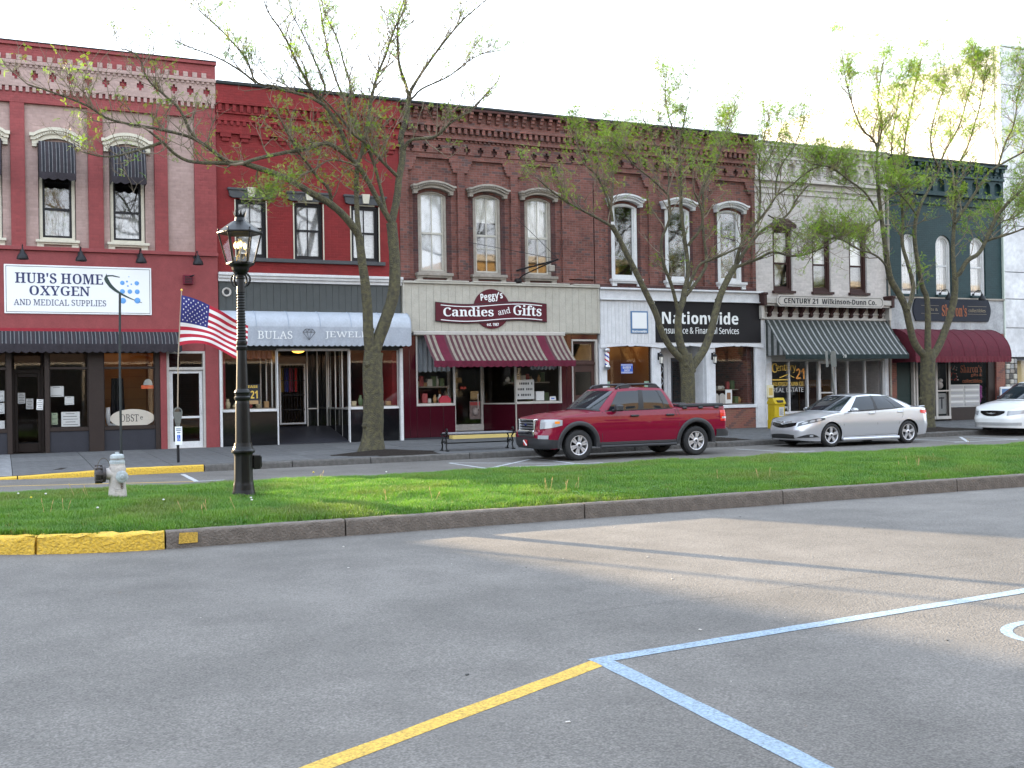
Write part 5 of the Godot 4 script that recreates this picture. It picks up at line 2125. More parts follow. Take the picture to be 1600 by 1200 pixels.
	letters(sg, "Peggy's", false, true, 13.5, 14.25, 4.45, 4.73, zf(0.21), M.sign_white, 0.008, "lettering", tilt.call(13.9, 4.6, 0.12))
	letters(sg, "est. 1987", false, true, 13.7, 14.1, 3.69, 3.79, zf(0.21), M.sign_white, 0.006)
	# goods in the windows
	for p in [[11.5, 12.6, 2.3, 3.38, "left"], [15.35, 16.3, 2.34, 3.38, "right"]]:
		var cm := MB.new()
		var rows := []
		for j in 2:
			var row := PackedVector3Array()
			for i in 49:
				var t := i / 48.0
				row.append(Vector3(lerpf(p[0], p[1], t), (p[2] + 0.02 * sin(t * 40.0)) if j else p[3], zf(-0.2 + 0.03 * sin(t * 46.0))))
			rows.append(row)
		cm.grid(rows)
		single("net_curtain", cm, mat(lin(0.3, 0.32, 0.34), 0.95), "grey gathered net curtain at the top of the candy shop's " + p[4] + " window", "curtain")
	shop_goods(11.5, 12.6, 1.85, -0.75, 72, "trinket on the upper shelf of the candy shop's left window", 8)
	shop_goods(13.1, 14.0, 1.5, -2.6, 73, "jar on the counter behind the candy shop door", 6)
	shop_goods(14.85, 16.25, 1.95, -1.0, 74, "jar on the upper shelf of the candy shop's right window", 8)
	shop_goods(11.55, 12.55, 1.34, -0.35, 71, "trinket in the candy shop's left window")
	shop_goods(15.4, 16.2, 1.34, -0.6, 75, "ornament in the candy shop's right window", 4)
	var bag := MB.new()
	bag.col = Color(0.4, 0.02, 0.04)
	bag.prism(P2([12.22, 1.34, 12.58, 1.34, 12.6, 1.44, 12.48, 1.56, 12.3, 1.55, 12.2, 1.44]), zf(-0.2), zf(-0.1))
	single("red_bag", bag, M.mixed, "soft red bag at the corner of the candy shop's left window", "bag")
	var po := thing("window_poster", "large white poster of dark lines in the candy shop's right window", "poster", Vector3(15.1, 1.4, zf(-0.1)))
	part(po, "sheet", MB.new().box(14.83, 15.44, 1.4, 2.02, zf(-0.1), zf(-0.097)), M.paper_grey)
	var pl := MB.new()
	for i in 3:
		for k in 9:
			if (k * 5 + i) % 7:
				pl.box(14.86 + k * 0.06, 14.9 + k * 0.06 + 0.012 * jag(k + i), 1.86 - 0.18 * i, 1.93 - 0.18 * i, zf(-0.097), zf(-0.0955))
	part(po, "print", pl, M.ink)
	var bx := MB.new()
	bx.cbox(15.55, 15.85, 1.34, 1.64, zf(-0.45), zf(-0.2), 0.01)
	single("white_gift_box", bx, M.paper, "white gift box with a small emblem on the right window ledge", "box")
	var os := thing("small_blue_card", "small white card with blue print leaning in the right window corner", "sign", Vector3(16.1, 1.34, zf(-0.1)))
	part(os, "card", MB.new().prism(P2([15.98, 1.34, 16.22, 1.34, 16.2, 1.47, 16.0, 1.47]), zf(-0.1), zf(-0.095)), M.paper)
	part(os, "print", MB.new().box(16.04, 16.16, 1.385, 1.425, zf(-0.095), zf(-0.0935)), M.blue)
	for q in [[13.15, 13.4, 1.95, 2.12, "small tan card at the upper left of the candy shop door"], [13.35, 13.55, 1.75, 1.83, "red and white sticker in the middle of the candy shop door"], [13.7, 13.98, 1.42, 1.68, "framed tan certificate on the right of the candy shop door"]]:
		notice(q[0], q[1], q[2], q[3], -1.2, q[4], mat(lin(0.32, 0.22, 0.1), 0.8) if q[0] != 13.35 else mat(lin(0.5, 0.08, 0.06), 0.8), 2)
	var pt := thing("door_poster", "tall grey and red picture poster low on the candy shop door", "poster", Vector3(13.85, 0.8, zf(-1.2)))
	part(pt, "sheet", MB.new().box(13.66, 14.04, 0.78, 1.36, zf(-1.2), zf(-1.197)), mat(lin(0.16, 0.12, 0.11), 0.7))
	var pf := MB.new()
	pf.col = Color(0.35, 0.3, 0.28)
	pf.sphere(Vector3(13.85, 1.02, zf(-1.2)), 0.11, 12, 1.2)
	pf.col = Color(0.3, 0.03, 0.03)
	pf.box(13.68, 14.02, 1.22, 1.33, zf(-1.197), zf(-1.195))
	var pfo := part(pt, "print", pf, M.mixed)
	pfo.scale = Vector3(1, 1, 1)
	# iron sign bracket with its stays
	var br := thing("iron_sign_bracket", "black iron sign bracket with thin stays beside the third beige window", "bracket", Vector3(14.85, 5.1, zf(0.1)))
	var bm := MB.new()
	var tip := Vector3(15.75, 5.72, zf(1.15))
	bm.tube([Vector3(14.82, 5.46, zf(0.05)), tip], [0.03, 0.024], 8)
	bm.tube([Vector3(14.82, 5.13, zf(0.05)), Vector3(14.95, 5.3, zf(0.25)), Vector3(15.3, 5.5, zf(0.65)), Vector3(15.65, 5.68, zf(1.05))], [0.02], 8)
	bm.cbox(14.74, 14.94, 5.08, 5.2, zf(0.03), zf(0.2), 0.02)
	part(br, "arm", bm, M.black)
	var sm := MB.new()
	sm.tube([Vector3(14.82, 7.15, zf(0.05)), tip], [0.009], 5)
	sm.tube([Vector3(13.1, 6.3, zf(0.05)), tip], [0.009], 5)
	sm.tube([Vector3(16.52, 6.5, zf(0.05)), tip], [0.009], 5)
	part(br, "stays", sm, M.black)
	part(br, "floodlight", MB.new().cbox(15.5, 15.7, 5.36, 5.56, zf(0.85), zf(1.0), 0.02), M.stone_hood)


func make_office_front(b: Node3D) -> void:
	boards(b, "white_board", 17.76, 19.86, 3.17, 4.58, 0.14, 0.14, M.white_wood)
	var tr := MB.new()
	fb(tr, 17.74, 24.2, 4.585, 4.62, -0.05, 0.24)
	fb(tr, 17.74, 24.18, 4.62, 4.93, -0.05, 0.18)
	fb(tr, 17.72, 24.22, 4.93, 4.99, -0.05, 0.3)
	fb(tr, 17.76, 24.18, 3.17, 4.6, -0.1, 0.1)
	part(b, "white_cornice", tr, M.white_wood)
	var sg := thing("black_office_sign", "wide black board with big white lettering behind the middle tree", "sign", Vector3(22.0, 3.2, zf(0.15)))
	part(sg, "panel", fb(MB.new(), 19.87, 24.19, 3.21, 4.583, 0.1, 0.15, 0.008), M.sign_dark)
	letters(sg, "Nationwide", false, true, 20.12, 23.22, 3.83, 4.25, zf(0.15), M.sign_white, 0.01)
	letters(sg, "Insurance & Financial Services", false, false, 20.12, 23.24, 3.5, 3.73, zf(0.15), M.sign_white, 0.008)
	var lg := thing("square_logo_sign", "white square sign in a blue frame on the white boards", "sign", Vector3(19.23, 3.5, zf(0.15)))
	part(lg, "panel", fb(MB.new(), 18.9, 19.56, 3.5, 4.24, 0.14, 0.17, 0.006), M.frame_blue)
	part(lg, "field", fb(MB.new(), 18.95, 19.51, 3.66, 4.19, 0.165, 0.178, 0.004), M.sign_white)
	letters(lg, "Nationwide", false, true, 18.95, 19.5, 3.53, 3.61, zf(0.17), M.sign_white, 0.004)
	# wavy valance board
	for p in [[17.76, 20.1], [20.1, 22.1], [22.1, 24.3]]:
		var vb := MB.new()
		var poly := PackedVector2Array()
		for i in 33:
			var t := i / 32.0
			var w := 1.0 - absf(2.0 * t - 1.0)
			poly.append(Vector2(lerpf(p[0], p[1], t), 3.02 + 0.07 * sin(w * PI * 0.5) - 0.035 * smoothstep(0.85, 1.0, w) + (0.02 * absf(sin(t * 60.0)) if w > 0.85 else 0.0)))
		poly.append(Vector2(p[1], 3.18))
		poly.append(Vector2(p[0], 3.18))
		vb.prism(poly, zf(0.1), zf(0.135))
		part(b, "valance_board", vb, M.white_wood)
	for p in [[17.74, 18.03], [19.75, 20.1], [21.93, 22.3], [23.98, 24.3]]:
		var pl := MB.new()
		fb(pl, p[0], p[1], 0.22, 3.17, -0.15, 0.07)
		fb(pl, p[0] + 0.05, p[1] - 0.05, 0.4, 3.0, 0.06, 0.085)
		part(b, "white_pier", pl, M.white_wood)
	for p in [[18.03, 19.75], [22.3, 23.98]]:
		var wm := MB.new()
		ring(wm, opening(p[0], p[1], 1.06, 3.1, 0.0), inset(p[0], p[1], 1.06, 3.1, 0.0, 0.03), -0.1, -0.02)
		var w := part(b, "display_window", wm, M.dark_brown)
		sheet(w, p[0] + 0.02, p[1] - 0.02, 1.07, 3.09, -0.06)
		var sb := MB.new()
		fb(sb, p[0] - 0.02, p[1] + 0.02, 0.95, 1.06, -0.12, 0.12)
		part(w, "sill", sb, M.white_wood)
		var bb := MB.new()
		fb(bb, p[0], p[1], 0.22, 0.95, -0.15, 0.05)
		var sk := part(b, "stall_brick", bb, M.low_brick)
		if p[0] > 20.0:
			brickwork(sk, p[0], p[1], 0.24, 0.95, 0.05)
	# recess with the lattice door and a dark second door
	var rc := MB.new()
	rc.box(20.1, 20.12, 0.22, 3.17, zf(-1.0), zf(-0.1))
	rc.box(21.91, 21.93, 0.22, 3.17, zf(-1.0), zf(-0.1))
	fb(rc, 20.12, 21.91, 2.72, 3.17, -1.05, -0.9)
	fb(rc, 20.98, 21.12, 0.22, 2.72, -1.05, -0.9)
	part(b, "entry_recess", rc, M.white_wood)
	var rf := MB.new()
	rf.box(20.1, 21.93, 0.2, 0.26, zf(-1.0), zf(0.0))
	part(b, "entry_floor", rf, M.concrete_dark)
	var dm := MB.new()
	ring(dm, opening(20.12, 20.98, 0.26, 2.72, 0.0), opening(20.25, 20.85, 1.3, 2.52, 0.0), -0.98, -0.92)
	fb(dm, 20.2, 20.9, 0.4, 1.2, -0.95, -0.91)
	var door := part(b, "lattice_door", dm, M.white_wood)
	sheet(door, 20.25, 20.85, 1.3, 2.52, -0.96)
	for i in 4:
		for s in [-1.0, 1.0]:
			var lm := MB.new()
			var ya := 1.3 + i * 0.41 - 0.2
			var a := Vector2(20.25 if s > 0 else 20.85, ya)
			var e := a + Vector2(0.6 * s, 0.82)
			# keep the bar inside the light
			if a.y < 1.3:
				a = a.lerp(e, (1.3 - a.y) / (e.y - a.y))
			if e.y > 2.52:
				e = a.lerp(e, (2.52 - a.y) / (e.y - a.y))
			if e.y - a.y > 0.1:
				lm.tube([Vector3(a.x, a.y, zf(-0.94)), Vector3(e.x, e.y, zf(-0.94))], [0.013], 5)
				part(door, "lattice_bar", lm, M.white_wood)
	var d2 := MB.new()
	ring(d2, opening(21.12, 21.91, 0.26, 2.72, 0.0), opening(21.2, 21.83, 0.4, 2.6, 0.0), -0.98, -0.92)
	var dk := part(b, "dark_door", d2, M.dark_panel)
	sheet(dk, 21.2, 21.83, 0.4, 2.6, -0.96)
	letters(b, "80", false, false, 22.07, 22.17, 2.12, 2.28, zf(0.07), M.stone_hood, 0.006, "house_number")
	# barber pole
	var bp := thing("barber_pole", "red white and blue barber pole on the white pier", "barber pole", Vector3(17.95, 2.3, zf(0.2)))
	var pole := MB.new()
	var rows := []
	for j in 41:
		var row := PackedVector3Array()
		for i in 25:
			var a := TAU * i / 24.0
			row.append(Vector3(17.95 + cos(a) * 0.075, 2.46 + 0.42 * j / 40.0, zf(0.2) - sin(a) * 0.075))
		rows.append(row)
	for j in 40:
		for i in 24:
			var s := fposmod(i / 24.0 + j / 40.0 * 1.4, 1.0)
			pole.col = Color(0.5, 0.02, 0.03) if s < 0.2 else (Color(0.02, 0.04, 0.3) if s > 0.5 and s < 0.7 else Color(0.7, 0.7, 0.7))
			pole.quad(rows[j][i], rows[j][i + 1], rows[j + 1][i + 1], rows[j + 1][i])
	part(bp, "striped_tube", pole, mat(Color(1, 1, 1), 0.15, {"vertex_color_use_as_albedo": true}))
	var cap := MB.new()
	cap.lathe([[0.001, 2.3], [0.06, 2.31], [0.1, 2.36], [0.11, 2.42], [0.08, 2.46]], 20, Transform3D(Basis(), Vector3(17.95, 0, zf(0.2))), false)
	cap.lathe([[0.08, 2.88], [0.1, 2.9], [0.1, 2.96], [0.09, 3.0], [0.001, 3.02]], 20, Transform3D(Basis(), Vector3(17.95, 0, zf(0.2))), false)
	cap.cbox(17.92, 17.98, 2.36, 2.4, zf(0.07), zf(0.16), 0.005)
	cap.cbox(17.92, 17.98, 2.92, 2.96, zf(0.07), zf(0.16), 0.005)
	part(bp, "caps", cap, M.steel)
	for q in [[20.0, "left of the lattice door"], [22.16, "over the house number"]]:
		var o := thing("wall_lantern", "small black wall lantern on the white pier, " + q[1], "lantern", Vector3(q[0], 2.5, zf(0.14)), "lanterns beside the office entry")
		var lm := MB.new()
		lm.cbox(-0.04, 0.04, 0.12, 0.36, -0.06, -0.03, 0.006)
		lm.tube([Vector3(0, 0.3, -0.04), Vector3(0, 0.38, 0.06), Vector3(0, 0.34, 0.1)], [0.014], 6)
		lm.lathe([[0.001, 0.34], [0.05, 0.3], [0.085, 0.24], [0.085, 0.22]], 6, Transform3D(Basis(), Vector3(0, 0, 0.1)))
		for i in 4:
			var a := TAU * (i + 0.5) / 4
			lm.tube([Vector3(cos(a) * 0.07, 0.22, 0.1 + sin(a) * 0.07), Vector3(cos(a) * 0.055, 0.0, 0.1 + sin(a) * 0.055)], [0.007], 4)
		lm.lathe([[0.06, 0.01], [0.06, -0.015], [0.001, -0.03]], 6, Transform3D(Basis(), Vector3(0, 0, 0.1)))
		part(o, "body", lm, M.black, false)
		part(o, "glass", MB.new().lathe([[0.07, 0.22], [0.05, 0.005]], 6, Transform3D(Basis(), Vector3(0, 0, 0.1))), M.shade, false)
	# barber shop window
	var bs := thing("barber_window_sign", "small blue and white barber shop sign hanging in the window", "sign", Vector3(18.85, 2.2, zf(-0.1)))
	part(bs, "panel", MB.new().box(18.65, 19.1, 2.18, 2.5, zf(-0.1), zf(-0.095)), M.blue)
	var rim := MB.new()
	for i in 11:
		for y in [2.19, 2.44]:
			rim.box(18.66 + i * 0.04, 18.68 + i * 0.04, y, y + 0.05, zf(-0.095), zf(-0.0935))
	part(bs, "rim_stripes", rim, M.paper)
	letters(bs, "BARBER", false, true, 18.72, 19.03, 2.34, 2.42, zf(-0.094), M.paper, 0.002)
	letters(bs, "SHOP", false, true, 18.77, 18.98, 2.25, 2.32, zf(-0.094), M.paper, 0.002)
	var bk := MB.new()
	bk.box(17.82, 20.0, 0.25, 4.6, zf(-2.42), zf(-2.4))
	bk.box(20.0, 20.06, 0.25, 4.6, zf(-2.4), zf(-0.2))
	part(b, "barber_backing", bk, M.interior_warm)
	var pd := MB.new()
	fb(pd, 18.45, 19.35, 0.3, 3.1, -2.4, -2.3)
	part(b, "inner_door", pd, mat(lin(0.34, 0.13, 0.03), 0.5))
	var pg := MB.new()
	fb(pg, 18.62, 19.15, 2.2, 2.95, -2.3, -2.28)
	part(b, "inner_door_light", pg, mat(lin(0.6, 0.45, 0.2), 0.6))
	var bl := MB.new()
	bl.sphere(Vector3(19.2, 3.5, zf(-1.2)), 0.1, 12)
	part(b, "bulb", bl, M.bulb)
	var ol := OmniLight3D.new()
	ol.name = "barber_light"
	add_child(ol)
	ol.position = Vector3(19.2, 3.5, zf(-1.2))
	ol.light_energy = 0.07
	ol.light_color = Color(1.0, 0.76, 0.42)
	ol.omni_range = 12.0
	ol.omni_attenuation = 2.0
	ol.light_size = 0.1
	ol.shadow_enabled = true
	for q in [[18.05, 18.22, "left"], [19.55, 19.73, "right"]]:
		single("green_door_tag", MB.new().box(q[0], q[1], 1.7, 1.92, zf(-0.12), zf(-0.11)), mat(lin(0.3, 0.45, 0.33), 0.7), "pale green card in the lower " + q[2] + " corner of the barber's window", "card")
	shop_goods(22.4, 23.9, 1.6, -1.1, 84, "pot on the upper shelf of the right hand office window", 8)
	shop_goods(9.5, 10.8, 1.3, -0.5, 62, "jewellery stand in the jeweller's right window", 6)
	shop_goods(22.5, 23.9, 1.1, -0.6, 83, "pot in the right hand office window", 7)
	for i in 2:
		var mb := MB.new()
		var poly := PackedVector2Array([Vector2(-0.12, 0), Vector2(0.12, 0)])
		for k in 9:
			poly.append(Vector2(cos(PI * k / 8) * 0.12, 0.24 + sin(PI * k / 8) * 0.12))
		mb.prism(poly, -0.02, 0.02, Transform3D(Basis(), Vector3(22.52 + 0.26 * i, 1.1, zf(-0.25))))
		single("arched_plaque", mb, M.offwhite, ["left", "right"][i] + " one of two small white arched plaques in the office window", "plaque")
	var pc := thing("picture_card", "upright white picture card beside the arched plaques in the office window", "picture", Vector3(23.05, 1.1, zf(-0.25)))
	part(pc, "card", MB.new().box(22.92, 23.2, 1.1, 1.58, zf(-0.26), zf(-0.25)), M.paper)
	part(pc, "print", MB.new().box(22.98, 23.14, 1.24, 1.48, zf(-0.25), zf(-0.248)), mat(lin(0.25, 0.12, 0.06), 0.8))


func blind_arches(root: Node3D, xs: Array, w: float, y0: float, ys: float, x0: float, x1: float, yb: float, yt: float, m: Material) -> void:
	var mb := MB.new()
	var holes := []
	for x in xs:
		holes.append([x - w * 0.5, x + w * 0.5, y0, ys + w * 0.5 + 0.02])
	cells(mb, x0, x1, yb, yt, 0.1, holes, 0.16)
	for x in xs:
		spandrels(mb, x - w * 0.5, x + w * 0.5, ys, w * 0.5, ys + w * 0.5 + 0.02, -0.06, 0.098)
		# sloping foot of each niche
		mb.prism(P2([0.0, y0, 0.1, y0, 0.1, y0 + 0.01, 0.0, y0 + 0.06]), -w * 0.5, w * 0.5, Transform3D(Basis(Vector3(0, 0, 1), Vector3(0, 1, 0), Vector3(-1, 0, 0)), Vector3(x, 0, -FD)))
	part(root, "niche_course", mb, m)


func make_white() -> void:
	var x0 := 24.1
	var x1 := 30.1
	var b := thing("white_brick_store", "white painted brick store with a row of blind arches and three dark sash windows", "building", Vector3(27.1, 0.2, -FD))
	shell(b, x0, x1, 4.5, 10.1, 15.0, 9.5, M.white_brick)
	var wx := [[24.87, 25.73], [26.62, 27.47], [28.33, 29.17]]
	var holes := []
	for w in wx:
		holes.append([w[0], w[1], 5.05, 7.34])
	var mb := MB.new()
	cells(mb, x0, x1, 4.8, 9.02, 0.0, holes)
	part(b, "wall", mb, M.white_brick)
	var lg := MB.new()
	fb(lg, x0, x1, 8.93, 9.02, -0.1, 0.16)
	fb(lg, x0, x1, 8.7, 8.75, -0.1, 0.06)
	fb(lg, x0, x1, 8.5, 8.54, -0.1, 0.05)
	fb(lg, x0, x1, 9.72, 9.8, -0.2, 0.17)
	part(b, "string_course", lg, M.white_brick)
	var bk := MB.new()
	bk.box(x0, x1, 9.02, 10.0, zf(-0.3), zf(-0.05))
	part(b, "niche_ground", bk, M.white_brick)
	var xs := []
	for i in 10:
		xs.append(24.5 + 0.584 * i)
	blind_arches(b, xs, 0.34, 9.1, 9.42, x0, x1, 9.02, 9.72, M.white_brick)
	var up := MB.new()
	cells(up, x0, x1, 9.8, 10.2, 0.12, [], 0.3)
	fb(up, x0, x1, 10.12, 10.22, -0.2, 0.3)
	part(b, "parapet", up, M.white_brick)
	var dn := MB.new()
	dentils(dn, x0, x1, 0.19, 0.1, 9.62, 9.72, 0.09, 0.15)
	part(b, "dentil_course", dn, M.white_brick).set_meta("kind", "stuff")
	for i in 20:
		var q := x0 + 0.15 + i * 0.3
		var kb := MB.new()
		fb(kb, q - 0.08, q + 0.08, 9.94, 10.12, 0.1, 0.26)
		fb(kb, q - 0.06, q + 0.06, 9.86, 9.94, 0.1, 0.19)
		part(b, "corbel", kb, M.white_brick)
	var cp := MB.new()
	fb(cp, x0, x1, 10.22, 10.28, -0.35, 0.34, 0.015)
	part(b, "coping", cp, M.stucco)
	for w in wx:
		var c: float = (w[0] + w[1]) * 0.5
		var wi := window(b, w[0], w[1], 5.07, 7.3, {"fw": 0.1, "sw": 0.06, "mid": 6.05, "frame": M.dark_wood, "sash": M.dark_wood, "rails": [], "curtain": M.shade, "cy0": 6.1, "folds": false})
		var li := MB.new()
		li.prism(P2([w[0] - 0.12, 7.3, w[1] + 0.12, 7.3, w[1] + 0.12, 7.42, c + 0.18, 7.62, c - 0.18, 7.62, w[0] - 0.12, 7.42]), zf(-0.1), zf(0.12))
		part(wi, "hood", li, M.dark_wood)
		var si := MB.new()
		fb(si, w[0] - 0.06, w[1] + 0.06, 4.97, 5.06, -0.1, 0.12)
		part(wi, "sill", si, M.dark_wood)
	# cornice, brackets and the long name board
	var co := MB.new()
	fb(co, x0, x1, 2.55, 4.82, -0.25, 0.02)
	fb(co, x0 + 0.1, x1 - 0.05, 4.58, 4.76, 0.0, 0.42)
	fb(co, x0 + 0.12, x1 - 0.07, 4.5, 4.58, 0.0, 0.34)
	fb(co, x0 + 0.1, x1 - 0.05, 4.24, 4.29, 0.0, 0.07)
	fb(co, x0 + 0.1, x1 - 0.05, 4.04, 4.11, 0.0, 0.1)
	part(b, "shop_cornice", co, M.offwhite)
	for i in 12:
		var q := 24.62 + 0.462 * i
		var kb := MB.new()
		kb.prism(P2([0.02, 4.12, 0.1, 4.14, 0.15, 4.2, 0.12, 4.27, 0.2, 4.33, 0.28, 4.42, 0.29, 4.5, 0.02, 4.5]), -0.06, 0.06, Transform3D(Basis(Vector3(0, 0, 1), Vector3(0, 1, 0), Vector3(-1, 0, 0)), Vector3(q, 0, -FD)))
		part(b, "cornice_bracket", kb, M.dark_wood)
	for q in [24.18, 30.0]:
		var eb := MB.new()
		fb(eb, q - 0.07, q + 0.07, 4.5, 4.92, 0.0, 0.46, 0.02)
		fb(eb, q - 0.09, q + 0.09, 4.86, 4.95, 0.0, 0.5, 0.02)
		part(b, "end_block", eb, M.dark_wood)
		var e2 := MB.new()
		fb(e2, q - 0.06, q + 0.06, 4.04, 4.5, 0.0, 0.3, 0.01)
		part(b, "end_console", e2, M.offwhite)
	var sg := thing("long_name_board", "long white name board with cut corners and dark lettering on the bracketed cornice", "sign", Vector3(27.2, 4.49, zf(0.45)))
	var cutc := func(x0_, x1_, y0_, y1_, c): return P2([x0_ + c, y0_, x1_ - c, y0_, x1_, y0_ + c, x1_, y1_ - c, x1_ - c, y1_, x0_ + c, y1_, x0_, y1_ - c, x0_, y0_ + c])
	part(sg, "panel", MB.new().prism(cutc.call(24.66, 29.5, 4.47, 4.87, 0.09), zf(0.43), zf(0.48)), M.offwhite)
	var bo := MB.new()
	ring(bo, Array(cutc.call(24.7, 29.46, 4.51, 4.83, 0.09)), Array(cutc.call(24.715, 29.445, 4.525, 4.815, 0.09)), 0.478, 0.484)
	part(sg, "border", bo, M.ink)
	letters(sg, "CENTURY 21  Wilkinson-Dunn Co.", false, true, 24.95, 29.15, 4.575, 4.775, zf(0.48), M.ink, 0.006)
	# shop front
	var fr := MB.new()
	for x in [24.72, 25.52, 26.34, 26.86, 27.62, 28.2, 29.02, 29.9]:
		part(b, "mullion", fb(MB.new(), x - 0.025, x + 0.025, 0.76, 2.56, -0.14, 0.0, 0.004), M.white)
	fb(fr, 24.7, 29.92, 0.68, 0.76, -0.16, 0.03)
	fb(fr, 24.7, 29.92, 2.56, 2.62, -0.16, 0.0)
	part(b, "shopfront_frame", fr, M.white)
	for p in [[24.72, 25.52], [25.52, 26.34], [26.34, 26.86], [26.86, 27.62], [27.62, 28.2], [28.2, 29.02], [29.02, 29.9]]:
		if p[0] == 26.86:
			continue
		var wm := MB.new()
		ring(wm, opening(p[0] + 0.025, p[1] - 0.025, 0.76, 2.56, 0.0), inset(p[0] + 0.025, p[1] - 0.025, 0.76, 2.56, 0.0, 0.012), -0.1, -0.04)
		var w := part(b, "display_window", wm, M.aluminium)
		sheet(w, p[0] + 0.03, p[1] - 0.03, 0.77, 2.55, -0.07)
	var ba := MB.new()
	fb(ba, 24.7, 29.92, 0.2, 0.68, -0.16, -0.01)
	part(b, "stall_panel", ba, M.offwhite)
	var dr := MB.new()
	ring(dr, opening(26.88, 27.6, 0.72, 2.56, 0.0), opening(26.97, 27.51, 0.84, 2.46, 0.0), -0.12, -0.05)
	fb(dr, 26.97, 27.51, 1.38, 1.44, -0.12, -0.05)
	var door := part(b, "shop_door", dr, M.aluminium)
	sheet(door, 26.97, 27.51, 0.84, 2.46, -0.09)
	var pi := MB.new()
	fb(pi, x0, 24.7, 0.2, 4.0, -0.2, 0.05)
	fb(pi, 29.92, x1, 0.2, 4.0, -0.2, 0.05)
	part(b, "pier", pi, M.white_wood)
	var dk := MB.new()
	dk.tube([Vector3(24.42, 0.3, zf(0.09)), Vector3(24.42, 3.9, zf(0.09))], [0.018], 6)
	dk.tube([Vector3(24.42, 2.45, zf(0.09)), Vector3(24.55, 2.52, zf(0.12))], [0.018], 6)
	part(b, "conduit", dk, M.white)
	# office things behind the glass
	for q in [[25.3, 0.9, "low bookcase left of the real estate office door"], [28.5, 1.3, "tall dark cupboard deep in the real estate office"]]:
		var mb2 := MB.new()
		mb2.cbox(q[0] - 0.4, q[0] + 0.4, 0.22, q[1] + 0.3, zf(-2.6), zf(-2.2), 0.01)
		for k in 3:
			mb2.box(q[0] - 0.36, q[0] + 0.36, 0.4 + k * 0.3, 0.42 + k * 0.3, zf(-2.2), zf(-2.19))
		single("office_cupboard", mb2, M.brown_door, q[2], "cupboard")
	var oran := MB.new()
	fb(oran, 28.25, 29.8, 0.7, 1.9, -2.9, -2.8)
	single("orange_notice_board", oran, mat(lin(0.22, 0.12, 0.04), 0.8), "brown notice board on the real estate office's back wall", "notice board")
	# gilt lettering and the roof shaped tubes on the left panes
	var ws := thing("gilt_window_lettering", "gold window lettering with a roof shape on the real estate office's left panes", "sign", Vector3(25.5, 1.5, zf(-0.06)))
	var lz := zf(-0.064)
	letters(ws, "C", true, true, 24.78, 25.02, 2.16, 2.48, lz, M.gold, 0.004)
	letters(ws, "entury", false, false, 25.0, 25.86, 2.14, 2.45, lz, M.gold, 0.004)
	letters(ws, "21", false, true, 25.86, 26.24, 1.92, 2.3, lz, mat(lin(0.7, 0.3, 0.05), 0.5), 0.004)
	letters(ws, "WILKINSON-DUNN CO.", false, false, 24.8, 26.2, 1.68, 1.82, lz, M.gold, 0.004)
	letters(ws, "REAL ESTATE", false, false, 24.82, 26.18, 1.46, 1.62, lz, M.paper_grey, 0.004)
	var rl := MB.new()
	rl.prism(P2([25.12, 1.99, 25.5, 2.11, 25.77, 1.99, 25.77, 1.96, 25.5, 2.075, 25.12, 1.955]), lz, lz + 0.006)
	rl.box(24.78, 25.48, 1.88, 1.92, lz, lz + 0.006)
	part(ws, "roof_mark", rl, M.gold)
	var mb3 := thing("wall_brochure_box", "small pale yellow brochure box fixed to the white pier over the newspaper stand", "box", Vector3(24.55, 1.3, zf(0.06)))
	part(mb3, "box", fb(MB.new(), 24.42, 24.68, 1.28, 1.72, 0.05, 0.17, 0.012), mat(lin(0.6, 0.56, 0.38), 0.6))
	part(mb3, "front", fb(MB.new(), 24.47, 24.63, 1.36, 1.62, 0.17, 0.178, 0.004), mat(lin(0.5, 0.36, 0.1), 0.6))
	# striped awning
	var deep := Color(0.055, 0.068, 0.066)
	var ash := Color(0.4, 0.41, 0.41)
	var st := []
	for k in 23:
		st.append_array([[0.36 / 23.0, deep], [0.28 / 23.0, ash], [0.36 / 23.0, deep]])
	var aw := thing("green_striped_awning", "large dark green and grey striped awning over the real estate office", "awning", Vector3(27.2, 2.65, zf(0.2)))
	var prof := []
	for j in 6:
		var t := j / 5.0
		prof.append([0.08 + 1.08 * t, 4.02 - 1.26 * t - 0.05 * sin(t * PI)])
	awning(aw, 24.42, 30.02, prof, st, M.cloth, deep, 2.6, 0.004, Color(0.012, 0.035, 0.032), 0.3, false)
	for s in [24.42, 30.02]:
		for k in 7:
			var em := MB.new()
			em.col = ash if k % 2 else deep
			var a := 0.08 + 1.08 * k / 7.0
			var e := 0.08 + 1.08 * (k + 1) / 7.0
			var ya := 4.02 - 1.26 * k / 7.0
			var ye := 4.02 - 1.26 * (k + 1) / 7.0
			em.quad(Vector3(s, 2.75, zf(a)), Vector3(s, 2.75, zf(e)), Vector3(s, ye, zf(e)), Vector3(s, ya, zf(a)))
			part(aw, "end_stripe", em, M.cloth)
	letters(aw, "78", true, true, 26.93, 27.1, 2.64, 2.75, zf(1.166), M.paper_grey, 0.004)


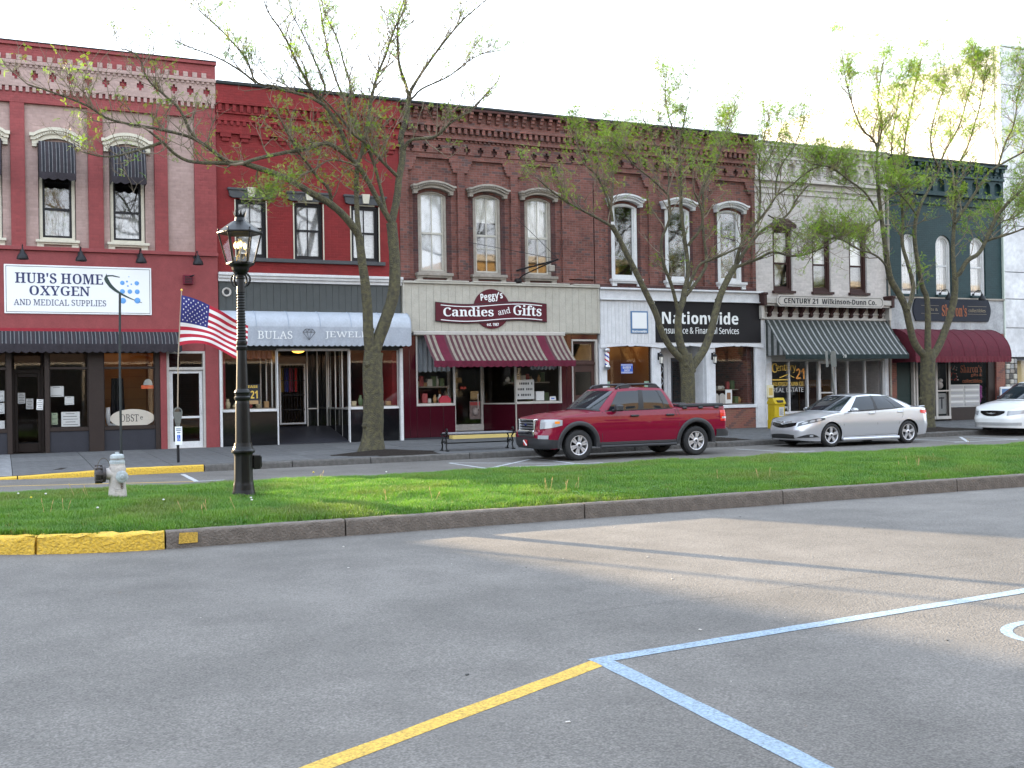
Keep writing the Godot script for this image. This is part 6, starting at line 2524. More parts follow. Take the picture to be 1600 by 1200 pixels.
func make_green() -> void:
	var x0 := 30.1
	var x1 := 36.15
	var b := thing("dark_green_store", "dark blue green painted brick store with round headed windows and blind arches", "building", Vector3(33.1, 0.2, -FD))
	shell(b, x0, x1, 4.5, 10.05, 15.0, 9.5, M.green_brick)
	var wx := [[30.86, 31.66], [32.6, 33.4], [34.4, 35.22]]
	var holes := []
	for w in wx:
		holes.append([w[0], w[1], 5.06, 7.42])
	var mb := MB.new()
	cells(mb, x0, x1, 4.93, 8.95, 0.0, holes)
	for w in wx:
		spandrels(mb, w[0], w[1], 6.98, 0.39, 7.42, -0.22, -0.002)
	part(b, "wall", mb, M.green_brick)
	var lg := MB.new()
	fb(lg, x0, x1, 8.86, 8.95, -0.1, 0.17)
	fb(lg, x0, x1, 8.53, 8.58, -0.1, 0.07)
	fb(lg, x0, x1, 9.6, 9.7, -0.2, 0.18)
	part(b, "string_course", lg, M.green_brick)
	var bk := MB.new()
	bk.box(x0, x1, 8.95, 10.0, zf(-0.3), zf(-0.05))
	part(b, "niche_ground", bk, M.green_brick)
	var xs := []
	for i in 10:
		xs.append(30.42 + 0.603 * i)
	blind_arches(b, xs, 0.37, 9.02, 9.34, x0, x1, 8.95, 9.6, M.green_brick)
	var up := MB.new()
	cells(up, x0, x1, 9.7, 10.15, 0.12, [], 0.3)
	fb(up, x0, x1, 10.06, 10.16, -0.2, 0.32)
	part(b, "parapet", up, M.green_brick)
	var dn := MB.new()
	dentils(dn, x0, x1, 0.2, 0.11, 9.7, 9.78, 0.1, 0.17)
	part(b, "dentil_course", dn, M.green_brick).set_meta("kind", "stuff")
	for i in 18:
		var q := x0 + 0.17 + i * 0.336
		var kb := MB.new()
		fb(kb, q - 0.09, q + 0.09, 9.92, 10.06, 0.1, 0.28)
		fb(kb, q - 0.06, q + 0.06, 9.82, 9.92, 0.1, 0.2)
		part(b, "corbel", kb, M.green_brick)
	var cp := MB.new()
	fb(cp, x0, x1, 10.16, 10.23, -0.35, 0.36, 0.015)
	part(b, "coping", cp, M.coping)
	for w in wx:
		var wi := window(b, w[0], w[1], 5.08, 6.98, {"rise": 0.39, "fw": 0.09, "sw": 0.045, "mid": 6.2, "frame": M.white, "sash": M.white, "curtain": M.curtain})
		var si := MB.new()
		fb(si, w[0] - 0.05, w[1] + 0.05, 4.99, 5.075, -0.1, 0.12)
		part(wi, "sill", si, M.green_brick)
	var st := MB.new()
	fb(st, x0, x1, 3.6, 4.9, -0.25, 0.04)
	part(b, "stucco_band", st, M.stucco)
	var ed := MB.new()
	fb(ed, x0, x1, 4.9, 4.97, -0.1, 0.1)
	part(b, "band_cap", ed, M.stone_hood)
	for q in [31.5, 34.3]:
		var jm := MB.new()
		fb(jm, q - 0.006, q + 0.006, 3.6, 4.9, 0.03, 0.044, 0.001)
		part(b, "panel_joint", jm, M.stone_hood)
	var dp := MB.new()
	dp.tube([Vector3(30.14, 0.3, zf(0.1)), Vector3(30.14, 9.5, zf(0.1)), Vector3(30.2, 9.75, zf(0.2))], [0.045], 8)
	for y in [2.7, 5.6, 7.6, 9.2]:
		dp.cbox(30.07, 30.21, y, y + 0.05, zf(0.0), zf(0.16), 0.006)
	part(b, "drainpipe", dp, M.stone_hood)
	# sign with scooped ends
	var sg := thing("dark_gift_shop_sign", "dark blue sign with scooped ends and orange script between the tree's limbs", "sign", Vector3(33.3, 4.05, zf(0.06)))
	var poly := PackedVector2Array()
	for q in [[35.2, 1], [31.45, -1]]:
		for i in 9:
			var t := i / 8.0 if q[1] > 0 else 1.0 - i / 8.0
			poly.append(Vector2(q[0] + q[1] * 0.14 * sin(t * PI), 4.06 + 0.86 * t))
	part(sg, "panel", MB.new().prism(poly, zf(0.05), zf(0.11)), M.sharon_sign)
	letters(sg, "Sharon's", true, true, 32.75, 34.05, 4.25, 4.7, zf(0.11), M.gold_print, 0.008)
	letters(sg, "gifts &", false, false, 31.95, 32.55, 4.42, 4.56, zf(0.11), mat(lin(0.2, 0.16, 0.1), 0.6), 0.006)
	letters(sg, "collectibles", false, false, 34.15, 35.05, 4.42, 4.56, zf(0.11), mat(lin(0.2, 0.16, 0.1), 0.6), 0.006)
	var ln := MB.new()
	for q in [[31.7, 32.6], [34.1, 35.1]]:
		for y in [4.34, 4.64]:
			ln.box(q[0], q[1], y, y + 0.012, zf(0.11), zf(0.116))
	part(sg, "rules", ln, mat(lin(0.2, 0.17, 0.12), 0.6))
	gooseneck(Vector3(32.72, 5.1, zf(0.06)), "black gooseneck lamp between the green store's second and third trunk limbs", "gooseneck lamps over the gift shop sign")
	gooseneck(Vector3(34.45, 5.1, zf(0.06)), "black gooseneck lamp under the green store's last round headed window", "gooseneck lamps over the gift shop sign")
	# dome awning
	var wine := Color(0.13, 0.006, 0.022)
	var aw := thing("maroon_dome_awning", "deep maroon rounded dome awning over the gift shop", "awning", Vector3(32.8, 2.5, zf(0.2)))
	var prof := []
	for j in 9:
		var a := j / 8.0 * PI / 2
		prof.append([0.04 + 1.16 * sin(a), 2.68 + 1.06 * cos(a)])
	var sp := []
	for i in 8:
		sp.append([0.125, wine])
	awning(aw, 30.3, 35.16, prof, sp, M.cloth, wine, 2.44, 0.04, Color(0.17, 0.012, 0.03), 0.15)
	for i in 9:
		var rb := MB.new()
		var pts := []
		for p in prof:
			pts.append(Vector3(lerpf(30.3, 35.16, i / 8.0), p[1] + 0.004, zf(p[0] + 0.003)))
		rb.tube(pts, [0.011], 6)
		part(aw, "rib", rb, mat(lin(0.09, 0.005, 0.016), 0.8))
	# shop front
	var br := MB.new()
	fb(br, 30.12, 30.5, 0.2, 3.6, -0.2, 0.04)
	fb(br, 35.66, 36.15, 0.2, 3.6, -0.2, 0.04)
	fb(br, 30.5, 35.66, 2.55, 3.6, -0.2, 0.02)
	var pr := part(b, "brick_pier", br, M.low_brick)
	brickwork(pr, 30.13, 30.49, 0.22, 2.5, 0.04)
	brickwork(pr, 35.67, 36.14, 0.22, 2.5, 0.04)
	var gd := MB.new()
	fb(gd, 30.52, 31.3, 0.24, 2.55, -0.2, -0.1)
	fb(gd, 30.6, 31.22, 0.4, 1.15, -0.11, -0.085)
	fb(gd, 30.6, 31.22, 1.3, 2.4, -0.11, -0.085)
	part(b, "green_door", gd, M.green_door)
	var fr := MB.new()
	for q in [[31.38, 31.46], [31.52, 31.6], [32.5, 32.6], [33.18, 33.26]]:
		fb(fr, q[0], q[1], 0.3, 2.55, -0.16, 0.0)
	fb(fr, 32.5, 33.26, 0.3, 0.42, -0.16, 0.01)
	fb(fr, 32.6, 33.18, 1.36, 1.42, -0.14, -0.01)
	fb(fr, 31.6, 32.5, 0.3, 0.42, -0.16, -0.01)
	part(b, "shopfront_frame", fr, M.offwhite)
	for p in [[31.6, 32.5, 0.42], [32.6, 33.18, 0.42], [33.26, 35.3, 0.72]]:
		var wm := MB.new()
		ring(wm, opening(p[0], p[1], p[2], 2.55, 0.0), inset(p[0], p[1], p[2], 2.55, 0.0, 0.012), -0.1, -0.04)
		var w := part(b, "display_window", wm, M.dark_brown)
		sheet(w, p[0], p[1], p[2], 2.55, -0.07)
	var ba := MB.new()
	fb(ba, 33.26, 35.66, 0.2, 0.72, -0.16, -0.02)
	fb(ba, 35.3, 35.66, 0.72, 2.55, -0.16, -0.03)
	part(b, "stall_panel", ba, M.dark_brown)
	var ws := thing("orange_window_script", "orange script and lettering on the gift shop window", "sign", Vector3(34.4, 1.6, zf(-0.06)))
	letters(ws, "Sharon's", true, true, 33.85, 34.98, 2.08, 2.38, zf(-0.064), M.gold_print, 0.004)
	letters(ws, "gifts &", false, false, 34.4, 34.98, 1.9, 2.05, zf(-0.064), M.gold_print, 0.004)
	letters(ws, "collectibles", false, false, 33.95, 34.98, 1.68, 1.83, zf(-0.064), M.gold_print, 0.004)
	var bs := MB.new()
	var r := RandomNumberGenerator.new()
	r.seed = 4
	for i in 26:
		bs.col = Color(0.5, 0.05, 0.03) if i % 3 else Color(0.5, 0.45, 0.4)
		bs.sphere(Vector3(33.35 + r.randf() * 0.45, 1.75 + r.randf() * 0.6, zf(-0.14)), 0.014 + r.randf() * 0.012, 6)
	var so := single("window_baubles", bs, M.mixed, "red and white beads hung at the left of the gift shop window", "beads")
	so.set_meta("kind", "stuff")
	var rk := thing("card_rack", "wide white card rack of many rows low in the gift shop window", "rack", Vector3(34.2, 0.74, zf(-0.2)))
	part(rk, "board", MB.new().box(33.3, 35.0, 0.74, 1.62, zf(-0.26), zf(-0.2)), M.paper_grey)
	for i in 7:
		var mb2 := MB.new()
		for k in 2:
			mb2.box(33.36 + k * 0.83, 34.08 + k * 0.83, 0.8 + i * 0.115, 0.87 + i * 0.115, zf(-0.2), zf(-0.17 + 0.01 * (i % 2)))
		part(rk, "card_row", mb2, M.paper if i % 2 else mat(lin(0.42, 0.42, 0.43), 0.8))
	var fgr := MB.new()
	fgr.col = Color(0.4, 0.38, 0.35)
	fgr.sphere(Vector3(32.95, 1.6, zf(-0.25)), 0.13, 12, 1.1)
	fgr.sphere(Vector3(32.97, 1.78, zf(-0.23)), 0.09, 12)
	fgr.sphere(Vector3(32.85, 1.7, zf(-0.2)), 0.07, 10)
	single("plush_figure", fgr, M.mixed, "pale plush toy sitting behind the gift shop's narrow pane", "toy")
	var pl := MB.new()
	pl.col = Color(0.2, 0.02, 0.16)
	for i in 7:
		pl.sphere(Vector3(35.1 + 0.05 * jag(i), 0.95 + i * 0.09, zf(-0.3 + 0.05 * jag(i + 9))), 0.09, 8)
	single("purple_bouquet", pl, M.mixed, "purple cloth flowers at the right edge of the card rack", "flowers")
	var pt := thing("lower_door_poster", "grey ornate poster in the gift shop door's lower pane", "poster", Vector3(32.9, 0.5, zf(-0.1)))
	part(pt, "sheet", MB.new().box(32.66, 33.12, 0.5, 1.3, zf(-0.12), zf(-0.11)), mat(lin(0.2, 0.2, 0.19), 0.8))
	var pp := MB.new()
	pp.box(32.85, 32.93, 0.7, 1.15, zf(-0.11), zf(-0.108))
	pp.box(32.75, 33.03, 1.08, 1.14, zf(-0.11), zf(-0.108))
	part(pt, "print", pp, M.ink)
	notice(32.0, 32.16, 1.5, 1.78, -0.13, "white sheet taped beside the gift shop trunk on the door glass", M.paper, 3)
	var rb2 := MB.new()
	fb(rb2, 35.7, 36.4, 0.9, 1.45, 0.06, 0.12)
	var rt := thing("real_estate_rack", "white framed blue picture stand against the brick pier behind the white van", "sign", Vector3(35.9, 0.22, zf(0.3)))
	part(rt, "frame", MB.new().cbox(35.55, 36.25, 0.22, 1.5, zf(0.25), zf(0.32), 0.02), M.white)
	part(rt, "picture", MB.new().box(35.62, 36.18, 0.95, 1.42, zf(0.32), zf(0.325)), mat(lin(0.05, 0.12, 0.24), 0.4))


func make_panel_building() -> void:
	var x0 := 36.15
	var x1 := 58.0
	var b := thing("white_panel_building", "tall pale metal panelled building at the right end of the row", "building", Vector3(47.0, 0.2, -FD))
	shell(b, x0, x1, 4.5, 15.0, 15.0, 4.5, M.metal_panel)
	var bk := MB.new()
	cells(bk, x0, x1, 2.66, 15.0, -0.03, [], 0.2)
	part(b, "backing", bk, M.sill_grey)
	var ys := [2.66, 3.83, 4.98, 6.05, 7.9, 9.8, 11.7, 13.5, 15.02]
	for j in ys.size() - 1:
		for i in 6:
			var mb := MB.new()
			var w := (x1 - x0) / 6.0
			fb(mb, x0 + i * w + 0.006, x0 + (i + 1) * w - 0.006, ys[j] + 0.012, ys[j + 1] - 0.012, -0.04, 0.08 + 0.004 * jag(i * 7 + j), 0.012)
			part(b, "panel", mb, M.metal_panel)
	var ed := MB.new()
	fb(ed, x0 - 0.05, x0 + 0.005, 2.6, 15.05, -0.1, 0.1)
	fb(ed, x0 - 0.05, x1, 15.02, 15.12, -0.3, 0.12)
	part(b, "edge_trim", ed, mat(lin(0.5, 0.56, 0.5), 0.4))
	# stone pier made of single stones, and the shop windows beside it
	var y := 0.2
	var k := 0
	while y < 2.6:
		var h := 0.16 + 0.06 * jag(k) + 0.04
		var xs := x0 + 0.02
		while xs < 36.75:
			var w := 0.2 + 0.12 * absf(jag(k * 3 + 1))
			if xs + w > 36.7: w = 36.8 - xs
			var mb := MB.new()
			fb(mb, xs + 0.008, xs + w - 0.008, y + 0.008, minf(y + h, 2.62) - 0.008, -0.15, 0.06 + 0.05 * jag(k * 5), 0.025)
			part(b, "stone", mb, [M.stone_hood, M.kerb_old, M.beige, M.sill_grey][k % 4])
			xs += w
			k += 1
		y += h
	var mo := MB.new()
	fb(mo, x0, 36.8, 0.2, 2.62, -0.2, 0.01)
	part(b, "mortar", mo, M.concrete)
	var fr := MB.new()
	for q in [36.8, 37.5, 38.6, 39.8, 42.0, 44.0, 46.0, 48.0]:
		fb(fr, q, q + 0.07, 0.2, 2.64, -0.15, 0.0)
	fb(fr, 36.8, 57.9, 2.56, 2.66, -0.16, 0.0)
	fb(fr, 36.8, 57.9, 0.2, 0.5, -0.16, -0.01)
	part(b, "shopfront_frame", fr, M.dark_panel)
	for q in [[36.87, 37.5], [37.57, 38.6], [38.67, 39.8], [39.87, 42.0], [42.07, 44.0], [44.07, 46.0], [46.07, 48.0]]:
		var wm := MB.new()
		ring(wm, opening(q[0], q[1], 0.5, 2.56, 0.0), inset(q[0], q[1], 0.5, 2.56, 0.0, 0.015), -0.12, -0.06)
		var w := part(b, "display_window", wm, M.aluminium)
		sheet(w, q[0], q[1], 0.5, 2.56, -0.1)
	var cb := MB.new()
	cb.box(36.85, 48.0, 0.5, 2.6, zf(-0.42), zf(-0.4))
	part(b, "blind_backing", cb, mat(lin(0.5, 0.38, 0.18), 0.9))


# the sunlit far side of the street, seen only in the window glass and the car paint, and the corner houses that shape the low sun
func plain_house(called: String, label: String, x0: float, x1: float, z0: float, z1: float, h: float, m: Material, face: float, cols: int) -> void:
	var b := thing(called, label, "building", Vector3((x0 + x1) * 0.5, 0.1, (z0 + z1) * 0.5))
	var zfr := z1 if face > 0 else z0
	var mb := MB.new()
	mb.cbox(x0, x1, 0.05, h, z0, z1, 0.03)
	part(b, "wall", mb, m)
	var co := MB.new()
	co.cbox(x0 - 0.1, x1 + 0.1, h - 0.45, h + 0.02, zfr - 0.35, zfr + 0.35, 0.04)
	part(b, "cornice", co, M.offwhite)
	var w := (x1 - x0) / cols
	for i in cols:
		for lv in 2:
			var cx := x0 + (i + 0.5) * w
			var y0: float = [0.4, 4.9][lv]
			var hh: float = [3.2, 2.2][lv]
			var hw: float = [w * 0.47, w * 0.2][lv]
			var fm := MB.new()
			fm.cbox(cx - hw - 0.1, cx + hw + 0.1, y0 - 0.12, y0 + hh + 0.12, zfr - 0.06, zfr + 0.08, 0.02)
			var f := part(b, "window", fm, M.offwhite)
			var pm := MB.new()
			pm.box(cx - hw, cx + hw, y0, y0 + hh, zfr - 0.09, zfr + 0.09)
			part(f, "pane", pm, M.car_glass)


func make_other_side() -> void:
	var mats := [mat(lin(0.07, 0.03, 0.025), 0.9), mat(lin(0.05, 0.035, 0.03), 0.9), mat(lin(0.1, 0.05, 0.03), 0.9), mat(lin(0.3, 0.2, 0.09), 0.8), mat(lin(0.12, 0.06, 0.04), 0.9), mat(lin(0.09, 0.05, 0.04), 0.9)]
	var x := -16.0
	var names := ["dark red", "dark brown", "red brown", "ochre", "rust brown", "far brown"]
	for i in 6:
		var w: float = [13.0, 15.0, 17.0, 15.0, 18.0, 20.0][i]
		plain_house("opposite_store", names[i] + " store across the street behind the photographer", x, x + w - 0.05, 6.4, 17.0, [9.0, 10.2, 8.8, 11.0, 9.5, 10.0][i], mats[i], -1.0, 4)
		x += w
	plain_house("corner_house", "brick corner house across the side street, left of the photograph", -27.0, -13.0, -39.6, -31.6, 10.4, M.low_brick, 1.0, 4)
	var an := thing("rear_annex", "sloping roofed annex behind the brick corner house across the side street", "building", Vector3(-20, 0.1, -45))
	var am := MB.new()
	am.prism(P2([39.65, 0.0, 49.2, 0.0, 49.2, 7.7, 39.65, 9.0]), -27.0, -13.0, Transform3D(Basis(Vector3(0, 0, -1), Vector3(0, 1, 0), Vector3(1, 0, 0)), Vector3.ZERO))
	part(an, "wall", am, M.beige)
	var ar := MB.new()
	ar.prism(P2([39.62, 9.04, 49.5, 7.66, 49.5, 7.78, 39.62, 9.16]), -27.2, -12.85, Transform3D(Basis(Vector3(0, 0, -1), Vector3(0, 1, 0), Vector3(1, 0, 0)), Vector3.ZERO))
	part(an, "roof", ar, M.roofing)
	var rh := thing("rear_house", "flat roofed house behind the annex across the side street", "building", Vector3(-20, 0.1, -52.5))
	part(rh, "wall", MB.new().cbox(-27.0, -13.0, 0.05, 8.0, -56.0, -49.3, 0.02), M.offwhite)
	part(rh, "roof", MB.new().cbox(-27.2, -12.85, 8.0, 8.3, -56.2, -49.6, 0.02), M.roofing)
	var lp := thing("corner_lamp_pole", "plain dark lamp pole on the corner left of the photograph", "lamp post", Vector3(-3.1, 0.1, -26.25))
	part(lp, "pole", MB.new().tube([Vector3(-3.1, 0.0, -26.25), Vector3(-3.1, 6.6, -26.25)], [0.065, 0.05], 10), M.dark_steel)
	part(lp, "base", MB.new().lathe([[0.16, 0.0], [0.15, 0.3], [0.08, 0.4]], 14, Transform3D(Basis(), Vector3(-3.1, 0.05, -26.25))), M.dark_steel)


# ---------------------------------------------------------------- street furniture
func make_lamp_post() -> void:
	var at := Vector3(3.14, 0.22, -15.98)
	var o := thing("gas_street_lamp", "tall black cast iron street lamp with a glowing six sided lantern on the grass island", "street lamp", at)
	var b := MB.new()
	b.lathe([[0.185, -0.03], [0.185, 0.05], [0.168, 0.07], [0.153, 0.13], [0.144, 0.2]], 16, Transform3D(), true)
	# fluted base drum
	var rows := []
	for j in 4:
		var y: float = [0.2, 0.26, 0.6, 0.66][j]
		var r: float = [0.145, 0.135, 0.13, 0.14][j]
		var row := PackedVector3Array()
		for k in 48:
			var a := TAU * k / 48
			var f := 1.0 - (0.07 if j in [1, 2] else 0.0) * (0.5 + 0.5 * cos(a * 8.0))
			row.append(Vector3(cos(a) * r * f, y, -sin(a) * r * f))
		rows.append(row)
	b.grid(rows, true)
	b.lathe([[0.155, 0.655], [0.165, 0.67], [0.165, 0.69], [0.145, 0.71], [0.13, 0.75], [0.122, 0.8]], 24, Transform3D(), true)
	part(o, "base", b, M.iron, false)
	var s := MB.new()
	s.lathe([[0.108, 0.79], [0.1, 1.36], [0.096, 1.4], [0.112, 1.42], [0.117, 1.45], [0.1, 1.47], [0.105, 1.5], [0.115, 1.52], [0.1, 1.55], [0.085, 1.57]], 24, Transform3D(), true)
	s.lathe([[0.084, 1.56], [0.068, 2.12], [0.076, 2.14], [0.081, 2.17], [0.071, 2.19], [0.076, 2.22], [0.076, 2.25], [0.066, 2.27]], 24, Transform3D(), true)
	for i in 17:
		var y := 2.27 + i * 0.04
		var r := 0.066 - i * 0.0007
		s.lathe([[r - 0.008, y], [r, y + 0.012], [r, y + 0.024], [r - 0.008, y + 0.04]], 20, Transform3D(), false)
	s.lathe([[0.062, 2.95], [0.05, 3.14], [0.062, 3.15], [0.062, 3.17], [0.05, 3.18], [0.055, 3.24], [0.07, 3.28]], 20, Transform3D(), true)
	part(o, "column", s, M.iron, false)
	var sc := MB.new()
	for k in 4:
		var a := TAU * (k + 0.5) / 4
		var d := Vector3(cos(a), 0, sin(a))
		var pts := []
		for i in 13:
			var t := i / 12.0
			var q := t * 5.6
			pts.append(d * (0.1 + 0.055 * sin(q) * (1.0 - 0.35 * t) + 0.03 * t) + Vector3(0, 3.04 + 0.17 * t + 0.05 * (1.0 - cos(q)) * (1.0 - t * 0.5), 0))
		sc.tube(pts, [0.014], 6)
	part(o, "scrolls", sc, M.iron, false)
	var ca := MB.new()
	ca.lathe([[0.06, 3.2], [0.09, 3.22], [0.12, 3.27], [0.13, 3.31], [0.17, 3.34], [0.2, 3.35], [0.2, 3.37], [0.001, 3.37]], 6, Transform3D(), true)
	part(o, "lantern_foot", ca, M.iron, false)
	# lantern: six bars, panes, a hipped hood and a crown
	var bars := MB.new()
	var lo := []
	var hi := []
	for k in 6:
		var a := TAU * k / 6 + 0.24
		lo.append(Vector3(cos(a) * 0.19, 3.37, sin(a) * 0.19))
		hi.append(Vector3(cos(a) * 0.3, 3.8, sin(a) * 0.3))
	for k in 6:
		bars.tube([lo[k], hi[k]], [0.013, 0.013], 6)
		bars.tube([lo[k], lo[(k + 1) % 6]], [0.013], 6)
		bars.tube([hi[k], hi[(k + 1) % 6]], [0.016], 6)
		bars.tube([hi[k], hi[k] + Vector3(0, 0.045, 0)], [0.014, 0.006], 6)
		bars.sphere(hi[k] + Vector3(0, 0.05, 0), 0.014, 6)
	part(o, "lantern_bars", bars, M.iron, false)
	for k in 6:
		var pm := MB.new()
		var j := (k + 1) % 6
		pm.quad(lo[k], lo[j], hi[j], hi[k])
		part(o, "pane", pm, M.glass, false)
	var hd := MB.new()
	var hx := []
	hd.lathe([[0.318, 3.8], [0.318, 3.815], [0.22, 3.89], [0.12, 3.96], [0.075, 3.98], [0.06, 4.03], [0.07, 4.05], [0.001, 4.06]], 6, Transform3D(Basis(Vector3.UP, -0.24), Vector3.ZERO), true)
	hd.lathe([[0.29, 3.8], [0.14, 3.86], [0.001, 3.87]], 6, Transform3D(Basis(Vector3.UP, -0.24), Vector3.ZERO), true)
	for k in 8:
		var a := TAU * k / 8
		var d := Vector3(cos(a), 0, sin(a))
		var t := Vector3(-sin(a), 0, cos(a)) * 0.026
		hd.tri3(d * 0.065 - t + Vector3(0, 4.03, 0), d * 0.065 + t + Vector3(0, 4.03, 0), d * 0.105 + Vector3(0, 4.13, 0))
	part(o, "hood", hd, M.iron, false)
	var bu := MB.new()
	bu.tube([Vector3(0, 3.37, 0), Vector3(0, 3.6, 0)], [0.012], 6)
	bu.tube([Vector3(-0.07, 3.67, 0.03), Vector3(0, 3.7, 0), Vector3(0.07, 3.67, -0.03)], [0.01], 6)
	bu.tube([Vector3(0, 3.6, 0), Vector3(0, 3.72, 0)], [0.02, 0.03], 8)
	part(o, "burner", bu, M.galv, false)
	for p in [Vector3(-0.075, 3.62, 0.03), Vector3(0.0, 3.64, 0.05), Vector3(0.075, 3.62, -0.03), Vector3(-0.02, 3.63, -0.05)]:
		var fm := MB.new()
		fm.lathe([[0.004, -0.045], [0.017, -0.03], [0.02, 0.0], [0.014, 0.03], [0.003, 0.045]], 10, Transform3D(Basis(), p), false)
		part(o, "mantle", fm, M.flame, false)
		var ol := OmniLight3D.new()
		ol.name = "mantle_light"
		add_child(ol)
		ol.position = at + p
		ol.light_energy = 0.006
		ol.light_color = Color(1.0, 0.85, 0.55)
		ol.omni_range = 12.0
		ol.omni_attenuation = 2.0
		ol.light_size = 0.015
		ol.shadow_enabled = true
	var bx := MB.new()
	bx.cbox(0.13, 0.24, 0.42, 0.62, -0.06, 0.06, 0.012)
	bx.cbox(0.24, 0.255, 0.44, 0.6, -0.05, 0.05, 0.006)
	part(o, "meter_box", bx, M.iron, false)


func make_hydrant() -> void:
	var o := thing("fire_hydrant", "old silver grey fire hydrant with a pale blue cap and dark side valve", "fire hydrant", Vector3(1.49, 0.22, -16.6))
	var b := MB.new()
	b.lathe([[0.125, -0.03], [0.125, 0.1], [0.122, 0.14], [0.115, 0.2], [0.112, 0.42], [0.12, 0.46], [0.108, 0.5], [0.1, 0.54]], 24, Transform3D(), false)
	b.lathe([[0.1, 0.5], [0.105, 0.51], [0.105, 0.54], [0.001, 0.54]], 24, Transform3D(), true)
	# outlets
	var side := Transform3D(Basis(Vector3(0, -1, 0), Vector3(-1, 0, 0), Vector3(0, 0, -1)), Vector3(0, 0.4, 0))
	b.lathe([[0.11, 0.0], [0.085, 0.1], [0.08, 0.16]], 18, side, false)
	var side2 := Transform3D(Basis(Vector3(1, 0, 0), Vector3(0, 0, 1), Vector3(0, -1, 0)), Vector3(0.05, 0.36, 0))
	b.lathe([[0.07, 0.0], [0.062, 0.13]], 18, side2, false)
	part(o, "barrel", b, M.hydrant, false)
	var lt := MB.new()
	for i in 3:
		lt.cbox(-0.05, 0.05, 0.13 + 0.024 * i, 0.142 + 0.024 * i, 0.105, 0.121, 0.004)
	part(o, "cast_letters", lt, M.hydrant, false)
	var c := MB.new()
	c.lathe([[0.107, 0.54], [0.107, 0.575], [0.095, 0.58], [0.098, 0.63], [0.092, 0.66], [0.06, 0.675], [0.03, 0.678], [0.028, 0.7], [0.001, 0.705]], 24, Transform3D(), true)
	part(o, "cap", c, M.hydrant_blue, false)
	var ru := MB.new()
	ru.lathe([[0.1005, 0.605], [0.1, 0.612]], 24, Transform3D(), true)
	part(o, "rust_ring", ru, mat(lin(0.14, 0.06, 0.02), 0.9), false)
	var v := MB.new()
	v.lathe([[0.08, 0.15], [0.115, 0.16], [0.12, 0.2], [0.105, 0.205], [0.105, 0.225], [0.12, 0.23], [0.12, 0.28], [0.1, 0.3], [0.001, 0.3]], 20, side, true)
	for k in 8:
		var a := TAU * k / 8
		v.cbox(-0.012, 0.012, 0.2, 0.3, -0.012, 0.012, 0.003, side * Transform3D(Basis(), Vector3(cos(a) * 0.118, 0, sin(a) * 0.118)))
	part(o, "side_valve", v, mat(lin(0.035, 0.028, 0.028), 0.5), false)
	var n := MB.new()
	n.lathe([[0.062, 0.11], [0.085, 0.115], [0.085, 0.145], [0.065, 0.155], [0.03, 0.16], [0.026, 0.19], [0.001, 0.19]], 18, side2, true)
	part(o, "front_nozzle", n, M.hydrant_blue, false)
	var ch := MB.new()
	var pts := []
	for i in 19:
		var a := PI * i / 18.0
		pts.append(Vector3(-0.19 - 0.085 * cos(a), 0.42 + 0.16 * sin(a) + 0.05, 0.1))
	ch.tube(pts, [0.004], 5)
	part(o, "wire_loop", ch, mat(lin(0.08, 0.06, 0.04), 0.7), false)
	var hk := MB.new()
	for k in 3:
		var ring := []
		for i in 9:
			var a := TAU * i / 8.0
			ring.append(Vector3(0.05 + cos(a) * 0.014, 0.255 - 0.025 * k + sin(a) * 0.016, 0.115 + (0.006 if k % 2 else 0.0)))
		hk.tube(ring, [0.004], 5)
	part(o, "chain", hk, mat(lin(0.06, 0.03, 0.02), 0.8), false)


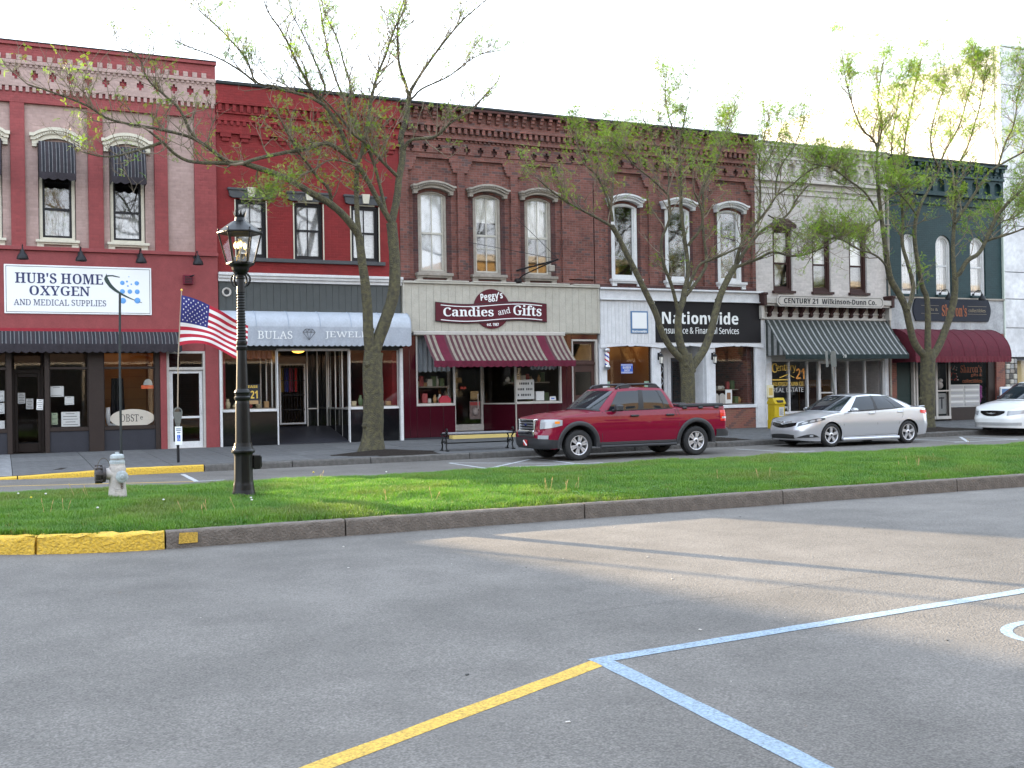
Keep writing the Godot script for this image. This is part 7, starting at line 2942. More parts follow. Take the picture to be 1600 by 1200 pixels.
func make_poles() -> void:
	# bare signpost behind the hydrant
	var o := thing("bare_grey_pole", "thin bare grey metal pole in front of the white oxygen sign", "pole", Vector3(2.46, 0.12, -26.4))
	part(o, "pole", MB.new().tube([Vector3(0, 0, 0), Vector3(-0.005, 2.3, 0), Vector3(0.02, 3.9, 0)], [0.027], 10), M.dark_steel, false)
	part(o, "sleeve", MB.new().tube([Vector3(0, 0, 0), Vector3(0, 0.35, 0)], [0.036], 10), M.dark_steel, false)
	# parking meter
	var m := thing("parking_meter", "grey domed parking meter with a wheelchair parking plate, in front of the white side door", "parking meter", Vector3(3.69, 0.13, -26.3))
	part(m, "post", MB.new().tube([Vector3(0, 0, 0), Vector3(-0.01, 0.95, 0)], [0.032], 10), M.black, false)
	var hd := MB.new()
	var poly := PackedVector2Array([Vector2(-0.05, 0.93), Vector2(0.05, 0.93), Vector2(0.075, 1.05), Vector2(0.1, 1.16)])
	for i in 11:
		var a := PI * i / 10.0
		poly.append(Vector2(cos(a) * 0.1, 1.2 + sin(a) * 0.1))
	poly.append(Vector2(-0.1, 1.16))
	poly.append(Vector2(-0.075, 1.05))
	hd.prism(poly, -0.055, 0.055)
	hd.cbox(-0.045, 0.045, 0.86, 0.95, -0.045, 0.045, 0.01)
	part(m, "head", hd, M.galv, false)
	var dm := MB.new()
	var dp := PackedVector2Array()
	for i in 11:
		var a := PI * i / 10.0
		dp.append(Vector2(cos(a) * 0.075, 1.2 + sin(a) * 0.075))
	dm.prism(dp, 0.054, 0.058)
	part(m, "dial_window", dm, M.car_glass, false)
	var pl := MB.new()
	pl.cbox(-0.075, 0.085, 0.44, 0.86, 0.06, 0.066, 0.003)
	part(m, "plate", pl, M.sign_white, false)
	var pr := MB.new()
	pr.box(-0.028, 0.042, 0.53, 0.67, 0.066, 0.068)
	part(m, "blue_field", pr, M.blue, false)
	var sy := MB.new()
	var arcs := []
	for i in 15:
		var a := PI * 0.75 + PI * 1.35 * i / 14.0
		arcs.append(Vector3(0.004 + cos(a) * 0.019, 0.572 + sin(a) * 0.022, 0.069))
	sy.tube(arcs, [0.0035], 5)
	sy.tube([Vector3(-0.001, 0.632, 0.069), Vector3(0.001, 0.592, 0.069), Vector3(0.019, 0.59, 0.069), Vector3(0.028, 0.566, 0.069)], [0.004], 5)
	sy.sphere(Vector3(-0.001, 0.646, 0.069), 0.007, 8, 1.0)
	part(m, "wheelchair_mark", sy, M.sign_white, false)
	var px := MB.new()
	px.box(-0.05, 0.06, 0.8, 0.82, 0.066, 0.0675)
	px.box(-0.05, 0.06, 0.765, 0.785, 0.066, 0.0675)
	px.box(-0.03, 0.045, 0.71, 0.735, 0.066, 0.0675)
	part(m, "print", px, mat(lin(0.1, 0.16, 0.25), 0.6), false)
	# flag on a raked staff beside the meter
	var f := thing("flag", "striped and starred flag flying from a raked staff beside the parking meter", "flag", Vector3(3.7, 0.14, -26.32))
	var st := MB.new()
	st.tube([Vector3(0.0, 1.0, -0.07), Vector3(0.03, 2.4, -0.07), Vector3(0.13, 3.98, -0.07)], [0.016, 0.015, 0.013], 8)
	part(f, "staff", st, mat(lin(0.3, 0.24, 0.17), 0.5), false)
	part(f, "finial", MB.new().sphere(Vector3(0.132, 4.0, -0.07), 0.028, 10), M.gold, false)
	var W := 546
	var H := 286
	var im := Image.create(W, H, false, Image.FORMAT_RGB8)
	var red := lin(0.36, 0.012, 0.03)
	var wht := lin(0.66, 0.64, 0.62)
	im.fill(wht)
	for i in 7:
		im.fill_rect(Rect2i(0, i * 44, W, 22), red)
	im.fill_rect(Rect2i(0, 0, 230, 154), lin(0.02, 0.022, 0.13))
	for r in 9:
		for c in (6 if r % 2 == 0 else 5):
			var cx := int(230 / 12.0 * (1 + 2 * c + (0 if r % 2 == 0 else 1)))
			var cy := int(154 / 10.0 * (r + 1))
			for yy in range(-7, 8):
				for xx in range(-7, 8):
					var a := atan2(xx, -yy)
					var k := fposmod(a + PI / 5, TAU / 5) - PI / 5
					var lim := 6.5 * (0.42 + 0.58 * pow(1.0 - absf(k) / (PI / 5), 1.6))
					if Vector2(xx, yy).length() < lim:
						im.set_pixel(cx + xx, cy + yy, wht)
	var fm := mat(Color(1, 1, 1), 0.85, {"backlight_enabled": true, "backlight": Color(0.35, 0.35, 0.35)})
	fm.albedo_texture = ImageTexture.create_from_image(im)
	var rows := []
	for j in 25:
		var v := j / 24.0
		var row := PackedVector3Array()
		for i in 49:
			var u := i / 48.0
			# the cloth hangs from the staff, sags and folds as it flies to the right
			var hoist := Vector3(0.125 - 0.065 * v, 3.88 - 1.17 * v, -0.06)
			var x := hoist.x + u * (1.5 - 0.06 * v) - 0.05 * sin(u * PI) * v + 0.07 * v * u
			var y := hoist.y - 0.3 * u - 0.64 * u * u + 0.24 * u * u * u
			if v > 0.3:
				y += 0.27 * (v - 0.3) * sin(clampf(u * 1.15, 0, 1) * PI)
			y += 0.36 * u * u * v
			var z := -0.06 + 0.11 * sin(u * 7.5 - v * 2.4) * u + 0.07 * sin(u * 13.0 + v * 3.0) * (0.25 + u) + 0.04 * sin(v * 6.0 + u * 4.0)
			row.append(Vector3(x, y, z))
		rows.append(row)
	var cl := MB.new()
	cl.grid(rows)
	part(f, "cloth", cl, fm, false)
	# street sign seen from behind
	var s := thing("back_of_street_sign", "leaning street sign seen from its grey back in front of the striped green awning", "sign", Vector3(22.72, 0.15, -26.2))
	part(s, "post", MB.new().tube([Vector3(0.22, 0, 0), Vector3(0.0, 2.45, 0)], [0.024], 8), M.galv, false)
	for q in [[-0.13, 0.12, -0.05], [0.05, -0.14, 0.05]]:
		var mb := MB.new()
		mb.cbox(-0.075, 0.075, 2.12, 2.6, -0.003, 0.003, 0.001, Transform3D(Basis(Vector3(0, 0, 1), 0.06) * Basis(Vector3.UP, q[1] * 3.0), Vector3(q[0] + 0.16, -0.03, q[2])))
		part(s, "plate", mb, M.galv, false)


func make_bench() -> void:
	var o := thing("iron_bench", "low slatted street bench with curled black iron ends on the pavement", "bench", Vector3(11.25, 0.16, -26.5))
	for s in [-0.93, 0.93]:
		var mb := MB.new()
		mb.tube([Vector3(s, 0, 0.2), Vector3(s, 0.12, 0.13), Vector3(s, 0.22, 0.17), Vector3(s, 0.34, 0.1), Vector3(s, 0.42, 0.2)], [0.026, 0.018, 0.022, 0.018, 0.022], 8)
		mb.tube([Vector3(s, 0, -0.2), Vector3(s, 0.12, -0.13), Vector3(s, 0.22, -0.17), Vector3(s, 0.34, -0.1), Vector3(s, 0.42, -0.2)], [0.026, 0.018, 0.022, 0.018, 0.022], 8)
		mb.tube([Vector3(s, 0.2, 0.16), Vector3(s, 0.25, 0.0), Vector3(s, 0.2, -0.16)], [0.018], 8)
		mb.tube([Vector3(s, 0.42, -0.24), Vector3(s, 0.43, 0.0), Vector3(s, 0.42, 0.22)], [0.022], 8)
		var sc := []
		for i in 20:
			var a := i / 19.0 * 5.2
			var r := 0.085 - 0.011 * a
			sc.append(Vector3(s, 0.53 + sin(a + 3.6) * r, 0.16 + cos(a + 3.6) * r))
		mb.tube(sc, [0.02], 7)
		mb.cbox(s - 0.035, s + 0.035, 0.0, 0.03, 0.15, 0.26, 0.008)
		mb.cbox(s - 0.035, s + 0.035, 0.0, 0.03, -0.26, -0.15, 0.008)
		part(o, "end_frame", mb, M.iron, false)
	for i in 6:
		var mb := MB.new()
		var z := -0.22 + i * 0.085
		mb.cbox(-0.9, 0.9, 0.43, 0.468, z - 0.034, z + 0.034, 0.008)
		part(o, "slat", mb, M.bench_wood, false)
	var rd := MB.new()
	rd.tube([Vector3(-0.93, 0.2, 0), Vector3(0.93, 0.2, 0)], [0.016], 6)
	part(o, "tie_rod", rd, M.iron, false)


func make_newspaper_box() -> void:
	var o := thing("newspaper_box", "bright yellow newspaper box with a sloped top beside the white pier", "newspaper box", Vector3(24.08, 0.22, -30.55))
	var b := MB.new()
	b.cbox(-0.24, 0.24, 0.0, 0.32, -0.2, 0.2, 0.02)
	b.cbox(-0.22, 0.22, 0.32, 0.84, -0.19, 0.19, 0.012)
	part(o, "cabinet", b, M.yellow_box, false)
	var t := MB.new()
	t.prism(P2([-0.2, 0.84, 0.23, 0.84, 0.23, 0.88, 0.1, 1.06, -0.1, 1.06, -0.2, 0.92]), -0.235, 0.235, Transform3D(Basis(Vector3(0, 0, 1), Vector3(0, 1, 0), Vector3(-1, 0, 0)), Vector3.ZERO))
	part(o, "top", t, M.yellow_box, false)
	var c := MB.new()
	c.cbox(-0.12, 0.12, 0.9, 0.98, 0.16, 0.235, 0.006, Transform3D(Basis(), Vector3(0, 0, 0)))
	part(o, "coin_slot", c, M.dark_panel, false)
	var w := MB.new()
	w.cbox(-0.03, 0.16, 0.44, 0.74, 0.185, 0.2, 0.004)
	part(o, "paper_window", w, M.paper_grey, false)
	var p := MB.new()
	for i in 6:
		p.box(-0.01, 0.14 - 0.02 * (i % 2), 0.48 + 0.038 * i, 0.495 + 0.038 * i, 0.2, 0.202)
	part(o, "print", p, M.ink, false)
	var h := MB.new()
	h.tube([Vector3(0.22, 0.72, 0.16), Vector3(0.3, 0.74, 0.2), Vector3(0.31, 0.62, 0.2), Vector3(0.36, 0.56, 0.19)], [0.015], 6)
	h.cbox(0.22, 0.3, 0.68, 0.76, 0.1, 0.18, 0.01)
	part(o, "handle", h, M.steel, false)


# ---------------------------------------------------------------- trees
# limbs: each a list of [right, up, towards the street] in metres from the foot, with a start and an end radius
func sprig_mesh(seed_: int) -> ArrayMesh:
	var mb := MB.new()
	var r := RandomNumberGenerator.new()
	r.seed = seed_
	# three feathery leaves of paired leaflets from one bud
	for b in 3:
		var a := TAU * b / 3.0 + r.randf() * 1.4
		var d := Vector3(cos(a), r.randf_range(-0.55, 0.5), sin(a)).normalized()
		var s := d.cross(Vector3.UP).normalized()
		var len := r.randf_range(0.1, 0.19)
		var nn := s.cross(d)
		var k := r.randf_range(0.8, 1.15)
		mb.col = Color(k, k, k)
		for i in 7:
			var t := 0.2 + 0.8 * i / 6.0
			var at := d * len * t - Vector3(0, 0.03 * t * t, 0)
			for q in [-1.0, 1.0]:
				var o: Vector3 = (s * q + d * 0.45 + nn * r.randf_range(-0.25, 0.25)).normalized()
				var l := 0.034 * (1.15 - 0.5 * absf(t - 0.5))
				var w := d * 0.0085
				mb.quad(at, at + o * l * 0.5 + w, at + o * l, at + o * l * 0.5 - w)
	return mb.mesh(M.leaf)


func bend(path: Array, n: int) -> Array:          # smooth a limb through its points
	var c := Curve3D.new()
	for i in path.size():
		var t: Vector3 = (path[mini(i + 1, path.size() - 1)] - path[maxi(i - 1, 0)]) * 0.22
		c.add_point(path[i], -t, t)
	var out := []
	var L := c.get_baked_length()
	for i in n + 1:
		out.append(c.sample_baked(L * i / n))
	return out


func make_tree(called: String, label: String, at: Vector3, limbs: Array, seed_: int, o_: Dictionary) -> Node3D:
	var o := thing(called, label, "tree", at, "street trees along the pavement")
	var r := RandomNumberGenerator.new()
	r.seed = seed_
	var twigs := MB.new()
	var tips := []
	var first := true
	for l in limbs:
		var pts := P3(l[2])
		var n := maxi(6, pts.size() * 3)
		var p := bend(pts, n)
		var rad := []
		for i in n + 1:
			var t := i / float(n)
			rad.append(lerpf(l[0], l[1], pow(t, 0.85)) * (0.92 if first else 0.8) * (1.0 + 0.07 * jag(i * 7 + seed_)))
		if first:
			for i in 3:
				rad[i] *= [1.42, 1.2, 1.06][i]
		var mb := MB.new()
		mb.tube(p, rad, 12 if l[0] > 0.09 else 8)
		part(o, "trunk" if first else "limb", mb, M.bark, false)
		# knots
		if l[0] > 0.07:
			for i in 2:
				var k := r.randi_range(2, n - 2)
				var kb := MB.new()
				var a := r.randf() * TAU
				kb.sphere(p[k] + Vector3(cos(a), 0.1, sin(a)) * rad[k] * 0.86, rad[k] * 0.36, 8)
				part(o, "knot", kb, M.bark, false)
		first = false
		# side twigs grow from the outer part of every limb
		var L := 0.0
		for i in n:
			L += (p[i + 1] - p[i]).length()
		var count := int(L * o_.density * (1.0 if l[1] < 0.03 else 0.35))
		for c in count:
			var t := pow(r.randf(), 0.6)
			if l[0] > 0.12:
				continue
			var i := clampi(int(t * n), 1, n - 1)
			var d: Vector3 = (p[i + 1] - p[i]).normalized()
			var out := Vector3(r.randf_range(-1, 1), r.randf_range(-0.25, 0.9), r.randf_range(-1, 1)).normalized()
			var dir := (d * 0.75 + out * 0.9).normalized()
			grow(twigs, tips, r, p[i], dir, minf(rad[i] * 0.55, 0.02), r.randf_range(0.5, 1.25) * o_.reach, 2)
		if l[1] < 0.065:
			grow(twigs, tips, r, p[n], (p[n] - p[n - 1]).normalized(), l[1] * 0.8, 0.9 * o_.reach, 2)
	part(o, "twigs", twigs, M.twig, false).set_meta("kind", "stuff")
	var mm := MultiMesh.new()
	mm.transform_format = MultiMesh.TRANSFORM_3D
	mm.use_colors = true
	mm.mesh = sprig_mesh(seed_)
	var tr := []
	var cl := []
	var fil := FastNoiseLite.new()
	fil.seed = seed_
	fil.frequency = 0.42
	for t in tips:
		var q: Vector3 = t
		var full: float = o_.leaves * (0.3 + 0.75 * smoothstep(-0.3, 0.5, fil.get_noise_3dv(q * 2.0))) * o_.fill.call(q)
		var k := int(full) + (1 if r.randf() < full - int(full) else 0)
		for i in k:
			var j := Vector3(r.randfn(), r.randfn(), r.randfn()) * 0.09
			var b := Basis(Vector3(r.randf_range(-1, 1), r.randf_range(-1, 1), r.randf_range(-1, 1)).normalized(), r.randf() * TAU).scaled(Vector3.ONE * r.randf_range(0.65, 1.2) * o_.get("size", 1.0))
			tr.append(Transform3D(b, q + j))
			cl.append(Color(0.16, 0.26, 0.035).lerp(Color(0.34, 0.4, 0.08), r.randf()) if r.randf() > 0.12 else Color(0.24, 0.2, 0.08))
	mm.instance_count = tr.size()
	for i in tr.size():
		mm.set_instance_transform(i, tr[i])
		mm.set_instance_color(i, cl[i])
	var lv := MultiMeshInstance3D.new()
	lv.name = "leaves"
	lv.multimesh = mm
	o.add_child(lv, true)
	lv.set_meta("kind", "stuff")
	return o


func grow(mb: MB, tips: Array, r: RandomNumberGenerator, from: Vector3, dir: Vector3, rad: float, len: float, depth: int) -> void:
	var pts := [from]
	var d := dir
	var n := 4
	for i in n:
		d = (d + Vector3(r.randf_range(-0.3, 0.3), r.randf_range(-0.12, 0.32), r.randf_range(-0.3, 0.3))).normalized()
		pts.append(pts[-1] + d * len / n)
	rad = maxf(rad, 0.0045)
	mb.tube(pts, [rad, rad * 0.85, rad * 0.7, rad * 0.55, rad * 0.4], 4, false)
	if depth == 0:
		for q in 4:
			tips.append(pts[q + 1])
		return
	tips.append(pts[4])
	var k := r.randi_range(2, 4)
	for i in k:
		var j := r.randi_range(1, n)
		var out := Vector3(r.randf_range(-1, 1), r.randf_range(-0.3, 0.8), r.randf_range(-1, 1)).normalized()
		grow(mb, tips, r, pts[j], (d * 0.6 + out * 0.8).normalized(), rad * 0.55, len * r.randf_range(0.4, 0.7), depth - 1)


func limbs_one() -> Array:
	return [
		[0.3, 0.27, [-0,-0.03,0,0.05,0.75,0,0.06,1.57,0,0.05,2.14,0,0.09,2.55,0.0]],
		[0.19, 0.13, [0.05,2.19,0,-0.04,2.88,0.02,-0.07,3.62,0.04,-0.13,4.35,0.06,-0.2,4.8,0.08,-0.28,5.5,0.1]],
		[0.13, 0.075, [-0.28,5.5,0.1,-0.61,5.86,0.26,-1.07,6.2,0.41,-1.56,6.4,0.57,-2.04,6.61,0.73,-2.53,6.77,0.89,-2.99,6.86,1.04,-3.44,6.93,1.2]],
		[0.07, 0.03, [-3.39,6.93,1.2,-3.86,6.87,1.36,-4.48,6.8,1.52,-4.91,6.86,1.68,-5.28,7.13,1.84,-5.58,7.31,2.0]],
		[0.055, 0.02, [-3.87,6.92,1.4,-4.18,7.11,1.53,-4.49,7.26,1.67,-4.92,7.35,1.8,-5.57,7.41,1.93,-6.05,7.42,2.07,-6.52,7.49,2.2,-6.82,7.65,2.33,-7.48,7.83,2.47,-8.01,7.93,2.6]],
		[0.05, 0.015, [-4.48,7.26,1.6,-4.65,7.47,1.63,-4.89,7.94,1.67,-5.21,8.21,1.7,-5.57,8.53,1.73,-5.76,8.99,1.77,-6.11,9.11,1.8]],
		[0.05, 0.015, [-5.26,7.16,1.7,-5.81,6.9,1.87,-6.42,6.68,2.03,-6.95,6.71,2.2]],
		[0.09, 0.06, [-0.28,5.5,0.1,-0.3,6.14,0.02,-0.27,6.96,-0.07,-0.19,7.49,-0.15,-0.09,7.64,-0.23,0.1,8.37,-0.32,0.2,8.83,-0.4]],
		[0.06, 0.012, [0.2,8.83,-0.4,0.43,9.73,-0.48,0.72,10.39,-0.57,1.03,11.2,-0.65,1.32,11.75,-0.73,1.52,12.57,-0.82,1.71,13.31,-0.9]],
		[0.06, 0.02, [-1.04,6.22,0.3,-1.16,6.58,0.47,-1.48,6.83,0.63,-1.79,7.14,0.8,-2.01,7.31,0.97,-2.28,7.64,1.13,-2.5,7.95,1.3]],
		[0.21, 0.17, [0.09,2.52,0,0.19,2.79,-0.02,0.44,3.4,-0.03,0.67,4.1,-0.05,0.72,4.81,-0.07,0.7,5.33,-0.08,0.66,5.9,-0.1]],
		[0.13, 0.08, [0.66,5.9,-0.1,0.84,6.57,-0.17,0.93,7.12,-0.24,1.03,7.46,-0.31,1.11,7.87,-0.39,1.07,8.22,-0.46,1.25,8.72,-0.53,1.37,9.38,-0.6]],
		[0.06, 0.012, [1.37,9.38,-0.6,1.28,9.83,-0.67,1.16,10.25,-0.73,1.15,11.07,-0.8,1.23,11.65,-0.87,1.39,12.07,-0.93,1.52,12.8,-1.0]],
		[0.055, 0.012, [1.37,9.38,-0.6,1.46,9.64,-0.47,1.81,10.21,-0.33,2.3,10.89,-0.2,2.79,11.48,-0.07,3.28,11.93,0.07,3.61,12.34,0.2]],
		[0.04, 0.01, [1.33,9.22,-0.6,1.44,9.34,-0.35,1.57,9.49,-0.1,2.2,9.8,0.15,2.63,10.15,0.4,3.06,10.38,0.65,3.69,10.46,0.9]],
		[0.065, 0.02, [1.12,7.82,-0.4,1.26,8.13,-0.2,1.85,8.21,0,2.23,8.57,0.2,2.76,8.94,0.4,3.06,9.28,0.6]],
		[0.06, 0.015, [0.86,7.16,-0.2,0.38,7.51,-0.04,-0.04,7.86,0.11,-0.44,8.04,0.27,-0.85,8.43,0.43,-1.37,8.84,0.59,-1.74,9.01,0.74,-2.15,9.3,0.9]],
		[0.1, 0.05, [0.66,5.9,-0.1,0.3,6.43,-0.03,-0,6.91,0.05,-0.26,7.25,0.12,-0.5,7.46,0.2,-0.58,7.6,0.28,-0.72,7.93,0.35,-1.02,8.42,0.43,-1.51,8.92,0.5]],
		[0.05, 0.012, [-1.51,8.92,0.5,-1.91,9.55,0.58,-2.27,10.22,0.66,-2.62,10.65,0.74,-2.77,10.94,0.82,-2.89,11.36,0.9]],
		[0.075, 0.05, [-0.35,7.38,0.1,-0.68,7.53,0.27,-1.11,7.71,0.44,-1.48,7.61,0.61,-1.78,7.46,0.79,-2.4,7.28,0.96,-3,7.08,1.13,-3.41,6.9,1.3]],
		[0.06, 0.02, [0.51,6.2,-0.1,0.37,6.97,-0.2,0.22,7.6,-0.3,0,8.13,-0.4,-0.27,8.63,-0.5,-0.45,9.22,-0.6,-0.67,9.89,-0.7,-0.83,10.73,-0.8,-0.93,11.58,-0.9]],
		[0.04, 0.012, [-1.4,8.76,0.5,-1.26,9.01,0.68,-1.59,9.67,0.86,-1.91,10.2,1.04,-2.18,10.55,1.22,-2.32,10.96,1.4]],
		[0.04, 0.012, [-0.28,8.77,-0.62,-0.25,9.42,-0.54,-0.45,10.04,-0.45,-0.65,10.66,-0.37,-0.97,11.18,-0.28,-1.11,11.82,-0.2]],
		[0.05, 0.012, [-1.28,8.62,0.6,-1.75,8.76,0.75,-2.39,8.81,0.9,-2.61,8.85,1.05,-3.07,8.85,1.2,-3.31,9.3,1.35,-3.86,9.83,1.5,-4.29,10.11,1.65,-4.62,10.32,1.8]],
		[0.035, 0.01, [-3.11,8.77,1.4,-3.52,8.96,1.62,-4.06,9.13,1.85,-4.65,9.22,2.07,-5.2,9.33,2.3]],
		[0.03, 0.01, [-0.39,7.19,0.5,-1.12,7.25,0.75,-1.59,6.98,1,-2.36,6.45,1.25,-2.72,6.09,1.5]],
		[0.03, 0.01, [-2.94,6.92,0.8,-3.04,6.62,0.93,-2.9,6.3,1.07,-2.81,6.13,1.2]],
	]


func limbs_two() -> Array:
	return [
		[0.24, 0.23, [-0.05,-0.07,0,0.04,0.67,0,0.07,1.43,0,0.04,2.06,0,-0.02,2.4,0.0]],
		[0.13, 0.09, [-0.11,2.25,0,-0.44,2.49,0.07,-0.78,2.86,0.13,-1.01,3.26,0.2,-1.17,3.59,0.27,-1.51,4.14,0.33,-1.89,4.74,0.4,-2.22,5.23,0.47,-2.54,5.73,0.53,-2.76,5.96,0.6]],
		[0.055, 0.02, [-2.76,5.96,0.6,-3.33,6.16,0.72,-3.95,6.37,0.84,-4.34,6.49,0.96,-4.86,6.73,1.08,-5.33,7.01,1.2]],
		[0.055, 0.015, [-2.73,6.09,0.6,-2.84,6.52,0.65,-3.08,6.99,0.7,-3.34,7.35,0.75,-3.7,7.58,0.8,-3.88,7.96,0.85,-4.08,8.28,0.9]],
		[0.045, 0.012, [-2.77,6.53,0.6,-2.61,7.01,0.42,-2.48,7.51,0.25,-2.46,8.05,0.08,-2.43,8.67,-0.1]],
		[0.16, 0.11, [-0.02,2.37,0,-0.19,2.87,-0.03,-0.18,3.55,-0.05,-0,3.99,-0.08,0.09,4.35,-0.1]],
		[0.075, 0.04, [-0.2,3.55,0,-0.48,4.39,0.08,-0.8,5.01,0.17,-0.93,5.62,0.25,-0.82,6,0.33,-0.72,6.42,0.42,-0.83,6.97,0.5]],
		[0.04, 0.01, [-0.83,6.97,0.5,-1.47,7.35,0.65,-2.14,7.69,0.8,-2.63,8.04,0.95,-3.02,8.27,1.1]],
		[0.04, 0.01, [-0.83,6.97,0.5,-0.76,7.61,0.42,-1.01,8.18,0.35,-1.21,8.65,0.28,-1.43,9.15,0.2]],
		[0.09, 0.05, [0.09,4.35,-0.1,0.23,4.83,-0.13,0.22,5.4,-0.17,0.14,6.06,-0.2,0.09,6.71,-0.23,0.13,7.53,-0.27,0.1,8.28,-0.3]],
		[0.04, 0.01, [0.1,8.28,-0.3,0.03,8.94,-0.38,-0.16,9.54,-0.45,-0.21,10.24,-0.52,-0.08,10.89,-0.6]],
		[0.035, 0.01, [0.1,8.28,-0.3,0.11,8.81,-0.2,0.17,9.32,-0.1,0.25,9.91,0,0.3,10.36,0.1]],
		[0.075, 0.035, [0.13,4.16,-0.1,0.5,4.47,-0.23,0.91,4.87,-0.37,1.15,5.28,-0.5,1.13,6.27,-0.63,1.26,7.27,-0.77,1.37,7.73,-0.9]],
		[0.035, 0.01, [1.37,7.73,-0.9,1.79,8.32,-0.95,2.15,8.91,-1,2.32,9.57,-1.05,2.53,10.1,-1.1]],
		[0.06, 0.03, [0.23,5.62,-0.1,0.33,5.83,0.02,0.45,6.01,0.14,0.51,6.39,0.26,0.31,6.83,0.38,0.07,7.08,0.5]],
		[0.035, 0.01, [0.29,6.92,0.4,0.49,7.47,0.52,0.78,8.03,0.64,0.98,8.77,0.76,1.08,9.12,0.88,1.25,9.54,1.0]],
		[0.17, 0.11, [0.11,1.9,0,0.33,2.12,-0.06,0.76,2.6,-0.11,1.07,3.21,-0.17,1.26,3.7,-0.23,1.49,4.21,-0.29,1.82,4.73,-0.34,2.13,5.11,-0.4]],
		[0.065, 0.025, [2.13,5.07,-0.4,2.34,5.16,-0.23,2.77,5.33,-0.07,3.18,5.52,0.1,3.72,5.4,0.27,4.27,5.48,0.43,4.73,5.68,0.6]],
		[0.085, 0.03, [2.13,5.11,-0.4,2.5,5.49,-0.53,2.9,5.84,-0.67,3.5,6.33,-0.8,4.52,6.84,-0.93,5.1,7.47,-1.07,5.64,7.92,-1.2]],
		[0.08, 0.035, [2.16,5.21,-0.4,2.26,5.76,-0.26,2.5,6.22,-0.12,2.73,6.49,0.02,2.96,6.83,0.16,3.2,7.24,0.3]],
		[0.04, 0.01, [3.2,7.24,0.3,3.64,7.52,0.42,4.13,7.92,0.55,4.72,8.14,0.68,5.16,7.99,0.8]],
		[0.04, 0.01, [3.15,7.24,0.3,3.25,7.69,0.22,3.54,8.23,0.14,4.06,8.78,0.06,4.38,9.32,-0.02,4.76,9.97,-0.1]],
		[0.05, 0.02, [2.9,6.53,-0.2,3,7.09,-0.28,3.09,7.47,-0.36,3.12,8.32,-0.44,3.34,9.04,-0.52,3.61,9.62,-0.6]],
		[0.035, 0.01, [3.11,8.07,-0.4,3.69,8.68,-0.57,4.14,9.36,-0.73,4.56,9.94,-0.9]],
		[0.06, 0.03, [0.2,4.35,-0.1,0.44,4.92,-0,0.6,5.12,0.1,0.92,5.23,0.2,1.44,5.45,0.3,1.88,5.68,0.4,2.33,6.13,0.5]],
		[0.03, 0.01, [3.16,6.68,-0.1,3.58,6.37,0.13,3.87,6.06,0.37,4.09,5.75,0.6]],
	]


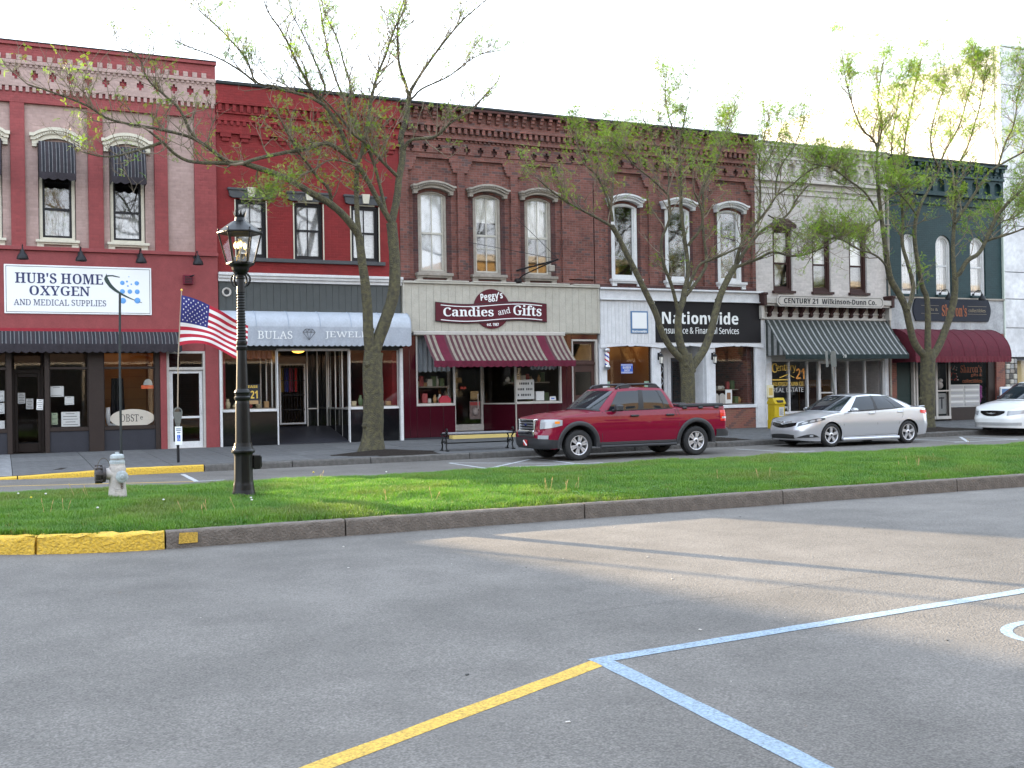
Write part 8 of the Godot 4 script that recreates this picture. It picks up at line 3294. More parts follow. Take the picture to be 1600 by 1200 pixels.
func limbs_three() -> Array:
	return [
		[0.27, 0.25, [0.05,-0.17,0,0.1,0.59,0,0.12,1.43,0,0.16,2.17,0,0.17,2.59,0.0]],
		[0.16, 0.12, [0.06,2.36,0,-0.42,2.75,0.04,-0.7,3.38,0.09,-0.89,3.93,0.13,-1.2,4.38,0.17,-1.53,4.74,0.21,-1.72,5.14,0.26,-1.85,5.74,0.3]],
		[0.1, 0.05, [-1.85,5.74,0.3,-1.93,6.36,0.28,-2.02,7.17,0.26,-2.07,7.79,0.24,-2.08,8.61,0.22,-1.97,9.28,0.2]],
		[0.05, 0.012, [-1.98,9.03,0.2,-2.39,9.35,0.28,-2.72,9.45,0.36,-3.19,10.09,0.44,-3.58,11.07,0.52,-3.78,11.79,0.6]],
		[0.045, 0.012, [-1.95,9.2,0.2,-1.68,9.91,0.05,-1.69,10.57,-0.1,-1.42,11.46,-0.25,-1.09,12.27,-0.4]],
		[0.05, 0.02, [-1.81,5.13,0.3,-2.18,5.34,0.52,-2.8,5.54,0.74,-3.61,5.64,0.96,-4.41,5.85,1.18,-5.11,5.83,1.4]],
		[0.05, 0.02, [-1.99,6.66,0.3,-2.54,7.15,0.5,-3.13,7.52,0.7,-3.89,7.76,0.9,-4.68,8.02,1.1,-5.58,8.05,1.3]],
		[0.045, 0.015, [-2.04,6.76,0.3,-2.92,6.35,0.56,-3.86,6.08,0.82,-4.76,5.89,1.08,-5.55,5.44,1.34,-6.09,5.05,1.6]],
		[0.1, 0.05, [-0.88,3.84,0.2,-0.6,4.25,0.09,-0.39,4.69,-0.03,-0.51,5.43,-0.14,-0.6,6.07,-0.26,-0.45,6.73,-0.37,-0.37,7.6,-0.49,-0.25,8.05,-0.6]],
		[0.05, 0.012, [-0.25,7.94,-0.6,-0.06,9.04,-0.68,0.18,10.06,-0.76,0.51,10.95,-0.84,0.81,11.87,-0.92,1.14,12.58,-1.0]],
		[0.045, 0.012, [-0.35,8.02,-0.5,-0.81,8.6,-0.33,-1.1,9.27,-0.15,-1.05,10.18,0.02,-1.07,10.97,0.2]],
		[0.14, 0.07, [0.17,2.52,0,0.21,3.12,-0.03,0.25,3.63,-0.05,0.24,4.35,-0.08,0.1,4.6,-0.1,-0.08,5.44,-0.12,-0.17,6.29,-0.15,-0.05,6.93,-0.18,0.21,7.48,-0.2]],
		[0.065, 0.03, [0.21,7.48,-0.2,0.64,7.96,-0.28,1.07,8.47,-0.35,1.4,9.07,-0.42,1.84,9.64,-0.5]],
		[0.04, 0.01, [1.84,9.64,-0.5,2.44,10.37,-0.6,2.93,11.37,-0.7,3.39,12.31,-0.8,3.74,13.07,-0.9]],
		[0.04, 0.01, [1.25,8.71,-0.4,0.71,9.32,-0.23,0.63,10.13,-0.05,0.82,10.96,0.12,0.88,11.56,0.3]],
		[0.04, 0.012, [-0.12,7.02,-0.1,-0.78,7.29,0.23,-1.53,7.56,0.57,-2.22,7.76,0.9]],
		[0.17, 0.13, [0.28,2.27,0,0.61,2.67,0.02,0.92,3.25,0.04,1.17,3.82,0.06,1.33,4.44,0.08,1.33,4.99,0.1]],
		[0.1, 0.06, [1.32,4.93,0.1,1.39,5.91,-0.02,1.61,6.84,-0.15,1.82,7.69,-0.28,1.93,8.04,-0.4]],
		[0.05, 0.012, [1.93,7.93,-0.4,2.17,8.87,-0.44,2.68,9.64,-0.48,3.01,10.34,-0.52,3.38,11.15,-0.56,3.76,12.65,-0.6]],
		[0.07, 0.03, [1.48,6.81,0,1.85,7.33,0.1,2.34,7.98,0.2,2.72,8.51,0.3,3.09,8.77,0.4,4.2,9.31,0.5,5.01,9.66,0.6]],
		[0.1, 0.05, [1.35,5,0.1,1.45,5.12,0.2,1.7,5.54,0.3,2.13,5.8,0.4,2.44,6.4,0.5,2.7,6.95,0.6,3.07,7.39,0.7,3.38,7.69,0.8,3.84,8.09,0.9,4.81,8.69,1.0]],
		[0.06, 0.02, [2.43,6.2,0.4,2.48,6.25,0.68,2.76,6.35,0.95,3.27,6.55,1.23,4,6.88,1.5]],
		[0.045, 0.015, [2.24,5.86,0.3,3.49,6.86,0,4.77,7.3,-0.3,6.27,8.23,-0.6]],
		[0.05, 0.012, [3.09,8.77,0.4,3.49,9.54,0.33,4.06,10.36,0.25,4.32,11.28,0.17,4.74,12.23,0.1]],
	]


# ---------------------------------------------------------------- vehicles
# local axes: x from the nose to the tail, y up, z towards the driver's side (the side seen)
class Body:
	var L := 4.8
	var W := 0.9
	var fx := 0.4          # front corner, along and across
	var fz := 0.4
	var rx := 0.3
	var rz := 0.3
	var bowf := 0.05
	var belt := []         # [x, y]
	var side := []         # [y, share of W]
	var nose := []         # [y, shift]
	var tail := []
	var bottom := []       # [x, y]
	var arches := []       # [x, y, r]
	var crown := 0.06
	var waist := []        # [x, share]

	static func at(t: Array, q: float) -> float:
		if q <= t[0][0]:
			return t[0][1]
		for i in t.size() - 1:
			if q <= t[i + 1][0]:
				var k: float = (q - t[i][0]) / (t[i + 1][0] - t[i][0])
				var a: float = t[maxi(i - 1, 0)][1]
				var d: float = t[mini(i + 2, t.size() - 1)][1]
				var v := cubic_interpolate(t[i][1], t[i + 1][1], a, d, k)
				return clampf(v, minf(t[i][1], t[i + 1][1]), maxf(t[i][1], t[i + 1][1]))
		return t[-1][1]

	func lens() -> Array:
		return [W - fz, (fx + fz) * 0.79, L - fx - rx, (rx + rz) * 0.79, W - rz]

	func plan(s: float) -> Vector2:
		var l := lens()
		var tot := 0.0
		for q in l: tot += q
		var d := s * tot
		if d < l[0]:
			return Vector2(bowf * pow(d / W, 2.0), d)
		d -= l[0]
		if d < l[1]:
			var a: float = d / l[1] * PI / 2
			return Vector2(bowf * pow((W - fz) / W, 2.0) * (1.0 - d / l[1]) + fx * (1.0 - cos(a)), W - fz + fz * sin(a))
		d -= l[1]
		if d < l[2]:
			return Vector2(fx + d, W)
		d -= l[2]
		if d < l[3]:
			var a: float = d / l[3] * PI / 2
			return Vector2(L - rx + rx * sin(a), W - rz + rz * cos(a))
		d -= l[3]
		return Vector2(L, W - rz - d)

	func s_side(x: float) -> float:
		var l := lens()
		var tot := 0.0
		for q in l: tot += q
		return (l[0] + l[1] + (x - fx)) / tot

	func s_at(i: int, k: float) -> float:          # share k along piece i of the outline
		var l := lens()
		var tot := 0.0
		for q in l: tot += q
		var d: float = l[i] * k
		for j in i: d += l[j]
		return d / tot

	func top(x: float, z: float) -> float:
		return at(belt, x) + crown * (1.0 - pow(z / W, 2.0)) * smoothstep(0.0, 0.5, x)

	func P(s: float, y: float) -> Vector3:
		var p := plan(s)
		var z := p.y * at(side, y) * (at(waist, p.x) if waist.size() else 1.0)
		var x := p.x + at(nose, y) * pow(clampf(1.0 - p.x / 1.1, 0, 1), 1.5) - at(tail, y) * pow(clampf(1.0 - (L - p.x) / 0.9, 0, 1), 1.5)
		return Vector3(x, y, z)

	func N(s: float, y: float) -> Vector3:
		var a := P(clampf(s + 0.002, 0, 1), y) - P(clampf(s - 0.002, 0, 1), y)
		var b := P(s, y + 0.01) - P(s, y - 0.01)
		return b.cross(a).normalized() * -1.0

	func low(s: float) -> float:
		var p := plan(s)
		var y := at(bottom, p.x)
		if p.y > W * 0.6:
			for q in arches:
				var d: float = absf(p.x - q[0])
				if d < q[2]:
					y = maxf(y, q[1] + sqrt(q[2] * q[2] - d * d))
		return y

	func shell() -> MB:
		var mb := MB.new()
		var ss := []
		var n := 150
		for i in n + 1: ss.append(float(i) / n)
		for q in arches:
			for k in 25:
				var x: float = q[0] + q[2] * sin((k / 24.0 - 0.5) * PI)
				ss.append(s_side(x))
				if k == 0: ss.append(s_side(x - 0.003))
				if k == 24: ss.append(s_side(x + 0.003))
		ss.sort()
		for m in [1.0, -1.0]:
			var rows := []
			for s in ss:
				var p := plan(s)
				var y0 := low(s)
				var y1 := top(p.x, p.y)
				var row := PackedVector3Array()
				for k in 15:
					var t := k / 14.0
					var v := P(s, lerpf(y0, y1 - 0.018, t))
					row.append(Vector3(v.x, v.y, v.z * m))
				var e := P(s, y1)
				row.append(Vector3(e.x, y1 - 0.005, (e.z - 0.006) * m))
				row.append(Vector3(e.x, y1, (e.z - 0.022) * m))
				rows.append(row)
			mb.grid(rows, false, m < 0.0)
		var top_rows := []
		for s in ss:
			var p := plan(s)
			var e := P(s, top(p.x, p.y))
			var row := PackedVector3Array()
			for k in 17:
				var f := k / 8.0 - 1.0
				var z := (e.z - 0.022) * f
				row.append(Vector3(e.x, top(p.x, p.y) + (top(p.x, p.y * f) - top(p.x, p.y)), z))
			top_rows.append(row)
		mb.grid(top_rows, false, true)
		return mb

	# a sheet on the surface between two curves: list of [s, y low, y high]
	func patch(c: Array, off: float, n := 4, mirror := 1.0) -> MB:
		var mb := MB.new()
		for m in ([1.0, -1.0] if mirror > 1.5 else [mirror]):
			var rows := []
			for q in c:
				var row := PackedVector3Array()
				for k in n + 1:
					var y: float = lerpf(q[1], q[2], float(k) / n)
					var v := P(q[0], y) + N(q[0], y) * off
					row.append(Vector3(v.x, v.y, v.z * m))
				rows.append(row)
			mb.grid(rows, false, m < 0.0)
			# edges back to the skin
			for e in [0, n]:
				for i in c.size() - 1:
					var a: Vector3 = rows[i][e]
					var b: Vector3 = rows[i + 1][e]
					var na := N(c[i][0], a.y) * (off + 0.01)
					var nb := N(c[i + 1][0], b.y) * (off + 0.01)
					na.z *= m
					nb.z *= m
					mb.quad(a, b, b - nb, a - na, Vector3(0, -1 if e == 0 else 1, 0))
		return mb

	# a thin line along the side
	func seam(pts: Array, w: float, off: float) -> MB:
		var mb := MB.new()
		for i in pts.size() - 1:
			var a := P(s_side(pts[i][0]), pts[i][1])
			var b := P(s_side(pts[i + 1][0]), pts[i + 1][1])
			a.z += off
			b.z += off
			var d := (b - a).normalized()
			var t := Vector3(-d.y, d.x, 0) * w * 0.5
			mb.quad(a - t, b - t, b + t, a + t, Vector3(0, 0, 1))
		return mb


class Cabin:
	var base := []
	var roof := []
	var bulge := 0.03

	func key(a: Array, u: float) -> Vector3:
		var i := clampi(int(u), 0, a.size() - 2)
		var k := u - i
		var p0: Vector3 = a[maxi(i - 1, 0)]
		var p3: Vector3 = a[mini(i + 2, a.size() - 1)]
		if i == 0: p0 = Vector3(a[1].x, a[1].y, -a[1].z)
		if i + 2 >= a.size(): p3 = Vector3(a[-2].x, a[-2].y, -a[-2].z)
		return a[i].cubic_interpolate(a[i + 1], p0, p3, k)

	func G(u: float, v: float) -> Vector3:
		var b := key(base, u)
		var r := key(roof, u)
		var p := b.lerp(r, v)
		var mid: Vector3 = (base[0] + base[-1]) * 0.5
		var o := Vector3(b.x - mid.x, 0, b.z * 2.0).normalized()
		return p + o * bulge * 4.0 * v * (1.0 - v) + Vector3(0, 0, 0)

	func N(u: float, v: float) -> Vector3:
		var a: Vector3 = G(u + 0.02, v) - G(u - 0.02, v) if u > 0.02 and u < base.size() - 1.02 else G(minf(u + 0.04, base.size() - 1.001), v) - G(maxf(u - 0.04, 0.0), v)
		var b := G(u, minf(v + 0.02, 1.0)) - G(u, maxf(v - 0.02, 0.0))
		return b.cross(a).normalized() * -1.0

	func skin(crown: float) -> MB:
		var mb := MB.new()
		var K := base.size() - 1
		for m in [1.0, -1.0]:
			var rows := []
			for i in K * 12 + 1:
				var row := PackedVector3Array()
				for j in 11:
					var p := G(i / 12.0, j / 10.0)
					row.append(Vector3(p.x, p.y, p.z * m))
				rows.append(row)
			mb.grid(rows, false, m < 0.0)
		var tr := []
		for i in K * 12 + 1:
			var p := G(i / 12.0, 1.0)
			var row := PackedVector3Array()
			for k in 15:
				var f := k / 7.0 - 1.0
				row.append(Vector3(p.x, p.y + crown * (1.0 - f * f) * sin(PI * i / (K * 12.0)), p.z * f))
			tr.append(row)
		mb.grid(tr, false, true)
		return mb

	func glass(u0: float, u1: float, v0: float, v1: float, off: float, side := 1.0, mid := false) -> MB:
		var mb := MB.new()
		if mid:
			# a screen right across the car
			var rows := []
			for i in 25:
				var f := i / 12.0 - 1.0
				var row := PackedVector3Array()
				for j in 9:
					var u := lerpf(u0, u1, absf(f))
					var v := lerpf(v0, v1, j / 8.0)
					var p := G(u, v) + N(u, v) * off
					row.append(Vector3(p.x, p.y, p.z * (1.0 if f >= 0 else -1.0)))
				rows.append(row)
			mb.grid(rows)
			return mb
		for m in [side]:
			var rows := []
			for i in 13:
				var row := PackedVector3Array()
				for j in 9:
					var u := lerpf(u0, u1, i / 12.0)
					var v := lerpf(v0, v1, j / 8.0)
					var p := G(u, v) + N(u, v) * off
					row.append(Vector3(p.x, p.y, p.z * m))
				rows.append(row)
			mb.grid(rows, false, m < 0.0)
		return mb


func panes(o: Node3D, called: String, c: Cabin, q: Array, m: Material) -> void:
	for side in [1.0, -1.0]:
		part(o, called, c.glass(q[0], q[1], q[2], q[3], q[4], side), m, false)


func wheel(o: Node3D, at: Vector3, r: float, rim_r: float, width: float, spokes: int, pairs: bool, out: float) -> void:
	var xf := Transform3D(Basis(Vector3(1, 0, 0), Vector3(0, 0, out), Vector3(0, -out, 0)), Vector3.ZERO)
	var t := MB.new()
	var h := width * 0.5
	t.lathe([[rim_r, h - 0.012], [rim_r + 0.012, h], [r - 0.045, h + 0.006], [r - 0.02, h - 0.012], [r - 0.004, h - 0.035], [r, h - 0.06], [r, -h + 0.06], [r - 0.02, -h + 0.01], [rim_r, -h]], 40, xf, false)
	var w := part(o, "wheel", t, M.tyre, false)
	w.position = at
	var tr := MB.new()
	for k in 60:
		var a := TAU * k / 60
		tr.cbox(-0.007, 0.007, -h + 0.03, h - 0.03, r - 0.004, r + 0.004, 0.001, xf * Transform3D(Basis(Vector3.UP, a), Vector3.ZERO))
	part(w, "tread", tr, M.rubber, false).set_meta("kind", "stuff")
	var b := MB.new()
	b.lathe([[rim_r, h - 0.012], [rim_r - 0.016, h - 0.008], [rim_r - 0.024, h - 0.03], [rim_r - 0.03, -h * 0.2]], 40, xf, false)
	part(w, "rim", b, M.alloy, false)
	var d := MB.new()
	d.lathe([[rim_r - 0.03, -h * 0.2], [0.001, -h * 0.25]], 28, xf, false)
	d.lathe([[0.11, -h * 0.1], [0.11, 0.0], [0.001, 0.0]], 24, xf, true)
	part(w, "brake", d, M.rubber, false)
	var s := MB.new()
	for k in spokes:
		for q in ([-1.0, 1.0] if pairs else [0.0]):
			var a: float = TAU * k / spokes + q * 0.16 + 0.3
			var tw: float = 0.024 if pairs else 0.042
			var poly := P2([0.03, -tw * 0.75, rim_r - 0.018, -tw, rim_r - 0.018, tw, 0.03, tw * 0.75])
			s.prism(poly, h - 0.055, h - 0.022, Transform3D(Basis(Vector3(0, 0, 1), a), Vector3.ZERO) if out > 0 else Transform3D(Basis(Vector3(1, 0, 0), Vector3(0, 1, 0), Vector3(0, 0, -1)) * Basis(Vector3(0, 0, 1), a), Vector3.ZERO))
	s.lathe([[0.075, h - 0.05], [0.07, h - 0.02], [0.04, h - 0.012], [0.001, h - 0.01]], 24, xf, false)
	part(w, "spokes", s, M.alloy, false)
	var c := MB.new()
	c.lathe([[0.034, h - 0.014], [0.03, h - 0.004], [0.001, h - 0.002]], 18, xf, false)
	part(w, "hub_cap", c, M.trim_grey, false)


func wheel_wells(o: Node3D, b: Body, sill: float) -> void:
	var mb := MB.new()
	for q in b.arches:
		for m in [1.0, -1.0]:
			var rows := []
			for k in 21:
				var a := PI * k / 20.0
				var x: float = q[0] - cos(a) * q[2]
				var y: float = q[1] + sin(a) * q[2]
				rows.append(PackedVector3Array([Vector3(x, y, (b.W - 0.05) * m), Vector3(x, y, (b.W - 0.42) * m)]))
			mb.grid(rows)
			mb.box(q[0] - q[2], q[0] + q[2], sill - 0.08, q[1] + q[2], (b.W - 0.44) * m - 0.005, (b.W - 0.44) * m + 0.005)
	part(o, "wheel_wells", mb, M.rubber, false)
	var u := MB.new()
	u.cbox(0.25, b.L - 0.2, sill - 0.06, sill + 0.14, -b.W + 0.45, b.W - 0.45, 0.03)
	var a0: Array = b.arches[0]
	var a1: Array = b.arches[1]
	u.cbox(a0[0] + a0[2], a1[0] - a1[2], sill - 0.03, sill + 0.1, -b.W + 0.1, b.W - 0.1, 0.03)
	part(o, "underbody", u, M.rubber, false)


func make_truck() -> void:
	var b := Body.new()
	b.L = 5.28
	b.W = 0.935
	b.fx = 0.34; b.fz = 0.42; b.rx = 0.12; b.rz = 0.16
	b.bowf = 0.06
	b.crown = 0.07
	b.belt = [[0.0, 0.97], [0.12, 1.015], [0.5, 1.06], [1.3, 1.13], [1.7, 1.15], [3.6, 1.18], [3.7, 1.185], [3.72, 1.2], [5.28, 1.215]]
	b.side = [[0.3, 0.93], [0.45, 0.965], [0.65, 0.99], [0.85, 1.0], [1.0, 0.985], [1.15, 0.955], [1.3, 0.94]]
	b.nose = [[0.25, 0.1], [0.4, 0.0], [0.62, 0.0], [0.72, 0.06], [0.95, 0.09], [1.05, 0.14]]
	b.tail = [[0.4, 0.02], [0.6, 0.0], [0.66, 0.06], [1.1, 0.07], [1.25, 0.09]]
	b.bottom = [[0.0, 0.3], [0.3, 0.29], [0.6, 0.34], [1.4, 0.38], [3.7, 0.38], [4.9, 0.45], [5.28, 0.46]]
	b.arches = [[0.95, 0.37, 0.47], [4.27, 0.37, 0.47]]
	var o := thing("red_pickup_truck", "dark red four door pickup truck with roof rails parked at the kerb", "pickup truck", Vector3(11.5, 0.0, -24.08))
	part(o, "body", b.shell(), M.truck_red, false)
	wheel_wells(o, b, 0.36)
	var c := Cabin.new()
	c.bulge = 0.03
	c.base = [Vector3(1.28, 1.2, 0), Vector3(1.36, 1.19, 0.5), Vector3(1.6, 1.15, 0.83), Vector3(1.95, 1.15, 0.875), Vector3(2.72, 1.165, 0.885), Vector3(3.5, 1.175, 0.875), Vector3(3.7, 1.18, 0.82), Vector3(3.74, 1.18, 0.45), Vector3(3.75, 1.18, 0)]
	c.roof = [Vector3(1.98, 1.68, 0), Vector3(2.0, 1.675, 0.45), Vector3(2.08, 1.665, 0.71), Vector3(2.25, 1.69, 0.745), Vector3(2.75, 1.705, 0.755), Vector3(3.25, 1.695, 0.745), Vector3(3.42, 1.675, 0.69), Vector3(3.48, 1.68, 0.45), Vector3(3.49, 1.685, 0)]
	part(o, "cab", c.skin(0.035), M.truck_red, false)
	part(o, "windscreen", c.glass(0.0, 1.78, 0.05, 0.93, 0.006, 1.0, true), M.car_glass, false)
	panes(o, "front_side_window", c, [2.55, 3.85, 0.04, 0.88, 0.006], M.car_glass)
	panes(o, "rear_side_window", c, [4.05, 5.12, 0.04, 0.88, 0.006], M.car_glass)
	part(o, "rear_screen", c.glass(8.0, 6.6, 0.15, 0.9, 0.006, 1.0, true), M.car_glass, false)
	panes(o, "window_pillar", c, [3.85, 4.05, 0.02, 0.9, 0.007], M.rubber)
	panes(o, "window_bar", c, [4.78, 4.82, 0.04, 0.88, 0.009], M.rubber)
	panes(o, "window_trim", c, [2.3, 5.3, 0.0, 0.045, 0.008], M.rubber)
	var cw := MB.new()
	cw.join(c.glass(0.0, 1.9, 0.0, 0.07, 0.008, 1.0, true))
	part(o, "cowl", cw, M.rubber, false)
	# roof rails
	for z in [-0.65, 0.65]:
		var r := MB.new()
		r.tube([Vector3(2.12, 1.69, z), Vector3(2.2, 1.755, z), Vector3(2.45, 1.79, z), Vector3(3.1, 1.8, z), Vector3(3.25, 1.78, z), Vector3(3.38, 1.68, z * 0.98)], [0.03, 0.028, 0.026, 0.026, 0.028, 0.03], 8)
		r.cbox(2.22, 2.5, 1.69, 1.785, z - 0.022, z + 0.022, 0.01)
		r.cbox(3.06, 3.3, 1.69, 1.785, z - 0.022, z + 0.022, 0.01)
		part(o, "roof_rail", r, M.trim_grey, false)
	var cb := MB.new()
	cb.cbox(2.42, 2.48, 1.765, 1.795, -0.64, 0.64, 0.01)
	cb.cbox(3.05, 3.11, 1.77, 1.8, -0.64, 0.64, 0.01)
	part(o, "cross_bars", cb, M.trim_grey, false)
	# bumper, grille, lamps
	var sa := b.s_side(0.47)
	var q := []
	for i in 19:
		q.append([sa * i / 18.0, 0.3 if i < 14 else 0.31, 0.56 if i < 5 else lerpf(0.56, 0.5, (i - 5) / 13.0)])
	part(o, "front_bumper", b.patch(q, 0.016, 6, 2.0), M.trim_grey, false)
	q = []
	for i in 8:
		q.append([b.s_at(0, 0.0) + (b.s_at(0, 1.0) - 0.0) * 0.86 * i / 7.0, 0.57, 0.715])
	part(o, "lower_grille", b.patch(q, 0.02, 3, 2.0), M.trim_grey, false)
	var g := MB.new()
	for z in [-0.4, 0.4]:
		g.cbox(-0.015, 0.1, 0.72, 0.995, z - 0.05, z + 0.05, 0.02)
	g.cbox(-0.005, 0.1, 0.955, 1.0, -0.45, 0.45, 0.015)
	g.cbox(-0.035, 0.1, 0.6, 0.735, -0.44, 0.44, 0.025)
	part(o, "grille_frame", g, M.chrome, false)
	var gm := MB.new()
	gm.box(0.04, 0.06, 0.73, 0.96, -0.36, 0.36)
	part(o, "grille_mesh", gm, M.rubber, false)
	for i in 3:
		var gb := MB.new()
		gb.cbox(-0.01, 0.06, 0.765 + i * 0.062, 0.795 + i * 0.062, -0.35, 0.35, 0.008)
		part(o, "grille_bar", gb, M.steel, false)
	var em := MB.new()
	em.sphere(Vector3.ZERO, 0.07, 16)
	var eo := part(o, "oval_badge", em, M.navy, false)
	eo.position = Vector3(-0.02, 0.86, 0)
	eo.scale = Vector3(0.2, 0.45, 1)
	var bp := MB.new()
	bp.cbox(-0.05, -0.03, 0.36, 0.5, -0.08, 0.12, 0.004)
	part(o, "red_front_plate", bp, mat(lin(0.35, 0.02, 0.02), 0.4), false)
	var pl := MB.new()
	pl.prism(P2([-0.08, 0.49, -0.05, 0.5, 0.12, 0.39, 0.12, 0.37, 0.09, 0.36, -0.08, 0.465]), -0.053, -0.05, Transform3D(Basis(Vector3(0, 0, 1), Vector3(0, 1, 0), Vector3(1, 0, 0)), Vector3.ZERO))
	part(o, "plate_stripe", pl, M.sign_white, false)
	for m in [1.0, -1.0]:
		q = []
		var s0 := b.s_at(1, 0.1)
		var s1 := b.s_side(0.46)
		for i in 13:
			var t := i / 12.0
			q.append([lerpf(s0, s1, t), lerpf(0.765, 0.85, pow(t, 1.5)), lerpf(0.985, 1.0, t) - 0.03 * pow(t, 4.0)])
		part(o, "headlamp", b.patch(q, 0.012, 5, m), M.lens, false)
		q = []
		for i in 5:
			var t := 0.66 + 0.22 * i / 4.0
			q.append([lerpf(s0, s1, t), 0.89, 0.945])
		part(o, "turn_lamp", b.patch(q, 0.016, 3, m), M.amber, false)
		q = []
		for i in 7:
			q.append([lerpf(s0, s1, 0.05 + 0.45 * i / 6.0), 0.535, 0.62])
		part(o, "fog_lamp", b.patch(q, 0.02, 3, m), M.lens, false)
		q = []
		for i in 7:
			q.append([lerpf(b.s_side(5.03), b.s_at(3, 1.0), i / 6.0), 0.84, 1.11])
		part(o, "tail_lamp", b.patch(q, 0.01, 4, m), M.red_lens, false)
		q = []
		for i in 5:
			q.append([lerpf(b.s_side(5.08), b.s_at(3, 0.8), i / 4.0), 0.9, 0.95])
		part(o, "reversing_lamp", b.patch(q, 0.014, 2, m), M.lens, false)
	q = []
	for i in 15:
		q.append([lerpf(b.s_side(4.86), 1.0, i / 14.0), 0.46, 0.64])
	part(o, "rear_bumper", b.patch(q, 0.03, 4, 2.0), M.trim_grey, false)
	# wheel arch flares
	for a in b.arches:
		for m in [1.0, -1.0]:
			var rows := []
			for k in 33:
				var t := lerpf(-0.12, PI + 0.12, k / 32.0)
				var row := PackedVector3Array()
				for e in [[0.455, -0.12], [0.462, 0.012], [0.48, 0.034], [0.545, 0.03], [0.57, 0.018], [0.575, -0.03]]:
					var x: float = a[0] - cos(t) * e[0]
					var y: float = a[1] + sin(t) * e[0]
					row.append(Vector3(x, y, (b.W * Body.at(b.side, maxf(y, 0.4)) + e[1]) * m))
				rows.append(row)
			part(o, "wheel_arch_flare", MB.new().grid(rows, false, m > 0.0), M.trim_grey, false)
	for m in [1.0, -1.0]:
		var sb := MB.new()
		sb.cbox(1.5, 3.66, 0.28, 0.345, (0.93 if m > 0 else -1.0), (1.0 if m > 0 else -0.93), 0.02)
		part(o, "running_board", sb, M.trim_grey, false)
		var sk := MB.new()
		sk.cbox(1.45, 3.7, 0.345, 0.42, (0.86 if m > 0 else -0.9), (0.9 if m > 0 else -0.86), 0.01)
		part(o, "sill_guard", sk, M.trim_grey, false)
		var mr := MB.new()
		mr.cbox(1.86, 2.06, 1.15, 1.31, (0.98 if m > 0 else -1.16), (1.16 if m > 0 else -0.98), 0.035)
		mr.tube([Vector3(1.9, 1.16, 0.86 * m), Vector3(1.94, 1.19, 1.02 * m)], [0.04, 0.035], 8)
		part(o, "door_mirror", mr, M.trim_grey, false)
		# bed rail with its cleats
		var br := MB.new()
		br.cbox(3.8, 5.12, 1.205, 1.29, (0.78 if m > 0 else -0.905), (0.905 if m > 0 else -0.78), 0.02)
		for x in [3.95, 4.42, 4.9]:
			br.cbox(x - 0.07, x + 0.07, 1.16, 1.22, (0.87 if m > 0 else -0.93), (0.93 if m > 0 else -0.87), 0.02)
		part(o, "bed_rail", br, M.trim_grey, false)
	for x in [2.48, 3.5]:
		var hm := MB.new()
		hm.cbox(x - 0.12, x + 0.12, 1.01, 1.055, 0.915, 0.965, 0.016)
		part(o, "door_handle", hm, M.rubber, false)
	for p in [[[1.6, 1.14], [1.58, 0.6], [1.6, 0.4]], [[2.7, 1.15], [2.7, 0.4]], [[3.72, 1.19], [3.78, 1.05], [3.77, 0.8], [3.66, 0.42]], [[3.66, 1.17], [3.7, 1.0], [3.62, 0.42]]]:
		part(o, "panel_gap", b.seam(p, 0.012, 0.004), M.rubber, false)
	var bd := MB.new()
	bd.box(3.8, 5.14, 1.21, 1.262, -0.79, 0.79)
	part(o, "bed_cover", bd, M.rubber, false)
	for w in [[0.95, 1.0], [4.27, 1.0], [0.95, -1.0], [4.27, -1.0]]:
		wheel(o, Vector3(w[0], 0.365, 0.8 * w[1]), 0.365, 0.235, 0.25, 6, true, w[1])
	var hi := MB.new()
	hi.cbox(5.25, 5.42, 0.33, 0.4, -0.04, 0.04, 0.01)
	hi.tube([Vector3(5.38, 0.4, 0), Vector3(5.38, 0.44, 0)], [0.03], 8)
	part(o, "tow_hitch", hi, M.rubber, false)


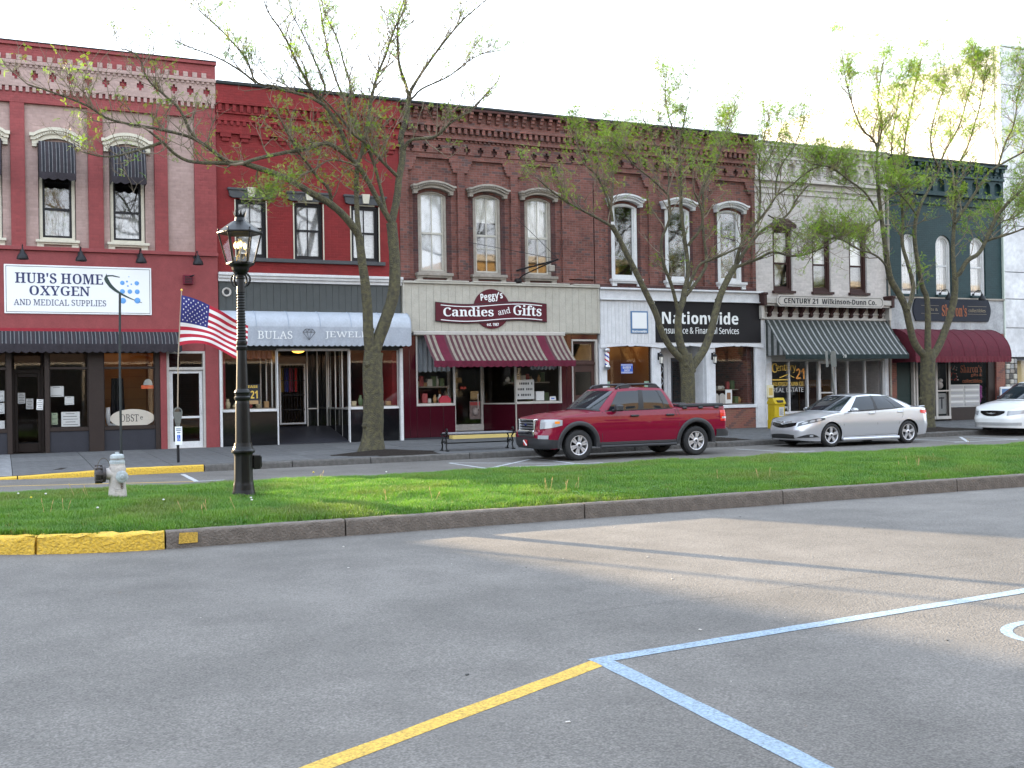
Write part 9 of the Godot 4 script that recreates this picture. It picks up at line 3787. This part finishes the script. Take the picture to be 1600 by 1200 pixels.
func make_saloon() -> void:
	var b := Body.new()
	b.L = 4.74
	b.W = 0.91
	b.fx = 0.62; b.fz = 0.6; b.rx = 0.42; b.rz = 0.5
	b.bowf = 0.1
	b.crown = 0.075
	b.belt = [[0.0, 0.66], [0.1, 0.705], [0.4, 0.765], [0.9, 0.865], [1.3, 0.925], [1.7, 0.945], [3.5, 1.01], [4.1, 1.025], [4.5, 1.0], [4.74, 0.965]]
	b.side = [[0.2, 0.94], [0.3, 0.97], [0.5, 0.995], [0.65, 1.0], [0.8, 0.98], [0.95, 0.955], [1.05, 0.935]]
	b.nose = [[0.18, 0.06], [0.3, 0.0], [0.45, 0.0], [0.55, 0.03], [0.7, 0.1]]
	b.tail = [[0.25, 0.06], [0.5, 0.0], [0.62, 0.02], [0.9, 0.03], [1.05, 0.06]]
	b.bottom = [[0.0, 0.2], [0.5, 0.17], [1.3, 0.18], [3.4, 0.2], [4.2, 0.24], [4.74, 0.28]]
	b.arches = [[1.0, 0.32, 0.375], [3.776, 0.32, 0.375]]
	b.waist = [[0.0, 1.0], [1.4, 0.985], [2.4, 0.975], [3.2, 0.985], [4.74, 1.0]]
	var o := thing("silver_saloon_car", "silver four door saloon car parked in front of the real estate office", "car", Vector3(19.62, 0.0, -24.68))
	part(o, "body", b.shell(), M.silver, false)
	wheel_wells(o, b, 0.2)
	var c := Cabin.new()
	c.bulge = 0.035
	c.base = [Vector3(1.08, 0.975, 0), Vector3(1.16, 0.965, 0.45), Vector3(1.48, 0.94, 0.8), Vector3(1.95, 0.955, 0.855), Vector3(2.6, 0.975, 0.865), Vector3(3.35, 1.0, 0.84), Vector3(4.0, 1.035, 0.74), Vector3(4.33, 1.06, 0.42), Vector3(4.38, 1.07, 0)]
	c.roof = [Vector3(1.95, 1.4, 0), Vector3(1.98, 1.395, 0.36), Vector3(2.1, 1.38, 0.55), Vector3(2.3, 1.4, 0.59), Vector3(2.62, 1.412, 0.6), Vector3(3.0, 1.4, 0.58), Vector3(3.33, 1.362, 0.53), Vector3(3.47, 1.375, 0.34), Vector3(3.5, 1.38, 0)]
	part(o, "roof_and_pillars", c.skin(0.035), M.silver, false)
	part(o, "windscreen", c.glass(0.0, 1.8, 0.04, 0.95, 0.006, 1.0, true), M.car_glass, false)
	panes(o, "front_side_window", c, [2.42, 3.92, 0.06, 0.9, 0.006], M.car_glass)
	panes(o, "rear_side_window", c, [4.1, 5.55, 0.06, 0.9, 0.006], M.car_glass)
	part(o, "rear_screen", c.glass(8.0, 6.5, 0.08, 0.95, 0.006, 1.0, true), M.car_glass, false)
	panes(o, "window_pillar", c, [3.92, 4.1, 0.04, 0.92, 0.007], M.rubber)
	panes(o, "window_bar", c, [5.0, 5.04, 0.06, 0.9, 0.009], M.rubber)
	panes(o, "window_trim", c, [2.3, 5.6, 0.0, 0.055, 0.009], M.rubber)
	# front: upper and lower grilles, lamps, badge
	var q := []
	for i in 9:
		var t := i / 8.0
		q.append([b.s_at(1, 0.2) * t, lerpf(0.53, 0.6, t * t), lerpf(0.65, 0.68, t) - 0.03 * (1.0 - t) * (1.0 - t)])
	part(o, "upper_grille", b.patch(q, 0.008, 4, 2.0), M.black_gloss, false)
	q = []
	for i in 9:
		var t := i / 8.0
		q.append([b.s_at(1, 0.2) * t, 0.245, 0.37 - 0.03 * t * t])
	part(o, "lower_grille", b.patch(q, 0.008, 4, 2.0), M.rubber, false)
	q = []
	for i in 5:
		q.append([b.s_at(0, 1.0) * i / 4.0 * 1.08, 0.665 + 0.008 * i, 0.682 + 0.008 * i])
	part(o, "grille_trim", b.patch(q, 0.018, 2, 2.0), M.chrome, false)
	var em := MB.new()
	for e in [[0.075, 0.05, 0.0], [0.03, 0.048, 0.0], [0.055, 0.02, 0.022]]:
		var rp := []
		for i in 21:
			var a := TAU * i / 20.0
			rp.append(Vector3(0.06, 0.66 + sin(a) * e[1] + e[2], cos(a) * e[0]))
		em.tube(rp, [0.006], 5)
	part(o, "oval_badge", em, M.chrome, false)
	for m in [1.0, -1.0]:
		q = []
		var s0 := b.s_at(1, 0.27)
		var s1 := b.s_side(0.76)
		for i in 13:
			var t := i / 12.0
			q.append([lerpf(s0, s1, t), lerpf(0.575, 0.755, pow(t, 0.9)), lerpf(0.66, 0.8, t) + 0.045 * sin(t * PI)])
		part(o, "headlamp", b.patch(q, 0.01, 5, m), M.lamp_dark, false)
		for e in [0.22, 0.48, 0.72]:
			q = []
			for i in 9:
				var a := PI * i / 8.0
				var t: float = e - 0.1 * cos(a)
				var hc: float = (lerpf(0.575, 0.755, pow(t, 0.9)) + lerpf(0.66, 0.8, t) + 0.045 * sin(t * PI)) * 0.5
				q.append([lerpf(s0, s1, t), hc - 0.032 * sin(a), hc + 0.032 * sin(a)])
			part(o, "lamp_reflector", b.patch(q, 0.014, 3, m), M.lens, false)
		q = []
		for i in 8:
			var t := i / 7.0
			q.append([lerpf(b.s_at(1, 0.3), b.s_at(1, 0.95), t), 0.27 + 0.01 * t, 0.28 + 0.1 * sin(clampf(t * 1.3, 0, 1) * PI * 0.5) * (1.0 - pow(t, 5.0))])
		part(o, "fog_lamp_recess", b.patch(q, 0.006, 3, m), M.rubber, false)
		q = []
		for i in 4:
			q.append([lerpf(b.s_at(1, 0.66), b.s_at(1, 0.76), i / 3.0), 0.3, 0.345])
		part(o, "fog_lamp", b.patch(q, 0.012, 3, m), M.lens, false)
		q = []
		for i in 9:
			var t := i / 8.0
			q.append([lerpf(b.s_side(4.24), b.s_at(3, 1.0), t), lerpf(0.86, 0.74, t), lerpf(0.945, 0.93, t)])
		part(o, "tail_lamp", b.patch(q, 0.01, 4, m), M.red_lens, false)
		q = []
		for i in 6:
			var t := 0.25 + 0.3 * i / 5.0
			q.append([lerpf(b.s_side(4.24), b.s_at(3, 1.0), t), lerpf(0.85, 0.75, t), lerpf(0.87, 0.83, t)])
		part(o, "reversing_lamp", b.patch(q, 0.013, 2, m), M.lens, false)
		var sk := MB.new()
		sk.cbox(1.38, 3.42, 0.15, 0.235, (0.85 if m > 0 else -0.935), (0.935 if m > 0 else -0.85), 0.025)
		part(o, "sill_skirt", sk, M.silver, false)
		var mr := MB.new()
		mr.sphere(Vector3.ZERO, 0.1, 14)
		var mo := part(o, "door_mirror", mr, M.silver, false)
		mo.position = Vector3(1.72, 1.0, 1.0 * m)
		mo.scale = Vector3(0.85, 0.62, 1.15)
	for x in [2.45, 3.5]:
		var hm := MB.new()
		hm.cbox(x - 0.11, x + 0.11, 0.865 + 0.02 * (x - 2.4), 0.905 + 0.02 * (x - 2.4), 0.855, 0.895, 0.014)
		part(o, "door_handle", hm, M.silver, false)
	for p in [[[1.5, 0.93], [1.43, 0.6], [1.46, 0.26]], [[2.6, 0.96], [2.64, 0.6], [2.62, 0.26]], [[3.62, 1.0], [3.58, 0.8], [3.42, 0.6], [3.36, 0.26]], [[1.43, 0.27], [3.36, 0.29]]]:
		part(o, "panel_gap", b.seam(p, 0.009, 0.003), M.rubber, false)
	q = []
	for i in 9:
		q.append([lerpf(b.s_side(4.25), 1.0, i / 8.0), 1.0 if i < 2 else 0.975, 1.0 if i < 2 else 0.995])
	var sp := MB.new()
	sp.cbox(4.46, 4.68, 1.03, 1.055, -0.62, 0.62, 0.012)
	part(o, "boot_lip", sp, M.silver, false)
	for w in [[1.0, 1.0], [3.776, 1.0], [1.0, -1.0], [3.776, -1.0]]:
		wheel(o, Vector3(w[0], 0.325, 0.79 * w[1]), 0.325, 0.23, 0.21, 5, false, w[1])
	var wp := MB.new()
	wp.tube([Vector3(1.2, 0.985, 0.3), Vector3(1.32, 1.035, -0.2)], [0.01], 5)
	wp.tube([Vector3(1.2, 0.985, -0.25), Vector3(1.36, 1.05, -0.7)], [0.01], 5)
	part(o, "wipers", wp, M.rubber, false)


func make_van() -> void:
	var b := Body.new()
	b.L = 4.8
	b.W = 0.97
	b.fx = 0.55; b.fz = 0.6; b.rx = 0.15; b.rz = 0.2
	b.bowf = 0.12
	b.crown = 0.09
	b.belt = [[0.0, 0.8], [0.1, 0.845], [0.5, 0.95], [1.0, 1.06], [1.4, 1.08], [4.8, 1.1]]
	b.side = [[0.25, 0.94], [0.5, 0.985], [0.75, 1.0], [0.95, 0.985], [1.1, 0.96]]
	b.nose = [[0.2, 0.05], [0.35, 0.0], [0.55, 0.0], [0.63, 0.05], [0.85, 0.12]]
	b.tail = [[0.3, 0.02], [0.5, 0.0], [0.62, 0.05], [1.1, 0.06]]
	b.bottom = [[0.0, 0.26], [0.6, 0.24], [4.8, 0.28]]
	b.arches = [[0.98, 0.33, 0.38], [3.85, 0.33, 0.38]]
	var o := thing("white_minivan", "white minivan with a dark oval grille, cut by the photograph's right border", "minivan", Vector3(28.45, 0.0, -25.45))
	part(o, "body", b.shell(), M.van_white, false)
	wheel_wells(o, b, 0.26)
	var c := Cabin.new()
	c.bulge = 0.04
	c.base = [Vector3(0.78, 1.13, 0), Vector3(0.88, 1.12, 0.5), Vector3(1.25, 1.08, 0.87), Vector3(1.8, 1.08, 0.92), Vector3(2.8, 1.09, 0.93), Vector3(4.2, 1.1, 0.92), Vector3(4.62, 1.1, 0.85), Vector3(4.72, 1.1, 0.5), Vector3(4.74, 1.1, 0)]
	c.roof = [Vector3(1.85, 1.68, 0), Vector3(1.9, 1.675, 0.42), Vector3(2.05, 1.66, 0.66), Vector3(2.3, 1.69, 0.7), Vector3(3.0, 1.71, 0.72), Vector3(4.0, 1.7, 0.72), Vector3(4.3, 1.68, 0.66), Vector3(4.42, 1.68, 0.4), Vector3(4.44, 1.68, 0)]
	part(o, "roof_and_pillars", c.skin(0.04), M.van_white, false)
	part(o, "windscreen", c.glass(0.0, 1.82, 0.03, 0.95, 0.006, 1.0, true), M.car_glass, false)
	panes(o, "front_side_window", c, [2.4, 3.5, 0.05, 0.9, 0.006], M.car_glass)
	panes(o, "sliding_door_window", c, [3.6, 4.6, 0.05, 0.9, 0.006], M.car_glass)
	panes(o, "rear_side_window", c, [4.7, 5.6, 0.05, 0.9, 0.006], M.car_glass)
	var q := []
	for i in 11:
		var t := i / 10.0
		q.append([b.s_at(1, 0.1) * t, lerpf(0.615, 0.725, pow(t, 2.5)), lerpf(0.795, 0.785, t)])
	part(o, "grille", b.patch(q, 0.01, 5, 2.0), M.black_gloss, false)
	var em := MB.new()
	em.prism(P2([-0.2, 0.015, -0.04, -0.02, 0.04, -0.02, 0.2, 0.015, 0.05, 0.012, 0.0, 0.03, -0.05, 0.012]), 0.0, 0.012, Transform3D(Basis(Vector3(0, 0, 1), Vector3(0, 1, 0), Vector3(-1, 0, 0)), Vector3(0.045, 0.71, 0)))
	part(o, "winged_badge", em, M.chrome, false)
	q = []
	for i in 9:
		q.append([b.s_at(1, 0.75) * i / 8.0, 0.33, 0.42])
	part(o, "bumper_vent", b.patch(q, 0.006, 3, 2.0), M.trim_grey, false)
	for k in 3:
		q = []
		for i in 9:
			q.append([b.s_at(1, 0.78) * i / 8.0, 0.34 + k * 0.028, 0.352 + k * 0.028])
		part(o, "vent_bar", b.patch(q, 0.014, 2, 2.0), M.van_white, false)
	for m in [1.0, -1.0]:
		q = []
		var s0 := b.s_at(1, 0.2)
		var s1 := b.s_side(0.62)
		for i in 11:
			var t := i / 10.0
			q.append([lerpf(s0, s1, t), lerpf(0.64, 0.74, t), lerpf(0.78, 0.83, t)])
		part(o, "headlamp", b.patch(q, 0.01, 4, m), M.lens, false)
		q = []
		for i in 5:
			q.append([lerpf(s0, s1, 0.8 + 0.2 * i / 4.0), 0.74, 0.81])
		part(o, "turn_lamp", b.patch(q, 0.014, 3, m), M.amber, false)
		var mr := MB.new()
		mr.cbox(1.62, 1.78, 1.08, 1.24, (1.0 if m > 0 else -1.2), (1.2 if m > 0 else -1.0), 0.04)
		part(o, "door_mirror", mr, M.trim_grey, false)
	var wp := MB.new()
	wp.tube([Vector3(0.95, 1.16, 0.3), Vector3(1.1, 1.22, -0.3)], [0.01], 5)
	part(o, "wiper", wp, M.rubber, false)
	for p in [[[1.5, 1.06], [1.45, 0.35]], [[2.6, 1.07], [2.6, 0.35]], [[3.7, 1.08], [3.5, 0.4]]]:
		part(o, "panel_gap", b.seam(p, 0.01, 0.003), M.rubber, false)
	for w in [[0.98, 1.0], [3.85, 1.0], [0.98, -1.0], [3.85, -1.0]]:
		wheel(o, Vector3(w[0], 0.33, 0.84 * w[1]), 0.33, 0.215, 0.22, 5, false, w[1])


func _ready() -> void:
	rng.seed = 7
	make_view()
	make_materials()
	make_ground()
	make_island()
	make_markings()
	make_hub()
	make_bulas()
	make_brick_pair()
	make_white()
	make_green()
	make_panel_building()
	make_other_side()
	var t1 := make_tree("bare_street_tree", "tall almost bare pavement tree with a long limb arching over the street lamp", Vector3(8.603, 0.18, -27.2), limbs_one(), 101, {"density": 7.5, "reach": 0.85, "leaves": 0.45, "size": 0.8, "fill": func(q): return (0.6 if q.y > 7.0 else 1.1) * (1.0 if q.x > -4.5 else 0.5)})
	var t2 := make_tree("vase_shaped_street_tree", "vase shaped tree with many upright limbs behind the red pickup truck", Vector3(18.25, 0.25, -27.3), limbs_two(), 202, {"density": 7.5, "reach": 0.8, "leaves": 0.48, "size": 0.85, "fill": func(q): return 1.1 if q.y > 7.6 else 0.38})
	var t3 := make_tree("leafy_street_tree", "leafiest street tree, with bright green young foliage before the dark green store", Vector3(27.575, 0.22, -27.3), limbs_three(), 303, {"density": 7.5, "reach": 0.95, "leaves": 0.75, "size": 0.9, "fill": func(q): return 1.2 if q.y > 6.5 else 0.8})
	copy(t2, "street tree across the road mirrored in the office windows, nearer one", Vector3(40.0, 0.15, 0.8), 1.0)
	copy(t3, "street tree across the road mirrored in the office windows, farther one", Vector3(49.0, 0.15, 0.8), 4.0)
	make_truck()
	make_saloon()
	make_van()
	make_bench()
	make_poles()
	make_lamp_post()
	make_hydrant()
	make_newspaper_box()
	make_grass()
